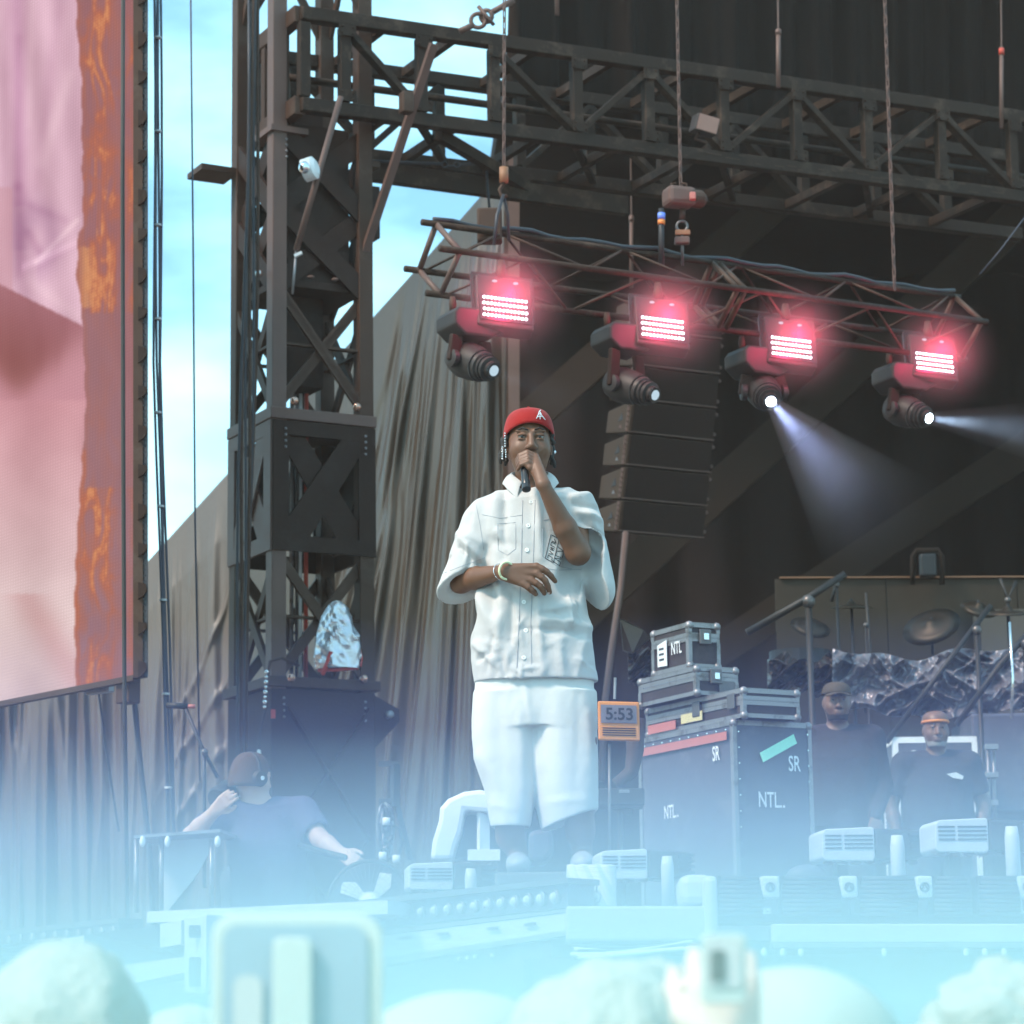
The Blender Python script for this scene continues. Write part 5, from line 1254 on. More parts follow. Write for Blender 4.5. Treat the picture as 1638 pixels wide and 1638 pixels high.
build(MB().prism([P(135, 1550, 12.7), P(296, 1534, 12.0), P(296, 1512, 12.0), P(256, 1516, 12.2), P(254, 1480, 12.2), P(135, 1494, 12.7)], (.1, .2, 0)), 'cabinet', mrib, rb2)
for (a, b, c_, d, Ya, Yb) in ((98, 134, 1502, 1496, 13.0, 12.8), (256, 290, 1478, 1472, 12.1, 11.9)):
    bd = build(MB().prism([P(a, c_, Ya), P(b, d, Yb), P(b, d+38, Yb), P(a, c_+38, Ya)], (.05, .1, 0)), 'badge_plate', M['grey_plastic'], rb2)
    build(MB().tube([P(a+6, c_+26, Ya-.04), P((a+b)/2, c_+8, Ya-.04), P(b-6, c_+24, Ya-.04), P((a+b)/2, c_+30, Ya-.04), P(a+6, c_+26, Ya-.04)], .004, 6), 'badge_emblem', M['black'], bd)
tag(build(MB().prism([P(-40, 1577, 13.5), P(296, 1530, 12.0), P(296, 1556, 12.0), P(-40, 1625, 13.5)], (.1, .2, 0)), 'corner_beam', M['concrete']), 'pale beam under the left corner speakers', 'beam')
cnr = thing('corner_frame', 'pale upright frame with small fittings at the bend of the stage lip', 'frame', P(312, 1590, 11.8))
build(MB().prism([P(294, 1466, 11.8), P(330, 1462, 11.6), P(330, 1590, 11.6), P(294, 1590, 11.8)], (.08, .16, 0)), 'frame_plate', M['grey_plastic'], cnr, bevel=.01)
build(MB().box(P(312, 1490, 11.66), (.05, .03, .05)), 'socket_box', M['cable'], cnr, bevel=.006)
build(MB().box(P(312, 1555, 11.66), (.05, .03, .12)), 'socket_box', M['cable'], cnr, bevel=.006)
tag(build(MB().prism([P(235, 1458, 12.2), P(620, 1440, 11.0), P(620, 1462, 11.0), P(235, 1476, 12.2)], (.1, .3, 0)), 'deck_edge', M['grey_plastic']), 'pale deck edge below the camera operator', 'deck edge')
# under stage skirts
def skf(px): return P(px, 1505, 10.45)
sk = MB().grid(lambda u_, v_: Vector((lerp(.02, 3.2, u_), 10.27+.035*math.sin(u_*60+2*math.sin(u_*17)), lerp(0, ZS-.12, v_))), 160, 4)
tag(build(sk, 'stage_skirt', M['skirt'], smooth=True, solid=.006), 'dark pleated skirt cloth under the right stage front', 'skirt cloth')
pa, pb = Vector((.03, 10.30, 0)), LEFT+Vector((-.09, -.05, 0))
sk = MB().grid(lambda u_, v_: Vector((lerp(pa.x, pb.x, u_)-.06*math.sin(u_*130+3*math.sin(u_*21)), lerp(pa.y, pb.y, u_)-.03*math.sin(u_*130), lerp(0, ZS-.36, v_))), 220, 4)
tag(build(sk, 'stage_skirt', M['skirt'], smooth=True, solid=.006), 'dark pleated skirt cloth under the angled left stage front', 'skirt cloth')

# ---------------------------------------------------------------- camera position gear
tb = thing('camera_cart', 'pale folding table with knobs beside the camera operator', 'table', P(280, 1460, 14.0))
build(MB().prism([P(214, 1336, 13.9), P(352, 1326, 13.9), P(352, 1331, 13.9), P(214, 1341, 13.9)], (.05, .45, 0)), 'table_top', M['alu'], tb)
for px in (222, 262, 342): 
    build(MB().tube([P(px-4, 1342, 13.95), P(px-4, 1460, 13.95)], .012, 8), 'leg', M['alu'], tb, smooth=True)
    build(MB().ball(P(px+6, 1346, 13.9), .022, 10, (.7, 1, 1.3)), 'knob', M['white_plastic'], tb, smooth=True)
build(MB().prism([P(256, 1345, 14.1), P(345, 1340, 14.1), P(318, 1395, 14.1), P(262, 1465, 14.1)], (0, .02, 0)), 'shade_cloth', M['grey_plastic'], tb)
cg = thing('broadcast_camera', 'dark broadcast camera lens and body on a pan head', 'camera', P(345, 1300, 14.0))
build(MB().lathe(P(372, 1262, 14.45), (P(330, 1288, 14.2)-P(372, 1262, 14.45)), [(.04, 0), (.045, .08), (.055, .09), (.060, .16), (.05, .18)], 22), 'lens_barrel', M['black'], cg, auto=30)
build(MB().box(P(388, 1268, 14.75), (.12, .3, .15), Matrix.Rotation(R(35), 3, 'Z')), 'camera_body', M['dark_plastic'], cg, bevel=.02)
build(MB().tube([P(480, 1352, 13.9), P(520, 1364, 13.75), P(552, 1372, 13.6)], .016, 8), 'pan_bar', M['black'], cg, smooth=True)
build(MB().tube([P(400, 1280, 14.75), P(400, 1500, 14.75)], .05, 12), 'pedestal', M['alu_dark'], cg, smooth=True)
# drum fan
fn = thing('floor_fan', 'round dark floor fan with pale blades behind the lamp batten', 'fan', P(590, 1450, 12.0))
fc = P(592, 1444, 12.0); ax = Vector((-.10, -1, .12)).normalized(); RR = .175
e1 = ax.cross(UZ).normalized(); e2 = e1.cross(ax)
def circ(r, z=0, n=40): return [fc+ax*z+(e1*math.cos(2*math.pi*k/n)+e2*math.sin(2*math.pi*k/n))*r for k in range(n+1)]
build(MB().tube(circ(RR, .02), .009, 8), 'rim', M['black'], fn, smooth=True)
build(MB().tube(circ(RR, -.10), .009, 8), 'rim', M['black'], fn, smooth=True)
build(MB().lathe(fc, ax, [(RR, -.10), (RR-.004, .0), (RR-.008, -.0), (.02, -.102)], 40), 'fan_drum', M['case_blue'], fn, smooth=True)
mb = MB()
for k in range(44):
    an = 2*math.pi*k/44; d = e1*math.cos(an)+e2*math.sin(an); mb.tube([fc+d*.05+ax*.035, fc+d*.11+ax*.035, fc+d*RR+ax*.02], .0013, 4)
for r_ in (.05, .08, .11, .14): mb.tube(circ(r_, .034), .0015, 4)
build(mb, 'grille', M['alu_dark'], fn)
for k in range(4):
    an = 2.15+k*math.pi/2; d = e1*math.cos(an)+e2*math.sin(an); s_ = d.cross(ax)
    build(MB().prism([fc+d*.04-s_*.012, fc+d*.13-s_*.035, fc+d*.15+s_*.01, fc+d*.10+s_*.04, fc+d*.04+s_*.02], ax*.006), 'blade', M['white_plastic'], fn)
build(MB().lathe(fc, ax, [(.045, -.01), (.045, .02), (.03, .032)], 20), 'hub', M['white_plastic'], fn, smooth=True)
# hanging tools stand: coil of cables on a black frame
cs = thing('cable_stand', 'black frame hung with coiled cables and pale plugs right of the tower', 'stand', P(628, 1400, 16.0))
build(MB().beam(P(606, 1222, 16), P(640, 1222, 16), .03, .03), 'top_bar', M['black'], cs)
build(MB().beam(P(632, 1222, 16), P(632, 1290, 16), .05, .04, up=UB), 'upright', M['black'], cs)
build(MB().beam(P(606, 1282, 16), P(640, 1282, 16), .02, .03), 'lower_bar', M['black'], cs)
build(MB().beam(P(634, 1285, 16), P(656, 1375, 16), .02, .03, up=UB), 'slanting_leg', M['black'], cs)
build(MB().beam(P(612, 1285, 16), P(606, 1440, 16), .02, .03, up=UB), 'slanting_leg', M['black'], cs)
rr = random.Random(4)
for i in range(7):
    cx, cy_ = 622+rr.uniform(-8, 14), 1325+rr.uniform(-15, 30); w_, h_ = rr.uniform(6, 13), rr.uniform(25, 42)
    build(MB().tube([P(cx+w_*math.cos(a), cy_+h_*math.sin(a), 15.95+rr.uniform(-.05, .05)) for a in np.linspace(0, 6.28, 18)], .009, 7), 'coil', M['cable' if i % 3 else 'alu'], cs, smooth=True)
for (x, y) in ((612, 1375), (634, 1380), (618, 1320)): build(MB().tube([P(x, y-12, 15.9), P(x, y, 15.9)], .022, 10), 'plug', M['white_plastic'], cs, smooth=True)
# white draped cover behind performer
dc = thing('draped_chair', 'pale draped sheet arching over a box behind the performer', 'cover', P(745, 1400, 12.8))
def arch(pts, wd):
    mb = MB(); n = len(pts)
    for i in range(n-1): mb.beam(P(*pts[i], 12.8), P(*pts[i+1], 12.8), wd, .25, up=(0, 1, 0))
    return mb
outer = [(688, 1375), (692, 1345), (702, 1312), (704, 1292), (716, 1278), (742, 1266), (768, 1263), (792, 1268), (806, 1290), (808, 1310), (798, 1322), (782, 1300), (744, 1296), (738, 1330), (730, 1352), (724, 1375)]
vs = [P(x, y, 12.7) for x, y in outer]
build(MB().prism(vs, (0, .35, 0)), 'sheet', M['white_plastic'], dc, bevel=.02)
build(MB().prism([P(744, 1296, 12.9), P(800, 1296, 12.9), P(800, 1372, 12.9), P(727, 1372, 12.9)], (0, .25, 0)), 'inner_box', M['case_blue'], dc)
build(MB().beam(P(773, 1288, 12.75), P(773, 1368, 12.75), .03, .05, up=UB), 'white_leg', M['white_plastic'], dc)
build(MB().beam(P(748, 1368, 12.75), P(800, 1368, 12.75), .05, .05), 'white_foot', M['white_plastic'], dc)
# dark block standing in for another person's legs behind the performer
tag(build(MB().prism([P(846, 1330, 12.2), P(884, 1322, 12.2), P(886, 1362, 12.2), P(872, 1378, 12.2), P(846, 1378, 12.2)], (0, .35, 0)), 'leg_block', M['case_blue'], bevel=.02), 'dark block standing in for legs seen between the performer legs', 'speaker')
tag(build(MB().ball(P(1290, 1402, 11.6), .05, 14, (1.7, 1, 1)), 'foot_cushion', M['case_blue'], smooth=True), 'low dark dome on the deck behind the ribbed speakers', 'dome')
# ---------------------------------------------------------------- people
SKIN = {}
def skin(name, col): 
    m = mat(name, col, .48, 0, var=.14, scale=9, bump=.25, bscale=45, bdist=.003, spec=.5)
    b = m.node_tree.nodes['Principled BSDF']; b.inputs['Subsurface Weight'].default_value = .06; b.inputs['Subsurface Scale'].default_value = .01; b.inputs['Subsurface Radius'].default_value = (1, .4, .2)
    return m
sk_dark = skin('skin_dark', (.150, .068, .038)); sk_brown = skin('skin_brown', (.15, .085, .06)); sk_light = skin('skin_light', (.50, .32, .25))
cloth_pale = mat('pale_denim', (.48, .465, .455), .85, 0, var=.07, scale=9, bump=.28, bscale=26, bdist=.010, sheen=.2)
cloth_short = mat('pale_shorts', (.58, .58, .55), .85, 0, var=.05, scale=6, bump=.25, bscale=20, bdist=.010, sheen=.2)
seamm = mat('seam_thread', (.33, .34, .37), .9)
cap_red = mat('cap_red', (.30, .013, .012), .85, 0, var=.2, scale=14, bump=.5, bscale=60, bdist=.004, sheen=.1, spec=.25)
hairm = mat('hair_black', (.018, .014, .012), .6, bump=.6, bscale=120)
eyew = mat('eye_white', (.20, .17, .14), .3); irism = mat('eye_dark', (.012, .008, .006), .2)
beard = mat('beard_black', (.02, .015, .012), .9, bump=.8, bscale=200)

def head_sdf(S, c, s=1.0, yaw=0, ears=True, neck=True):
    c = np.array(c, float)      # centre of head at eye level, 0.11 below the crown
    cs, sn = math.cos(yaw), math.sin(yaw)
    def T(x, y, z): return c+np.array([x*cs-y*sn, x*sn+y*cs, z])*s
    S.ell(T(0, .012, .020), (.077*s, .098*s, .100*s), .02, yaw)
    S.ell(T(0, -.012, -.035), (.076*s, .080*s, .086*s), .03, yaw)
    S.ell(T(0, -.030, -.085), (.050*s, .052*s, .042*s), .03, yaw)
    for k in (-1, 1):
        S.ell(T(k*.040, -.055, -.040), (.028*s, .028*s, .028*s), .025, yaw)
        S.ell(T(k*.0325, -.096, -.002), (.018*s, .013*s, .011*s), .012, yaw, sub=True)
        S.cap(T(k*.014, -.092, .020), T(k*.050, -.080, .022), .008*s, .006*s, .012)
        if ears: S.ell(T(k*.078, .012, -.012), (.011*s, .020*s, .030*s), .008, yaw)
        S.ell(T(k*.0325, -.0855, .0055), (.019*s, .0115*s, .0062*s), .004, yaw)       # upper lid
        S.ell(T(k*.0325, -.0845, -.0095), (.016*s, .010*s, .0045*s), .004, yaw)      # lower lid
        S.ell(T(k*.014, -.102, -.045), (.010*s, .011*s, .008*s), .006, yaw)
    S.cap(T(0, -.090, .008), T(0, -.108, -.038), .009*s, .014*s, .012)
    S.cap(T(-.018, -.092, -.068), T(.018, -.092, -.068), .007*s, .007*s, .008)
    S.cap(T(-.015, -.090, -.081), T(.015, -.090, -.081), .008*s, .008*s, .008)
    return T
def hand_sdf(S, w, d, n, s=1.0, curl=.5, thumb=1, spread=.12):
    w = np.array(w, float); d = np.array(d, float); d /= np.linalg.norm(d); n = np.array(n, float); n -= d*(n@d); n /= np.linalg.norm(n); q = np.cross(d, n)
    kn = []
    for i, (o, L) in enumerate(((-.030, .072), (-.010, .080), (.010, .075), (.028, .060))):
        k = w+d*.085*s+q*o*s*thumb; S.cap(w+q*o*.5*s*thumb, k, .020*s, .0125*s, .012)
        a = curl*.55; dd = d+q*thumb*o*spread*8; p = k; r = .0105*s
        for j in range(3):
            e = math.cos(a)*dd+math.sin(a)*n; e = e/np.linalg.norm(e); p2 = p+e*L*s*(.46, .30, .24)[j]
            S.cap(p, p2, r, r*.9, .003); p = p2; r *= .9; a += curl*.75
    t0 = w+d*.02*s-q*.022*s*thumb; t1 = t0+d*.03*s-q*.025*s*thumb+n*.01*s; t2 = t1+d*.030*s-q*.008*s*thumb+n*.012*s; t3 = t2+d*.022*s+n*.006*s
    S.chain([t0, t1, t2, t3], [.016*s, .013*s, .0115*s, .009*s], .006)
def add_eyes(T, s, root, off, prefix=''):
    for k in (-1, 1):
        c = Vector(T(k*.0325, -.0795, -.002))+Vector(off)
        e = build(MB().ball(c, .0125*s, 14), 'eye', eyew, root, smooth=True)
        f = Vector(T(k*.0325-.001, -.0925, -.001))+Vector(off)
        build(MB().ball(f, .0062*s, 10, (1, .35, 1)), 'iris', irism, e, smooth=True)
        mb = MB().tube([Vector(T(k*.012, -.100, .021))+Vector(off), Vector(T(k*.030, -.099, .029))+Vector(off), Vector(T(k*.052, -.083, .024))+Vector(off)], [.003*s, .0035*s, .0018*s], 6)
        build(mb, 'eyebrow', hairm, root, smooth=True)

# ================= the performer
PO = P(845, 1402, 11.25); PO.z = ZP
pf = thing('person', 'performer in red backwards cap and pale shirt and shorts singing into a microphone', 'person', PO)
KX = 11.25*.995/F_PX
def X_(px): return (px-845)*KX
def Z_(py): return (1402-py)*KX*1.012
def L_(px, py, y): # local coordinates for a picture position at local depth y
    f = 1+y/11.25; return (X_(px)*f+ (P(845,1400,11.25).x*(f-1)), y, Z_(py)*f+(CAM_Z-ZP)*(1-f))
zs = np.concatenate([np.arange(-.02, 1.10, .007), np.arange(1.10, 1.98, .0034)])
S = SDF((-.42, -.34, 0), (.42, .20, 0), .0036, zs)
T = head_sdf(S, (.030, -.035, Z_(702)), 1.12, yaw=R(4))
S.cap((.032, .012, 1.50), (.032, -.01, 1.66), .066, .060, .03)
S.ell((.03, .0, 1.46), (.16, .09, .12), .03)
elR = L_(934, 884, -.12); wrR = L_(881, 775, -.245); elL = L_(742, 928, .03); wrL = L_(810, 913, -.215)
S.cap((-.160, .0, 1.44), elL, .048, .046, .02)
m1 = np.array(elL)*.65+np.array(wrL)*.35
S.cap(elL, m1, .046, .045, .02); S.cap(m1, wrL, .045, .0265, .015)
S.cap((.215, .0, 1.45), elR, .050, .048, .02)
m2 = np.array(elR)*.62+np.array(wrR)*.38
S.cap(elR, m2, .048, .046, .02); S.cap(m2, wrR, .046, .0275, .015)
# microphone axis
mt, mbm = np.array(L_(848, 735, -.165)), np.array(L_(852, 786, -.265)); mu_ = (mbm-mt)/np.linalg.norm(mbm-mt)
e1_ = np.array([1.0, 0, 0]); e1_ -= mu_*(e1_@mu_); e1_ /= np.linalg.norm(e1_); e2_ = np.cross(mu_, e1_)
if e2_[1] > 0: e2_ = -e2_
def RG(t, ang, r): return mt+mu_*t+(e1_*math.cos(R(ang))+e2_*math.sin(R(ang)))*r
wR = np.array(wrR)
rad = [.0110, .0112, .0106, .0092]
for i in range(4):
    t = -.022+.0185*i
    K = RG(t+.004, 22, .052-.002*i); q1 = RG(t-.002, 68, .041); q2 = RG(t+.003, 118, .031); q3 = RG(t+.008, 172, .028)
    S.cap(wR+np.array([-.004*i, -.002, .012]), K, .021, .0135, .014)
    S.chain([K, q1, q2, q3], [rad[i]*1.08, rad[i], rad[i]*.95, rad[i]*.8], .0025)
tb_ = wR+np.array([-.012, .0, .018]); S.chain([tb_, RG(.058, 12, .036), RG(.050, 48, .030), RG(.036, 84, .029)], [.019, .0145, .012, .0095], .006)
# left hand resting on the shirt
wL = np.array(wrL)
hk_ = [((866, 905), (882, 914), (896, 930)), ((866, 917), (880, 929), (887, 948)), ((857, 928), (871, 938), (878, 950)), ((845, 934), (857, 944), (864, 951))]
for i, (a, b, c) in enumerate(hk_):
    A, B, C = np.array(L_(*a, -.225)), np.array(L_(*b, -.222)), np.array(L_(*c, -.196))
    S.cap(wL+np.array([.006, 0, .012-.010*i]), A, .021, .0135, .012); S.chain([A, (A*.45+B*.55)+np.array([0, -.004, .001]), B, (B+C)/2+np.array([.001, -.002, .001]), C], [.0148, .0132, .0126, .0118, .0098], .0035)
tt = np.array(L_(846, 908, -.200)); S.chain([wL+np.array([.02, .01, .0]), tt, tt+np.array([.04, .01, -.01])], [.016, .012, .009], .006)
# legs
for (kx, ax_, yk, ya, kz) in ((814, 829, -.01, .03, 1300), (928, 932, -.03, .02, 1290)):
    k_ = (X_(kx), yk, Z_(kz)); k2 = (X_(kx)*.7+X_(ax_)*.3, yk+.03, Z_(kz)-.10); an = (X_(ax_), ya, .09)
    S.cap(k_, k2, .060, .058, .02); S.cap(k2, an, .058, .037, .02); S.cap(an, (X_(ax_)+.0, ya-.10, .05), .037, .034, .02)
    S.cap((k_[0], k_[1], k_[2]+.25), k_, .078, .060, .02)
S.cap((.03, 0, .62), (.03, 0, 1.40), .09, .10, .05)
o, V, Q = sdf_obj(S, 'body', sk_dark, pf, PO, it=2)
BOD = BVHTree.FromPolygons([tuple(v) for v in V], [tuple(int(i) for i in q) for q in Q])
add_eyes(T, 1.12, pf, PO)
def proj0(bvh, px, py, off=.003):
    d = (P(px, py, 11.0)-Vector((0, 0, CAM_Z))); h = bvh.ray_cast(P(px, py, 10.2)-PO, d.normalized(), 3)
    return (h[0]+h[1]*off) if h[0] is not None else None
# beard shadow / plaster on the cheek, earring
p = proj0(BOD, 881, 721, .002); build(MB().box(Vector(p)+PO, (.010, .003, .034), Matrix.Rotation(R(-42), 3, 'Z') @ Matrix.Rotation(R(4), 3, 'Y')), 'cheek_plaster', mat('plaster_skin', (.30, .17, .13), .7), pf, bevel=.001)
build(MB().ball(Vector(T(.092, .0, -.040))+PO, .008, 10), 'ear_bead', M['chrome'], pf, smooth=True)
mb = MB()
for k in range(6): mb.ball(Vector(T(-.090, -.035, .022-.0095*k))+PO, .0042, 8, (1, 1, .9))
for k in range(6): mb.ball(Vector(T(-.100, -.030, -.028-.0085*k))+PO, .0042, 8, (1, 1, .9))
for k in range(4): mb.ball(Vector(T(-.088, -.037, -.040-.0085*k))+PO, .0042, 8, (1, 1, .9))
build(mb, 'hair_clip', M['chrome'], pf, smooth=True)
for side_ in (-1, 1):
  mb = MB()
  for (x, y, z0, z1, dx) in ((-.082, .0, .04, -.075, -.014), (-.088, .02, .03, -.08, -.020), (-.076, .03, .03, -.085, -.012), (-.08, -.018, .03, -.03, -.008), (.080, .0, .03, -.07, .004), (.084, .02, .03, -.095, .006), (.078, .035, .03, -.08, .004), (.076, -.025, .035, -.02, .010)):
    if x*side_ > 0: mb.tube([Vector(T(x+dx*t+.005*math.sin(t*13+y*90), y+.004*math.cos(t*11), z0+(z1-z0)*t))+PO for t in np.linspace(0, 1, 7)], [.009, .011, .008, .0105, .008, .010, .005], 8)
  build(mb, 'braids', hairm, pf, smooth=True)
# cap: dome turned backwards
mb = MB(); n = 40; rings = 14
def capP(i, j, rr=1.0):
    an = 2*math.pi*i/n; th = (j/rings)*math.pi/2; front = -math.sin(an)     # 1 at the face
    drop = -.026+.040*max(0, front)**1.2-.004*(1-abs(front))
    side = math.cos(th); up = math.sin(th)
    x = .0925*math.cos(an)*side**.5; y = .012+.110*math.sin(an)*side**.5; z = .034+drop*(1-up)+.083*up**.9
    x *= 1+.012*math.sin(an*6)*up
    return Vector(T(x*rr, y*rr, z*(1 if rr == 1 else .99)))+PO
for i in range(n):
    for j in range(rings+1): mb.v.append(tuple(capP(i, j)))
for i in range(n):
    for j in range(rings): a = i*(rings+1)+j; b = ((i+1) % n)*(rings+1)+j; mb.f.append((a, b, b+1, a+1))
co_ = build(mb, 'cap', cap_red, pf, smooth=True, solid=.004)
mb = MB().grid(lambda u_, v_: Vector(T((u_-.5)*.15*(1-.25*v_**2), .105+.065*v_*(1-(2*u_-1)**2*.6), .015-.022*v_-.02*(2*u_-1)**2))+PO, 12, 8)
build(mb, 'cap_visor', cap_red, co_, smooth=True, solid=.004)
build(MB().ball(Vector(T(0, .012, .131))+PO, .006, 10, (1, 1, .5)), 'cap_button', cap_red, co_, smooth=True)
# emblem: small upright letter shape with two legs
Bc = BVHTree.FromPolygons([tuple(Vector(v)) for v in mb.v], mb.f) if False else None
def proj(bvh, px, py, off=.003):
    d = (P(px, py, 11.0)-Vector((0, 0, CAM_Z))); o_ = P(px, py, 10.2)-PO
    h = bvh.ray_cast(o_, d.normalized(), 3)
    return (h[0]+h[1]*off) if h[0] is not None else None
cv = [Vector(v)-PO for v in [tuple(capP(i, j)) for i in range(n) for j in range(rings+1)]]; cf = []
for i in range(n):
    for j in range(rings): a = i*(rings+1)+j; b = ((i+1) % n)*(rings+1)+j; cf.append((a, b, b+1, a+1))
BC = BVHTree.FromPolygons(cv, cf)
def stroke(bvh, pts, r, off=.003, sub=3):
    out_ = []
    for (a, b) in zip(pts[:-1], pts[1:]):
        for k in range(sub):
            t = k/sub; q_ = proj(bvh, lerp(a[0], b[0], t), lerp(a[1], b[1], t), off)
            if q_ is not None: out_.append(q_+PO)
    q_ = proj(bvh, *pts[-1], off)
    if q_ is not None: out_.append(q_+PO)
    return out_
emb = MB()
for pts in ([(862, 659), (860, 665), (857.5, 670)], [(863, 660), (866, 666), (871, 672)], [(859.5, 667), (866, 667)], [(861, 662), (865, 664)], [(862, 659), (864, 657.5)], [(863, 664), (863, 671)]):
    q_ = stroke(BC, pts, .0016, .0045); 
    if len(q_) > 1: emb.tube(q_, .0019, 6)
build(emb, 'cap_emblem', M['stencil'], co_, smooth=True)
# microphone
mc = tag(thing('microphone', 'black handheld microphone held to the mouth of the performer', 'microphone', Vector(mbm)+PO), None, None)
build(MB().lathe(Vector(mt)+PO, Vector(mu_), [(.0105, -.02), (.018, .0), (.0175, .02), (.0155, .03), (.0165, .10), (.0175, .128), (.0165, .130), (.018, .136), (.018, .152), (.010, .158)], 22), 'handle', M['black_gloss'], mc, auto=40)
build(MB().ball(Vector(mt-mu_*.03)+PO, .025, 16), 'grille', M['alu_dark'], mc, smooth=True)
# bracelets
def band(pc, ax, r, t, m, nm, fl=1.0):
    ax = Vector(ax).normalized(); a = ax.orthogonal().normalized(); b = ax.cross(a)
    build(MB().tube([Vector(pc)+PO+(a*math.cos(q_)+b*math.sin(q_))*r for q_ in np.linspace(0, 2*math.pi, 25)], t, 8), nm, m, pf, smooth=True)
axL = np.array(wrL)-np.array(elL)
band(wL+axL/np.linalg.norm(axL)*.028, axL+np.array([0, 0, -.05]), .034, .0048, mat('band_cream', (.70, .72, .45), .6), 'wristband')
band(wL-axL/np.linalg.norm(axL)*.012, axL+np.array([0, 0, .05]), .034, .0015, M['chrome'], 'bracelet')
# nails
for (a, b, c) in hk_:
    q_ = proj(BOD, c[0], c[1]-1.5, .0005)
    if q_ is not None: build(MB().ball(q_+PO, .0042, 8, (1, .5, 1)), 'nail', mat('nail', (.45, .30, .28), .3) if 'nail' not in bpy.data.materials else bpy.data.materials['nail'], pf, smooth=True)

# shirt
S = SDF((-.46, -.30, .70), (.50, .26, 1.68), .0052)
def row(py, xl, xr, b, cy_=0.0): return (Z_(py), (X_(xl)+X_(xr))/2, cy_, (X_(xr)-X_(xl))/2, b)
S.col([row(1094, 762, 963, .150, -.005), row(1060, 757, 958, .152, -.005), row(1000, 756, 951, .152), row(950, 766, 945, .150), row(900, 774, 943, .145), row(850, 778, 940, .140), row(800, 780, 940, .120, .005), row(782, 802, 915, .080, .01)], .03, n=2.2)
S.cap((.03, .02, 1.530), (-.15, .01, 1.462), .062, .062, .04); S.cap((.03, .02, 1.530), (.215, .005, 1.482), .062, .066, .04)
# sleeves
def planeclip(a, b, c, inside):
    a, b, c, i_ = [np.array(v, float) for v in (a, b, c, inside)]; nn = np.cross(b-a, c-a); nn /= np.linalg.norm(nn)
    if (i_-a)@nn > 0: nn = -nn
    return lambda X, Y, Z: (X-a[0])*nn[0]+(Y-a[1])*nn[1]+(Z-a[2])*nn[2]
cL = planeclip((X_(703), -.06, Z_(934)), (X_(779), -.10, Z_(904)), (X_(745), .11, Z_(958)), (-.2, 0, 1.5))
S.cap((-.174, .005, 1.428), (-.252, .005, 1.14), .080, .104, .035, clip=cL)
S.cap((-.246, .0, 1.05), (-.240, -.005, 1.185), .088, .060, .012, sub=True, clip=lambda X, Y, Z: (X+.165))
cR = planeclip((X_(914), -.13, Z_(812)), (X_(960), -.10, Z_(914)), (X_(925), .09, Z_(915)), (.30, .03, 1.45))
S.cap((.228, .0, 1.452), (.262, -.03, 1.15), .090, .108, .035, clip=cR)
S.cap((.245, -.05, 1.32), (.215, -.15, 1.16), .078, .088, .012, sub=True, clip=lambda X, Y, Z: (1.10-Z))
# hem hollow, neck opening
S.col([(.68, .04, 0, .235, .138), (.86, .035, 0, .232, .135)], .01, sub=True)
S.cap((.032, .01, 1.56), (.032, -.02, 1.75), .066, .085, .012, sub=True)
S.cap((.020, -.135, 1.535), (.030, -.12, 1.67), .008, .078, .01, sub=True)
fd = []
rr = random.Random(21)
for (x0, y0, x1, y1, wd, a) in (
    (776, 905, 800, 985, 9, -.010), (770, 950, 790, 1010, 9, .008), (785, 880, 770, 930, 7, -.007), (745, 865, 778, 900, 6, .008), (742, 878, 770, 905, 4, -.006), (735, 850, 775, 872, 7, .006),
    (900, 800, 940, 770, 8, .006), (925, 800, 972, 790, 6, .008), (930, 812, 975, 815, 5, -.007), (935, 825, 978, 838, 6, .008), (940, 840, 975, 862, 5, -.006), (950, 860, 972, 890, 6, .006),
    (940, 925, 925, 1010, 8, -.008), (935, 960, 900, 1040, 10, .006), (950, 1000, 930, 1070, 8, .006), (880, 1000, 950, 1010, 7, .007), (875, 1018, 945, 1024, 6, -.006), (885, 985, 930, 975, 6, .005), (830, 1030, 812, 1080, 7, .005),
    (765, 1035, 800, 1075, 6, .007), (770, 1060, 790, 1050, 5, -.006), (800, 800, 790, 870, 12, .006), (815, 790, 812, 900, 7, -.007), (868, 790, 872, 900, 8, .007), (790, 870, 830, 880, 9, -.004), (805, 855, 815, 885, 5, .006),
    (808, 950, 800, 1060, 9, .007), (826, 960, 822, 1085, 6, -.005), (866, 960, 872, 1085, 7, .006), (900, 1050, 905, 1090, 8, .005), (780, 790, 755, 830, 9, .005), (760, 815, 742, 850, 7, -.005)):
    fd.append((X_(x0), Z_(y0), X_(x1), Z_(y1), wd*KX, a))
for i in range(34):
    x0, y0 = rr.uniform(770, 940), rr.uniform(930, 1080); an = rr.choice((rr.gauss(1.5, .3), rr.gauss(.3, .4))); L_n = rr.uniform(20, 60)
    fd.append((X_(x0), Z_(y0), X_(x0+L_n*math.cos(an)), Z_(y0+L_n*math.sin(an)), rr.uniform(3, 7)*KX, rr.choice((-1, 1))*rr.uniform(.0015, .0035)))
for i in range(16):
    x0, y0 = rr.choice((rr.uniform(715, 765), rr.uniform(925, 975))), rr.uniform(800, 900); an = rr.gauss(2.2 if x0 < 800 else .7, .4); L_n = rr.uniform(15, 40)
    fd.append((X_(x0), Z_(y0), X_(x0+L_n*math.cos(an)), Z_(y0+L_n*math.sin(an)), rr.uniform(3, 6)*KX, rr.choice((-1, 1))*rr.uniform(.002, .004)))
shirt, SV, SQ = sdf_obj(S, 'shirt', cloth_pale, pf, PO, it=2, disp=lambda V, N: folds(fd, V, N)*2.5+.0030*vnoise(V, 16, 4)+.0012*vnoise(V, 45, 5))
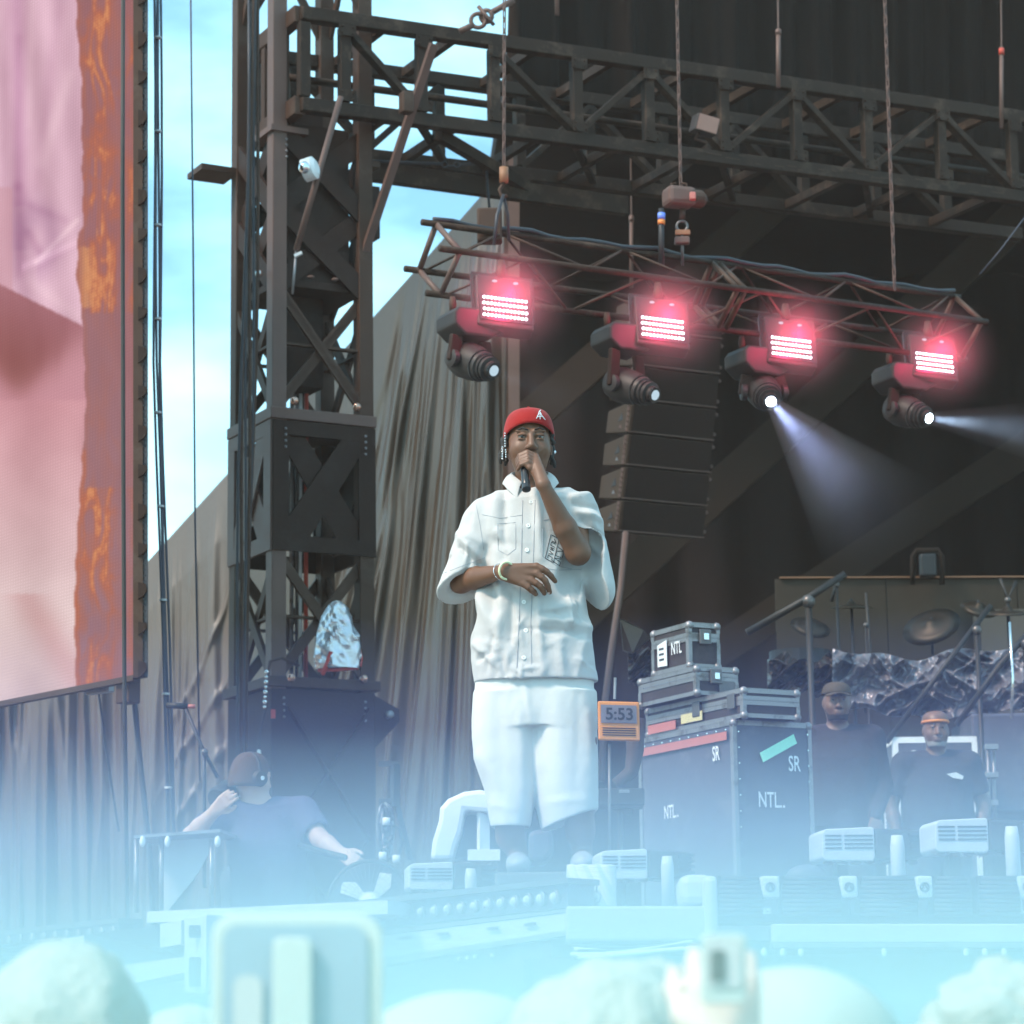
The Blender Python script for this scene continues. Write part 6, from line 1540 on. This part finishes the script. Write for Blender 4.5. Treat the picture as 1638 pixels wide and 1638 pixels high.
BS = BVHTree.FromPolygons([tuple(v) for v in np.array([tuple(x.co) for x in shirt.data.vertices])-0], [tuple(int(i) for i in q) for q in SQ])
# shorts
S = SDF((-.30, -.22, .15), (.40, .22, .90), .0055)
S.col([row(1060, 775, 945, .12), row(1092, 764, 956, .13), row(1150, 760, 957, .138), row(1168, 760, 957, .135)], .03, n=2.4)
def leg(rows, k=.012): S.col([row(*r_) for r_ in rows], k, n=2.3)
leg([(1110, 762, 866, .130, 0), (1180, 757, 864, .130, -.0), (1215, 760, 863, .128, -.005), (1270, 778, 859, .124, -.01), (1325, 786, 850, .120, -.01)], .014)
leg([(1110, 850, 960, .130, 0), (1180, 848, 960, .132, 0), (1230, 849, 960, .130, -.005), (1290, 858, 959, .126, -.01), (1332, 866, 958, .122, -.01)], .014)
pr = planeclip((X_(866), -.1, Z_(1331)), (X_(957), -.1, Z_(1298)), (X_(900), .1, Z_(1322)), (.2, 0, 1.0))
S.op(lambda X, Y, Z: np.maximum(-pr(X, Y, Z)-0, X_(858)-X).astype(np.float32)*1.0, (X_(856), -.2, .15), (.40, .2, .36), .004, sub=True) if True else None
for (xa, xb) in ((788, 846), (868, 954)):
    S.col([row(1360, xa-2, xb+2, .10, -.01), row(1300, xa+3, xb-3, .10, -.01)], .01, n=2.2, sub=True)
fs_ = []
for (x0, y0, x1, y1, wd, a) in ((770, 1110, 775, 1230, 12, .006), (800, 1120, 806, 1290, 12, -.006), (835, 1130, 838, 1300, 9, .006), (868, 1150, 872, 1310, 9, -.005), (895, 1120, 900, 1300, 14, .007), (930, 1120, 925, 1290, 10, -.006), (845, 1110, 852, 1160, 6, .006), (945, 1150, 950, 1260, 7, .006), (770, 1215, 800, 1260, 10, .006), (786, 1290, 820, 1300, 7, .004), (880, 1290, 940, 1285, 8, .004)):
    fs_.append((X_(x0), Z_(y0), X_(x1), Z_(y1), wd*KX, a))
sdf_obj(S, 'shorts', cloth_short, pf, PO, it=2, disp=lambda V, N: folds(fs_, V, N)+.002*vnoise(V, 14, 8)+.001*vnoise(V, 40, 9))
# shoes and socks
for (ax_, ya) in ((829, .03), (932, .02)):
    S = SDF((-.12, -.30, -.01), (.12, .16, .16), .006)
    S.cap((0, .02, .055), (0, -.14, .045), .048, .042, .03, fy=1.0); S.ell((0, -.17, .035), (.048, .07, .036), .02); S.ell((0, .03, .04), (.042, .06, .045), .02)
    S.op(lambda X, Y, Z: (.0-Z+0*X*Y+.004).astype(np.float32)*1.0*-1, (-.12, -.3, -.01), (.12, .16, .004), .001, sub=False) if False else None
    sdf_obj(S, 'shoe', mat('shoe_grey', (.30, .30, .32), .5) if ax_ == 829 else bpy.data.materials['shoe_grey'], pf, PO+Vector((X_(ax_), ya-.01, 0)), it=1)
# collar
def collar(u_, v_):
    an = R(-152+304*u_); e = abs(u_-.5)*2          # 0 = back of neck
    rr_ = .070+.040*v_+.004*math.sin(math.pi*v_); z = 1.662-.075*e**2.2-.046*v_-.035*v_*max(0, e-.72)/.28
    x = math.sin(an)*rr_*(1.04+.0*e); y = .005+math.cos(an)*rr_*(1.0+.18*e)
    return Vector((.033+x, y-.004*v_, z+.006*math.sin(math.pi*v_)))+PO
build(MB().grid(collar, 44, 6), 'collar', cloth_pale, shirt, smooth=True, solid=.006, sub=1)
# placket, buttons, seams, pocket drawing
def strokes(lst, r, off, nm, m, parent=None):
    mb = MB()
    for pts in lst:
        q_ = stroke(BS, pts, r, off, 6)
        if len(q_) > 1: mb.tube(q_, r, 6)
    if mb.v: build(mb, nm, m, parent or shirt, smooth=True)
strokes([[(836, 800), (834, 900), (830, 1000), (826, 1090)], [(856, 800), (853, 900), (849, 1000), (851, 1090)]], .0016, .0006, 'placket_seam', seamm)
strokes([[(771, 823), (800, 829), (835, 824)], [(795, 838), (825, 836)], [(796, 840), (797, 880), (812, 888), (825, 878), (825, 838)], [(870, 832), (905, 828)], [(868, 845), (868, 890), (890, 905), (914, 910)], [(760, 800), (768, 840), (774, 880)], [(702, 920), (740, 905), (776, 892)], [(868, 908), (890, 912), (930, 911)]], .0012, .0004, 'seam', seamm)
mb_b = []
for (bx, by) in ((850, 803), (845, 841), (843, 880), (838, 963), (841, 1009), (838, 1052)):
    q_ = proj(BS, bx, by, .002)
    if q_ is not None:
        bt_ = build(MB().lathe(q_+PO, (0, -1, .1), [(.0085, -.001), (.009, .0005), (.0075, .002), (.006, .0012)], 16), 'button', mat('button_pearl', (.8, .8, .78), .3) if 'button_pearl' not in bpy.data.materials else bpy.data.materials['button_pearl'], shirt, smooth=True)
        build(MB().ball(q_+PO+Vector((0, -.0015, 0)), .0022, 6), 'button_hole', seamm, bt_)
# drawn lettering in a slanted box on the chest pocket
def sl(x, y): return (874+x*.93+ -y*.0+.25*(y-0)*0, 0)
fx = lambda u_, v_: (872+u_*13+v_*9, 893-u_*2-v_*38+u_*9)
box_ = [fx(0, 0), fx(0, 1), fx(1, 1), fx(1, 0), fx(0, 0)]
scr_l = [box_]
def let(seq, u0, v0, su, sv): return [fx(u0+su*a, v0+sv*b) for a, b in seq]
for i, seq in enumerate(([(0, 0), (0, 1), (1, .8), (1, .2)], [(0, 0), (1, .5), (0, 1)], [(0, .2), (1, .2), (0, .8), (1, .8)], [(1, 0), (0, 0), (0, 1), (1, 1)], [(0, 0), (1, 0), (.5, 1)])):
    scr_l.append(let(seq, .25, .06+.18*i, .5, .13))
fx2 = lambda u_, v_: (882+u_*13+v_*10, 903-u_*-2-v_*30+u_*3)
for i, seq in enumerate(([(-.4, 1), (1, .3), (1, 1.2)], [(1, 0), (0, .5), (1, 1), (.6, .2)], [(0, 1), (0, 0), (1, 0), (1, 1)], [(0, 0), (1, .5), (0, 1)])):
    scr_l.append([fx2(.1+.8*a, .02+.24*i+.2*b) for a, b in seq])
strokes(scr_l, .0013, .0012, 'pocket_drawing', M['cable'])

# ================= other people, built from one pose description
def human(lab, off, J, skinm, topm, botm=None, group=None, h=.0075, yaw=0, sleeve='short', hs=1.0, curlL=.4, curlR=.4, shirt_rows=None, name='person', handn=((0, 1, 0), (0, 1, 0)), face=True):
    off = Vector(off); root = thing(name, lab, 'person', off, group)
    allp = np.array([J[k] for k in J]); lo = allp.min(0)-.22; hi = allp.max(0)+.26
    S = SDF(lo, hi, h); T = head_sdf(S, J['head'], hs, yaw)
    nb = np.array(J['neck']); S.cap(nb, np.array(J['head'])-np.array([0, -.01, .06]), .062, .058, .03)
    S.cap(J['shL'], J['shR'], .07, .07, .05)
    for s_ in 'LR':
        S.cap(J['sh'+s_], J['el'+s_], .058, .046, .02)
        m_ = np.array(J['el'+s_])*.65+np.array(J['wr'+s_])*.35; S.cap(J['el'+s_], m_, .046, .045, .02); S.cap(m_, J['wr'+s_], .045, .029, .015)
        hd = J.get('hd'+s_, np.array(J['wr'+s_])-np.array(J['el'+s_]))
        hand_sdf(S, J['wr'+s_], hd, handn[0 if s_ == 'L' else 1], hs, curlL if s_ == 'L' else curlR, thumb=(1 if s_ == 'L' else -1))
        if 'hp'+s_ in J: S.cap(J['hp'+s_], J['kn'+s_], .085, .06, .03); S.cap(J['kn'+s_], J['an'+s_], .058, .04, .02); S.cap(J['an'+s_], np.array(J['an'+s_])+[0, -.14, -.04], .042, .036, .02)
    mid = (np.array(J['shL'])+np.array(J['shR']))/2; hip = np.array(J['hip'])
    S.cap(mid-[0, 0, .12], hip, .11, .12, .06)
    body, V, Q = sdf_obj(S, 'body', skinm, root, off, it=2)
    if face: add_eyes(T, hs, root, off)
    S = SDF(lo, hi, h)
    b = J['build']; sx = abs(J['shL'][0]-J['shR'][0])/2
    zt = mid[2]; zh = hip[2]
    S.col([(zh-.10, hip[0], hip[1], b[1], b[2]), (zh+.10, hip[0], hip[1], b[1]*1.02, b[2]*1.02), ((zt+zh)/2, (mid[0]+hip[0])/2, (mid[1]+hip[1])/2, b[0]*.97, b[2]), (zt-.14, mid[0], mid[1], b[0], b[2]*.95), (zt-.02, mid[0], mid[1], b[0]*.85, b[2]*.7), (zt+.03, mid[0], mid[1], b[0]*.55, b[2]*.5)], .04)
    for s_ in 'LR':
        sh = np.array(J['sh'+s_]); S.cap(nb+[0, .01, -.01], sh, .068, .078, .04)
        el = np.array(J['el'+s_]); e_ = sh+(el-sh)*.62
        if sleeve == 'short': S.cap(sh, e_, .080, .078, .03); S.cap(e_+(el-sh)*.02, e_+(el-sh)*.16, .058, .064, .01, sub=True)
        else: S.cap(sh, el, .080, .066, .03); S.cap(el, J['wr'+s_], .066, .042, .02)
    S.col([(zh-.16, hip[0], hip[1], b[1]-.015, b[2]-.015), (zh-.06, hip[0], hip[1], b[1]-.015, b[2]-.015)], .01, sub=True)
    S.cap(nb+[0, 0, .03], nb+[0, 0, .15], .063, .09, .012, sub=True)
    sh_, V2, Q2 = sdf_obj(S, 'shirt', topm, root, off, it=2, disp=lambda V, N: .005*vnoise(V, 9, int(abs(off.x*100)) % 97)+.003*vnoise(V, 24, 3))
    if botm and 'hpL' in J:
        S = SDF(lo, hi, h*1.2)
        for s_ in 'LR': S.cap(np.array(J['hp'+s_])+[0, 0, .05], J['kn'+s_], .115, .085, .04); S.cap(J['kn'+s_], np.array(J['an'+s_])+[0, 0, .03], .085, .062, .03)
        S.cap(hip, hip-[0, 0, .05], b[1]-.03, b[1]-.03, .04, fy=.7)
        sdf_obj(S, 'trousers', botm, root, off, it=1, disp=lambda V, N: .004*vnoise(V, 12, 5))
    return root, T, off
def standing(hgt, x=0, lean=0):
    k = hgt/1.80
    return dict(head=(x, -.03, 1.69*k), neck=(x, .01, 1.50*k), shL=(x-.20*k, .01, 1.46*k), shR=(x+.20*k, .01, 1.46*k), hip=(x, 0, 1.0*k), hpL=(x-.09, 0, .93*k), hpR=(x+.09, 0, .93*k), knL=(x-.11, -.02, .5*k), knR=(x+.11, -.02, .5*k), anL=(x-.13, .02, .09), anR=(x+.13, .02, .09))
ink = mat('shirt_ink', (.028, .022, .030), .9, bump=.2); navy = mat('shirt_navy', (.035, .038, .055), .9, bump=.2); slate = mat('shirt_slate', (.065, .07, .13), .9, var=.1, bump=.6, bscale=16, bdist=.02)
jeans = mat('trousers_dark', (.05, .05, .07), .9)
g1 = P(1353, 1545, 17.2); g1.z = ZS
hz = (P(1353, 1093, 17.2).z-ZS)
J = standing(hz); k = hz/1.8; J.update(elL=(-.27*k, .02, 1.16*k), wrL=(-.25*k, -.12, .93*k), elR=(.27*k, .02, 1.16*k), wrR=(.20*k, -.16, .95*k), build=(.25, .25, .15), shL=(-.21, .01, 1.46*k), shR=(.21, .01, 1.46*k))
J['head'] = (0, -.03, hz-.115)
r_, T, o_ = human('broad guard in brown cap and black long sleeved top behind the cases', g1, J, sk_brown, ink, jeans, sleeve='long', hs=1.02)
mb = MB(); n = 28
def capg(i, j, T, off, sc=1.0):
    an = 2*math.pi*i/n; th = j/10*math.pi/2; return Vector(T(.088*math.cos(an)*math.cos(th)**.6*sc, .01+.106*math.sin(an)*math.cos(th)**.6*sc, .040+.075*math.sin(th)))+off
def capmesh(T, off, m, root, visor=True, nm='cap', sc=1.0, low=0):
    mb = MB()
    for i in range(n):
        for j in range(11): mb.v.append(tuple(capg(i, j, T, off, sc)-UZ*low*(1-j/10)))
    for i in range(n):
        for j in range(10): a = i*11+j; b = ((i+1) % n)*11+j; mb.f.append((a, b, b+1, a+1))
    c_ = build(mb, nm, m, root, smooth=True, solid=.005)
    if visor: build(MB().grid(lambda u_, v_: Vector(T((u_-.5)*.16*(1-.25*v_**2), -.092-.068*v_*(1-(2*u_-1)**2*.5), .042-.012*v_-.015*(2*u_-1)**2))+off, 12, 6), 'visor', m, c_, smooth=True, solid=.005)
    return c_
capmesh(T, o_, mat('cap_brown', (.06, .045, .03), .85), r_)
def beardm(T, off, m, root):
    mb = MB().grid(lambda u_, v_: Vector(T(.070*math.sin((u_-.5)*2.9)*(1-.28*v_), -.010-.080*math.cos((u_-.5)*2.9)*(1-.22*v_), -.050-.068*v_))+off, 18, 6)
    build(mb, 'beard', m, root, smooth=True, solid=.014)
beardm(T, o_, beard, r_)
g2 = P(1512, 1550, 18.2); g2.z = ZS; hz = P(1512, 1140, 18.2).z-ZS
J = standing(hz); J['head'] = (0, -.03, hz-.11)
k = hz/1.8; J.update(elL=(-.30, .05, 1.17*k), wrL=(-.27, -.05, .93*k), elR=(.30, .05, 1.17*k), wrR=(.25, -.1, .95*k), build=(.23, .23, .15), shL=(-.21, .01, 1.45*k), shR=(.21, .01, 1.45*k))
r_, T, o_ = human('guard in black tee with pale chest print and orange headband', g2, J, sk_brown, navy, jeans, sleeve='short')
c_ = capmesh(T, o_, sk_brown, r_, False, 'bald_crown', .985)
mb = MB().tube([Vector(T(.083*math.cos(a), .010+.103*math.sin(a), .045+.035*-math.sin(a)*0))+o_ for a in np.linspace(0, 2*math.pi, 29)], .010, 8); build(mb, 'headband', M['orange'], r_, smooth=True)
beardm(T, o_, mat('beard_grey', (.30, .29, .28), .9, bump=.5, bscale=200), r_)
zc = J['neck'][2]-.15
build(MB().prism([o_+Vector((.04, -.165, zc+.02)), o_+Vector((.10, -.160, zc+.03)), o_+Vector((.15, -.145, zc+.005)), o_+Vector((.14, -.15, zc-.015)), o_+Vector((.08, -.160, zc-.005))], (0, .02, 0)), 'chest_print', M['stencil'], r_)

# camera operator, seen from behind
co = P(420, 1600, 14.4); base = Vector((co.x, 14.4, ZS))
def Lq(px, py, y): p = P(px, py, 14.4+y); return tuple(p-base)
J = dict(head=Lq(402, 1243, -.02), neck=Lq(416, 1290, .0), shL=Lq(366, 1306, 0), shR=Lq(484, 1300, 0), hip=Lq(430, 1425, .0),
         elL=Lq(306, 1337, -.08), wrL=Lq(345, 1296, -.25), elR=Lq(512, 1342, -.12), wrR=Lq(548, 1366, -.30), build=(.205, .195, .14))
hx, hy_, hz2 = J['hip']; J.update(hpL=(hx-.09, .02, hz2-.03), hpR=(hx+.09, .02, hz2-.03), knL=(hx-.2, .38, .46), knR=(hx+.12, .42, .46), anL=(hx-.22, .42, .09), anR=(hx+.14, .46, .09))
st_ = thing('equipment_stool', 'dark round stool under the camera operator', 'stool', base+Vector((hx, .05, 0)))
build(MB().lathe(base+Vector((hx, .08, hz2-.16)), UZ, [(.17, 0), (.18, .02), (.17, .05)], 24), 'seat', M['black'], st_)
for k in range(3): build(MB().tube([base+Vector((hx, .08, hz2-.16)), base+Vector((hx+.2*math.cos(k*2.1), .08+.2*math.sin(k*2.1), .01))], .012, 8), 'leg', M['alu_dark'], st_)
r_, T, o_ = human('camera operator in slate tee and headphones seen from behind', base, J, sk_light, slate, jeans, yaw=R(130), face=False, h=.0075, curlL=.7, curlR=.8)
mb = MB()
mb_ = MB(); n = 28
for i in range(n):
    for j in range(11):
        an = 2*math.pi*i/n; th = j/10*math.pi/2; fr_2 = max(0, -math.sin(an))
        mb_.v.append(tuple(Vector(T(.090*math.cos(an)*math.cos(th)**.6, .016+.112*math.sin(an)*math.cos(th)**.6*(1-.10*fr_2), -.055*(1-fr_2)**1.0*(1-j/10)+.055*fr_2+(.126-.055*fr_2)*math.sin(th)))+o_))
for i in range(n):
    for j in range(10): a = i*11+j; b = ((i+1) % n)*11+j; mb_.f.append((a, b, b+1, a+1))
build(mb_, 'hair', mat('hair_brown', (.085, .05, .038), .85, bump=.6, bscale=200), r_, smooth=True, solid=.006)
hp = build(MB().tube([Vector(T(.096*math.cos(a), .01, -.005+.128*math.sin(a)))+o_ for a in np.linspace(0, math.pi, 20)], .009, 8), 'headphones', M['black'], r_, smooth=True)
for k in (-1, 1):
    c_ = Vector(T(k*.088, .01, -.015))+o_; ax = Vector(T(k*.2, .01, -.015))-Vector(T(0, .01, -.015))
    build(MB().lathe(c_, ax, [(.040, -.012), (.044, .004), (.036, .022), (.015, .026)], 20), 'ear_cup', M['dark_plastic'], hp, smooth=False)
    build(MB().lathe(c_+ax.normalized()*.026, ax, [(.012, 0), (.012, .002)], 10), 'cup_badge', M['stencil'], hp)

# ---------------------------------------------------------------- crowd in front, out of focus
def hairblob(name, c, r, m, root, seed, amp, f, sc=(1, 1, 1), h=.012):
    S = SDF(np.array(c)-max(r)*1.5, np.array(c)+max(r)*1.5, h); S.ell(c, r, .02)
    off = woff(root)
    return sdf_obj(S, name, m, root, off, it=1, disp=lambda V, N: amp*vnoise(V, f, seed)+amp*.5*vnoise(V, f*2.7, seed+1))
def spectator(lab, px, py_top, Y, hairm_, hr, seed, skinm, topm, amp=.008, f=40, raise_arm=None, s=1.0, face_=False):
    top = P(px, py_top, Y); base = Vector((top.x, Y, 0)); H = top.z
    root = thing('person', lab, 'person', base, 'crowd in front of the stage')
    h0 = H-.125*s
    S = SDF((-.40, -.30, h0-.60), (.75, .45, h0+.22), .009)
    head_sdf(S, (0, .0, h0), s, math.pi)
    S.cap((0, 0, h0-.20), (0, 0, h0-.06), .064, .06, .03)
    S.cap((-.17, 0, h0-.28), (.17, 0, h0-.28), .075, .075, .05); S.cap((0, 0, h0-.35), (0, 0, h0-.6), .15, .15, .08, fy=.7)
    if raise_arm:
        w_ = np.array(raise_arm)-np.array(base); S.cap((.17, 0, h0-.28), (w_[0]+.04, .05, h0-.42), .05, .045, .02); S.cap((w_[0]+.04, .05, h0-.42), w_, .045, .03, .02)
        hand_sdf(S, w_, (0, .1, 1), (0, 1, 0), 1.0, .9, thumb=-1)
    sdf_obj(S, 'body', skinm, root, base, it=1)
    S = SDF((-.42, -.32, h0-.62), (.45, .32, h0-.1), .011)
    S.cap((-.17, 0, h0-.28), (.17, 0, h0-.28), .088, .088, .05); S.col([(h0-.62, 0, 0, .23, .14), (h0-.3, 0, 0, .22, .13)], .05); S.cap((0, 0, h0-.2), (0, 0, h0-.05), .07, .08, .01, sub=True)
    sdf_obj(S, 'shirt', topm, root, base, it=1, disp=lambda V, N: .004*vnoise(V, 12, seed))
    hairblob('hair' if 'hat' not in lab and 'cap ' not in lab else 'hat', (0, -.005, h0+.015), hr, hairm_, root, seed, amp, f)
    return root
blond = mat('hair_pale', (.38, .43, .42), .7, bump=.8, bscale=80, var=.3); grey_h = mat('hair_silver', (.40, .46, .45), .7, bump=.8, bscale=70, var=.3); hatm = mat('hat_white', (.42, .49, .48), .8, bump=.2)
sk_pale = skin('skin_pale', (.60, .50, .46)); tee = mat('tee_pale', (.5, .5, .5), .9); tee2 = mat('tee_blue', (.2, .25, .35), .9)
spectator('fair haired spectator at the lower left corner', 105, 1522, 3.45, blond, (.105, .12, .125), 3, sk_light, tee, .010, 35)
spectator('spectator in white hat beside the raised white frame', 735, 1585, 3.6, hatm, (.15, .15, .11), 5, sk_light, tee2, .002, 12)
spectator('curly silver haired spectator below the middle fascia', 985, 1546, 3.3, grey_h, (.135, .13, .12), 8, sk_pale, tee, .014, 45, raise_arm=P(1165, 1700, 3.03))
spectator('spectator in smooth white cap near the raised phone', 1262, 1558, 3.4, hatm, (.14, .14, .12), 9, sk_light, tee2, .002, 12)
spectator('spectator with pale curly hair at the lower right corner', 1606, 1556, 3.7, blond, (.12, .12, .12), 12, sk_light, tee, .016, 60)
spectator('spectator half hidden beyond the white frame at its left', 300, 1608, 4.2, grey_h, (.10, .11, .11), 15, sk_light, tee, .006, 30)
defm('pale_case', (.48, .54, .53), .5)
def rframe(x0, y0, x1, y1, r, Y, n=6):
    pts = []
    for (cx, cy_, a0) in ((x1-r, y0+r, -90), (x1-r, y1-r, 0), (x0+r, y1-r, 90), (x0+r, y0+r, 180)):
        for k in range(n+1): a = R(a0+90*k/n); pts.append(P(cx+r*math.cos(a), cy_+r*math.sin(a), Y))
    return pts
wf = thing('tablet', 'tablet in white rounded case raised by a spectator, out of focus', 'tablet', P(480, 1690, 3.1))
build(MB().prism(rframe(338, 1462, 612, 1720, 40, 3.1), (0, .012, 0)), 'case_back', M['pale_case'], wf, bevel=.003)
build(MB().prism(rframe(356, 1480, 588, 1700, 26, 3.098), (0, -.003, 0)), 'tablet_back', defm('tablet_blue', (.26, .36, .46), .4), wf)
build(MB().prism(rframe(438, 1500, 500, 1700, 14, 3.09), (0, -.012, 0)), 'grip_strap', M['pale_case'], wf, bevel=.003)
build(MB().prism(rframe(374, 1560, 420, 1700, 18, 3.094), (0, -.004, 0)), 'side_panel', M['grey_plastic'], wf)
ph = thing('phone', 'phone in white case raised in a hand near the middle', 'phone', P(1160, 1605, 2.98))
build(MB().prism(rframe(1122, 1494, 1194, 1606, 12, 2.98), (0, .009, 0)), 'phone_case', M['pale_case'], ph, bevel=.002)
build(MB().prism(rframe(1130, 1502, 1186, 1580, 6, 2.978), (0, -.001, 0)), 'phone_back', M['grey_plastic'], ph)
build(MB().prism(rframe(1137, 1520, 1160, 1570, 4, 2.976), (0, -.002, 0)), 'camera_bump', M['alu_dark'], ph)

# ---------------------------------------------------------------- bottom light veil, added as low volumes over crowd and stage front
def veil_box(x0, x1, y0, y1, z0, z1, dens, col, lab):
    m, t, v = volmat('light_veil', col, dens, aniso=VEIL_G)
    if 'lying' in lab:
        g = nd(t, 'ShaderNodeTexCoord'); mp_ = nd(t, 'ShaderNodeMapping'); mp_.inputs['Scale'].default_value = (1, .6, 2.2); n_ = nd(t, 'ShaderNodeTexNoise'); n_.inputs['Scale'].default_value = .9; n_.inputs['Detail'].default_value = 2.5
        r_ = nd(t, 'ShaderNodeMapRange'); r_.inputs['From Min'].default_value = .36; r_.inputs['From Max'].default_value = .64; r_.inputs['To Min'].default_value = dens*.35; r_.inputs['To Max'].default_value = dens*1.65
        t.links.new(g.outputs['Object'], mp_.inputs[0]); t.links.new(mp_.outputs[0], n_.inputs[0]); t.links.new(n_.outputs[0], r_.inputs[0]); t.links.new(r_.outputs[0], v.inputs['Density'])
    o = build(MB().para((x0, y0, z0), (x1-x0, 0, 0), (0, y1-y0, 0), (0, 0, z1-z0)), 'light_volume', m); tag(o, lab, 'light_volume', kind='stuff'); return o
VEIL_G = 0.0
for i, (y0, y1, zt, d, lab) in enumerate(FOG): veil_box(-9-.1*i, 9+.1*i, y0, y1, .15+.02*i, zt, d, (.42, .50, 1.0) if 'violet' in lab else (VEIL_F if 'front row' in lab else VEIL_C), lab)

# thin warm haze added to lift the dark tones: one closed box round the camera and the whole scene
m, t, v = volmat('lift_haze', (1.0, .82, .74), HAZE_D)
tag(build(MB().para((-160, -50, -1.3), (320, 0, 0), (0, 420, 0), (0, 0, 22)), 'haze', m), 'thin warm haze added to lift the dark tones', 'haze', kind='stuff')
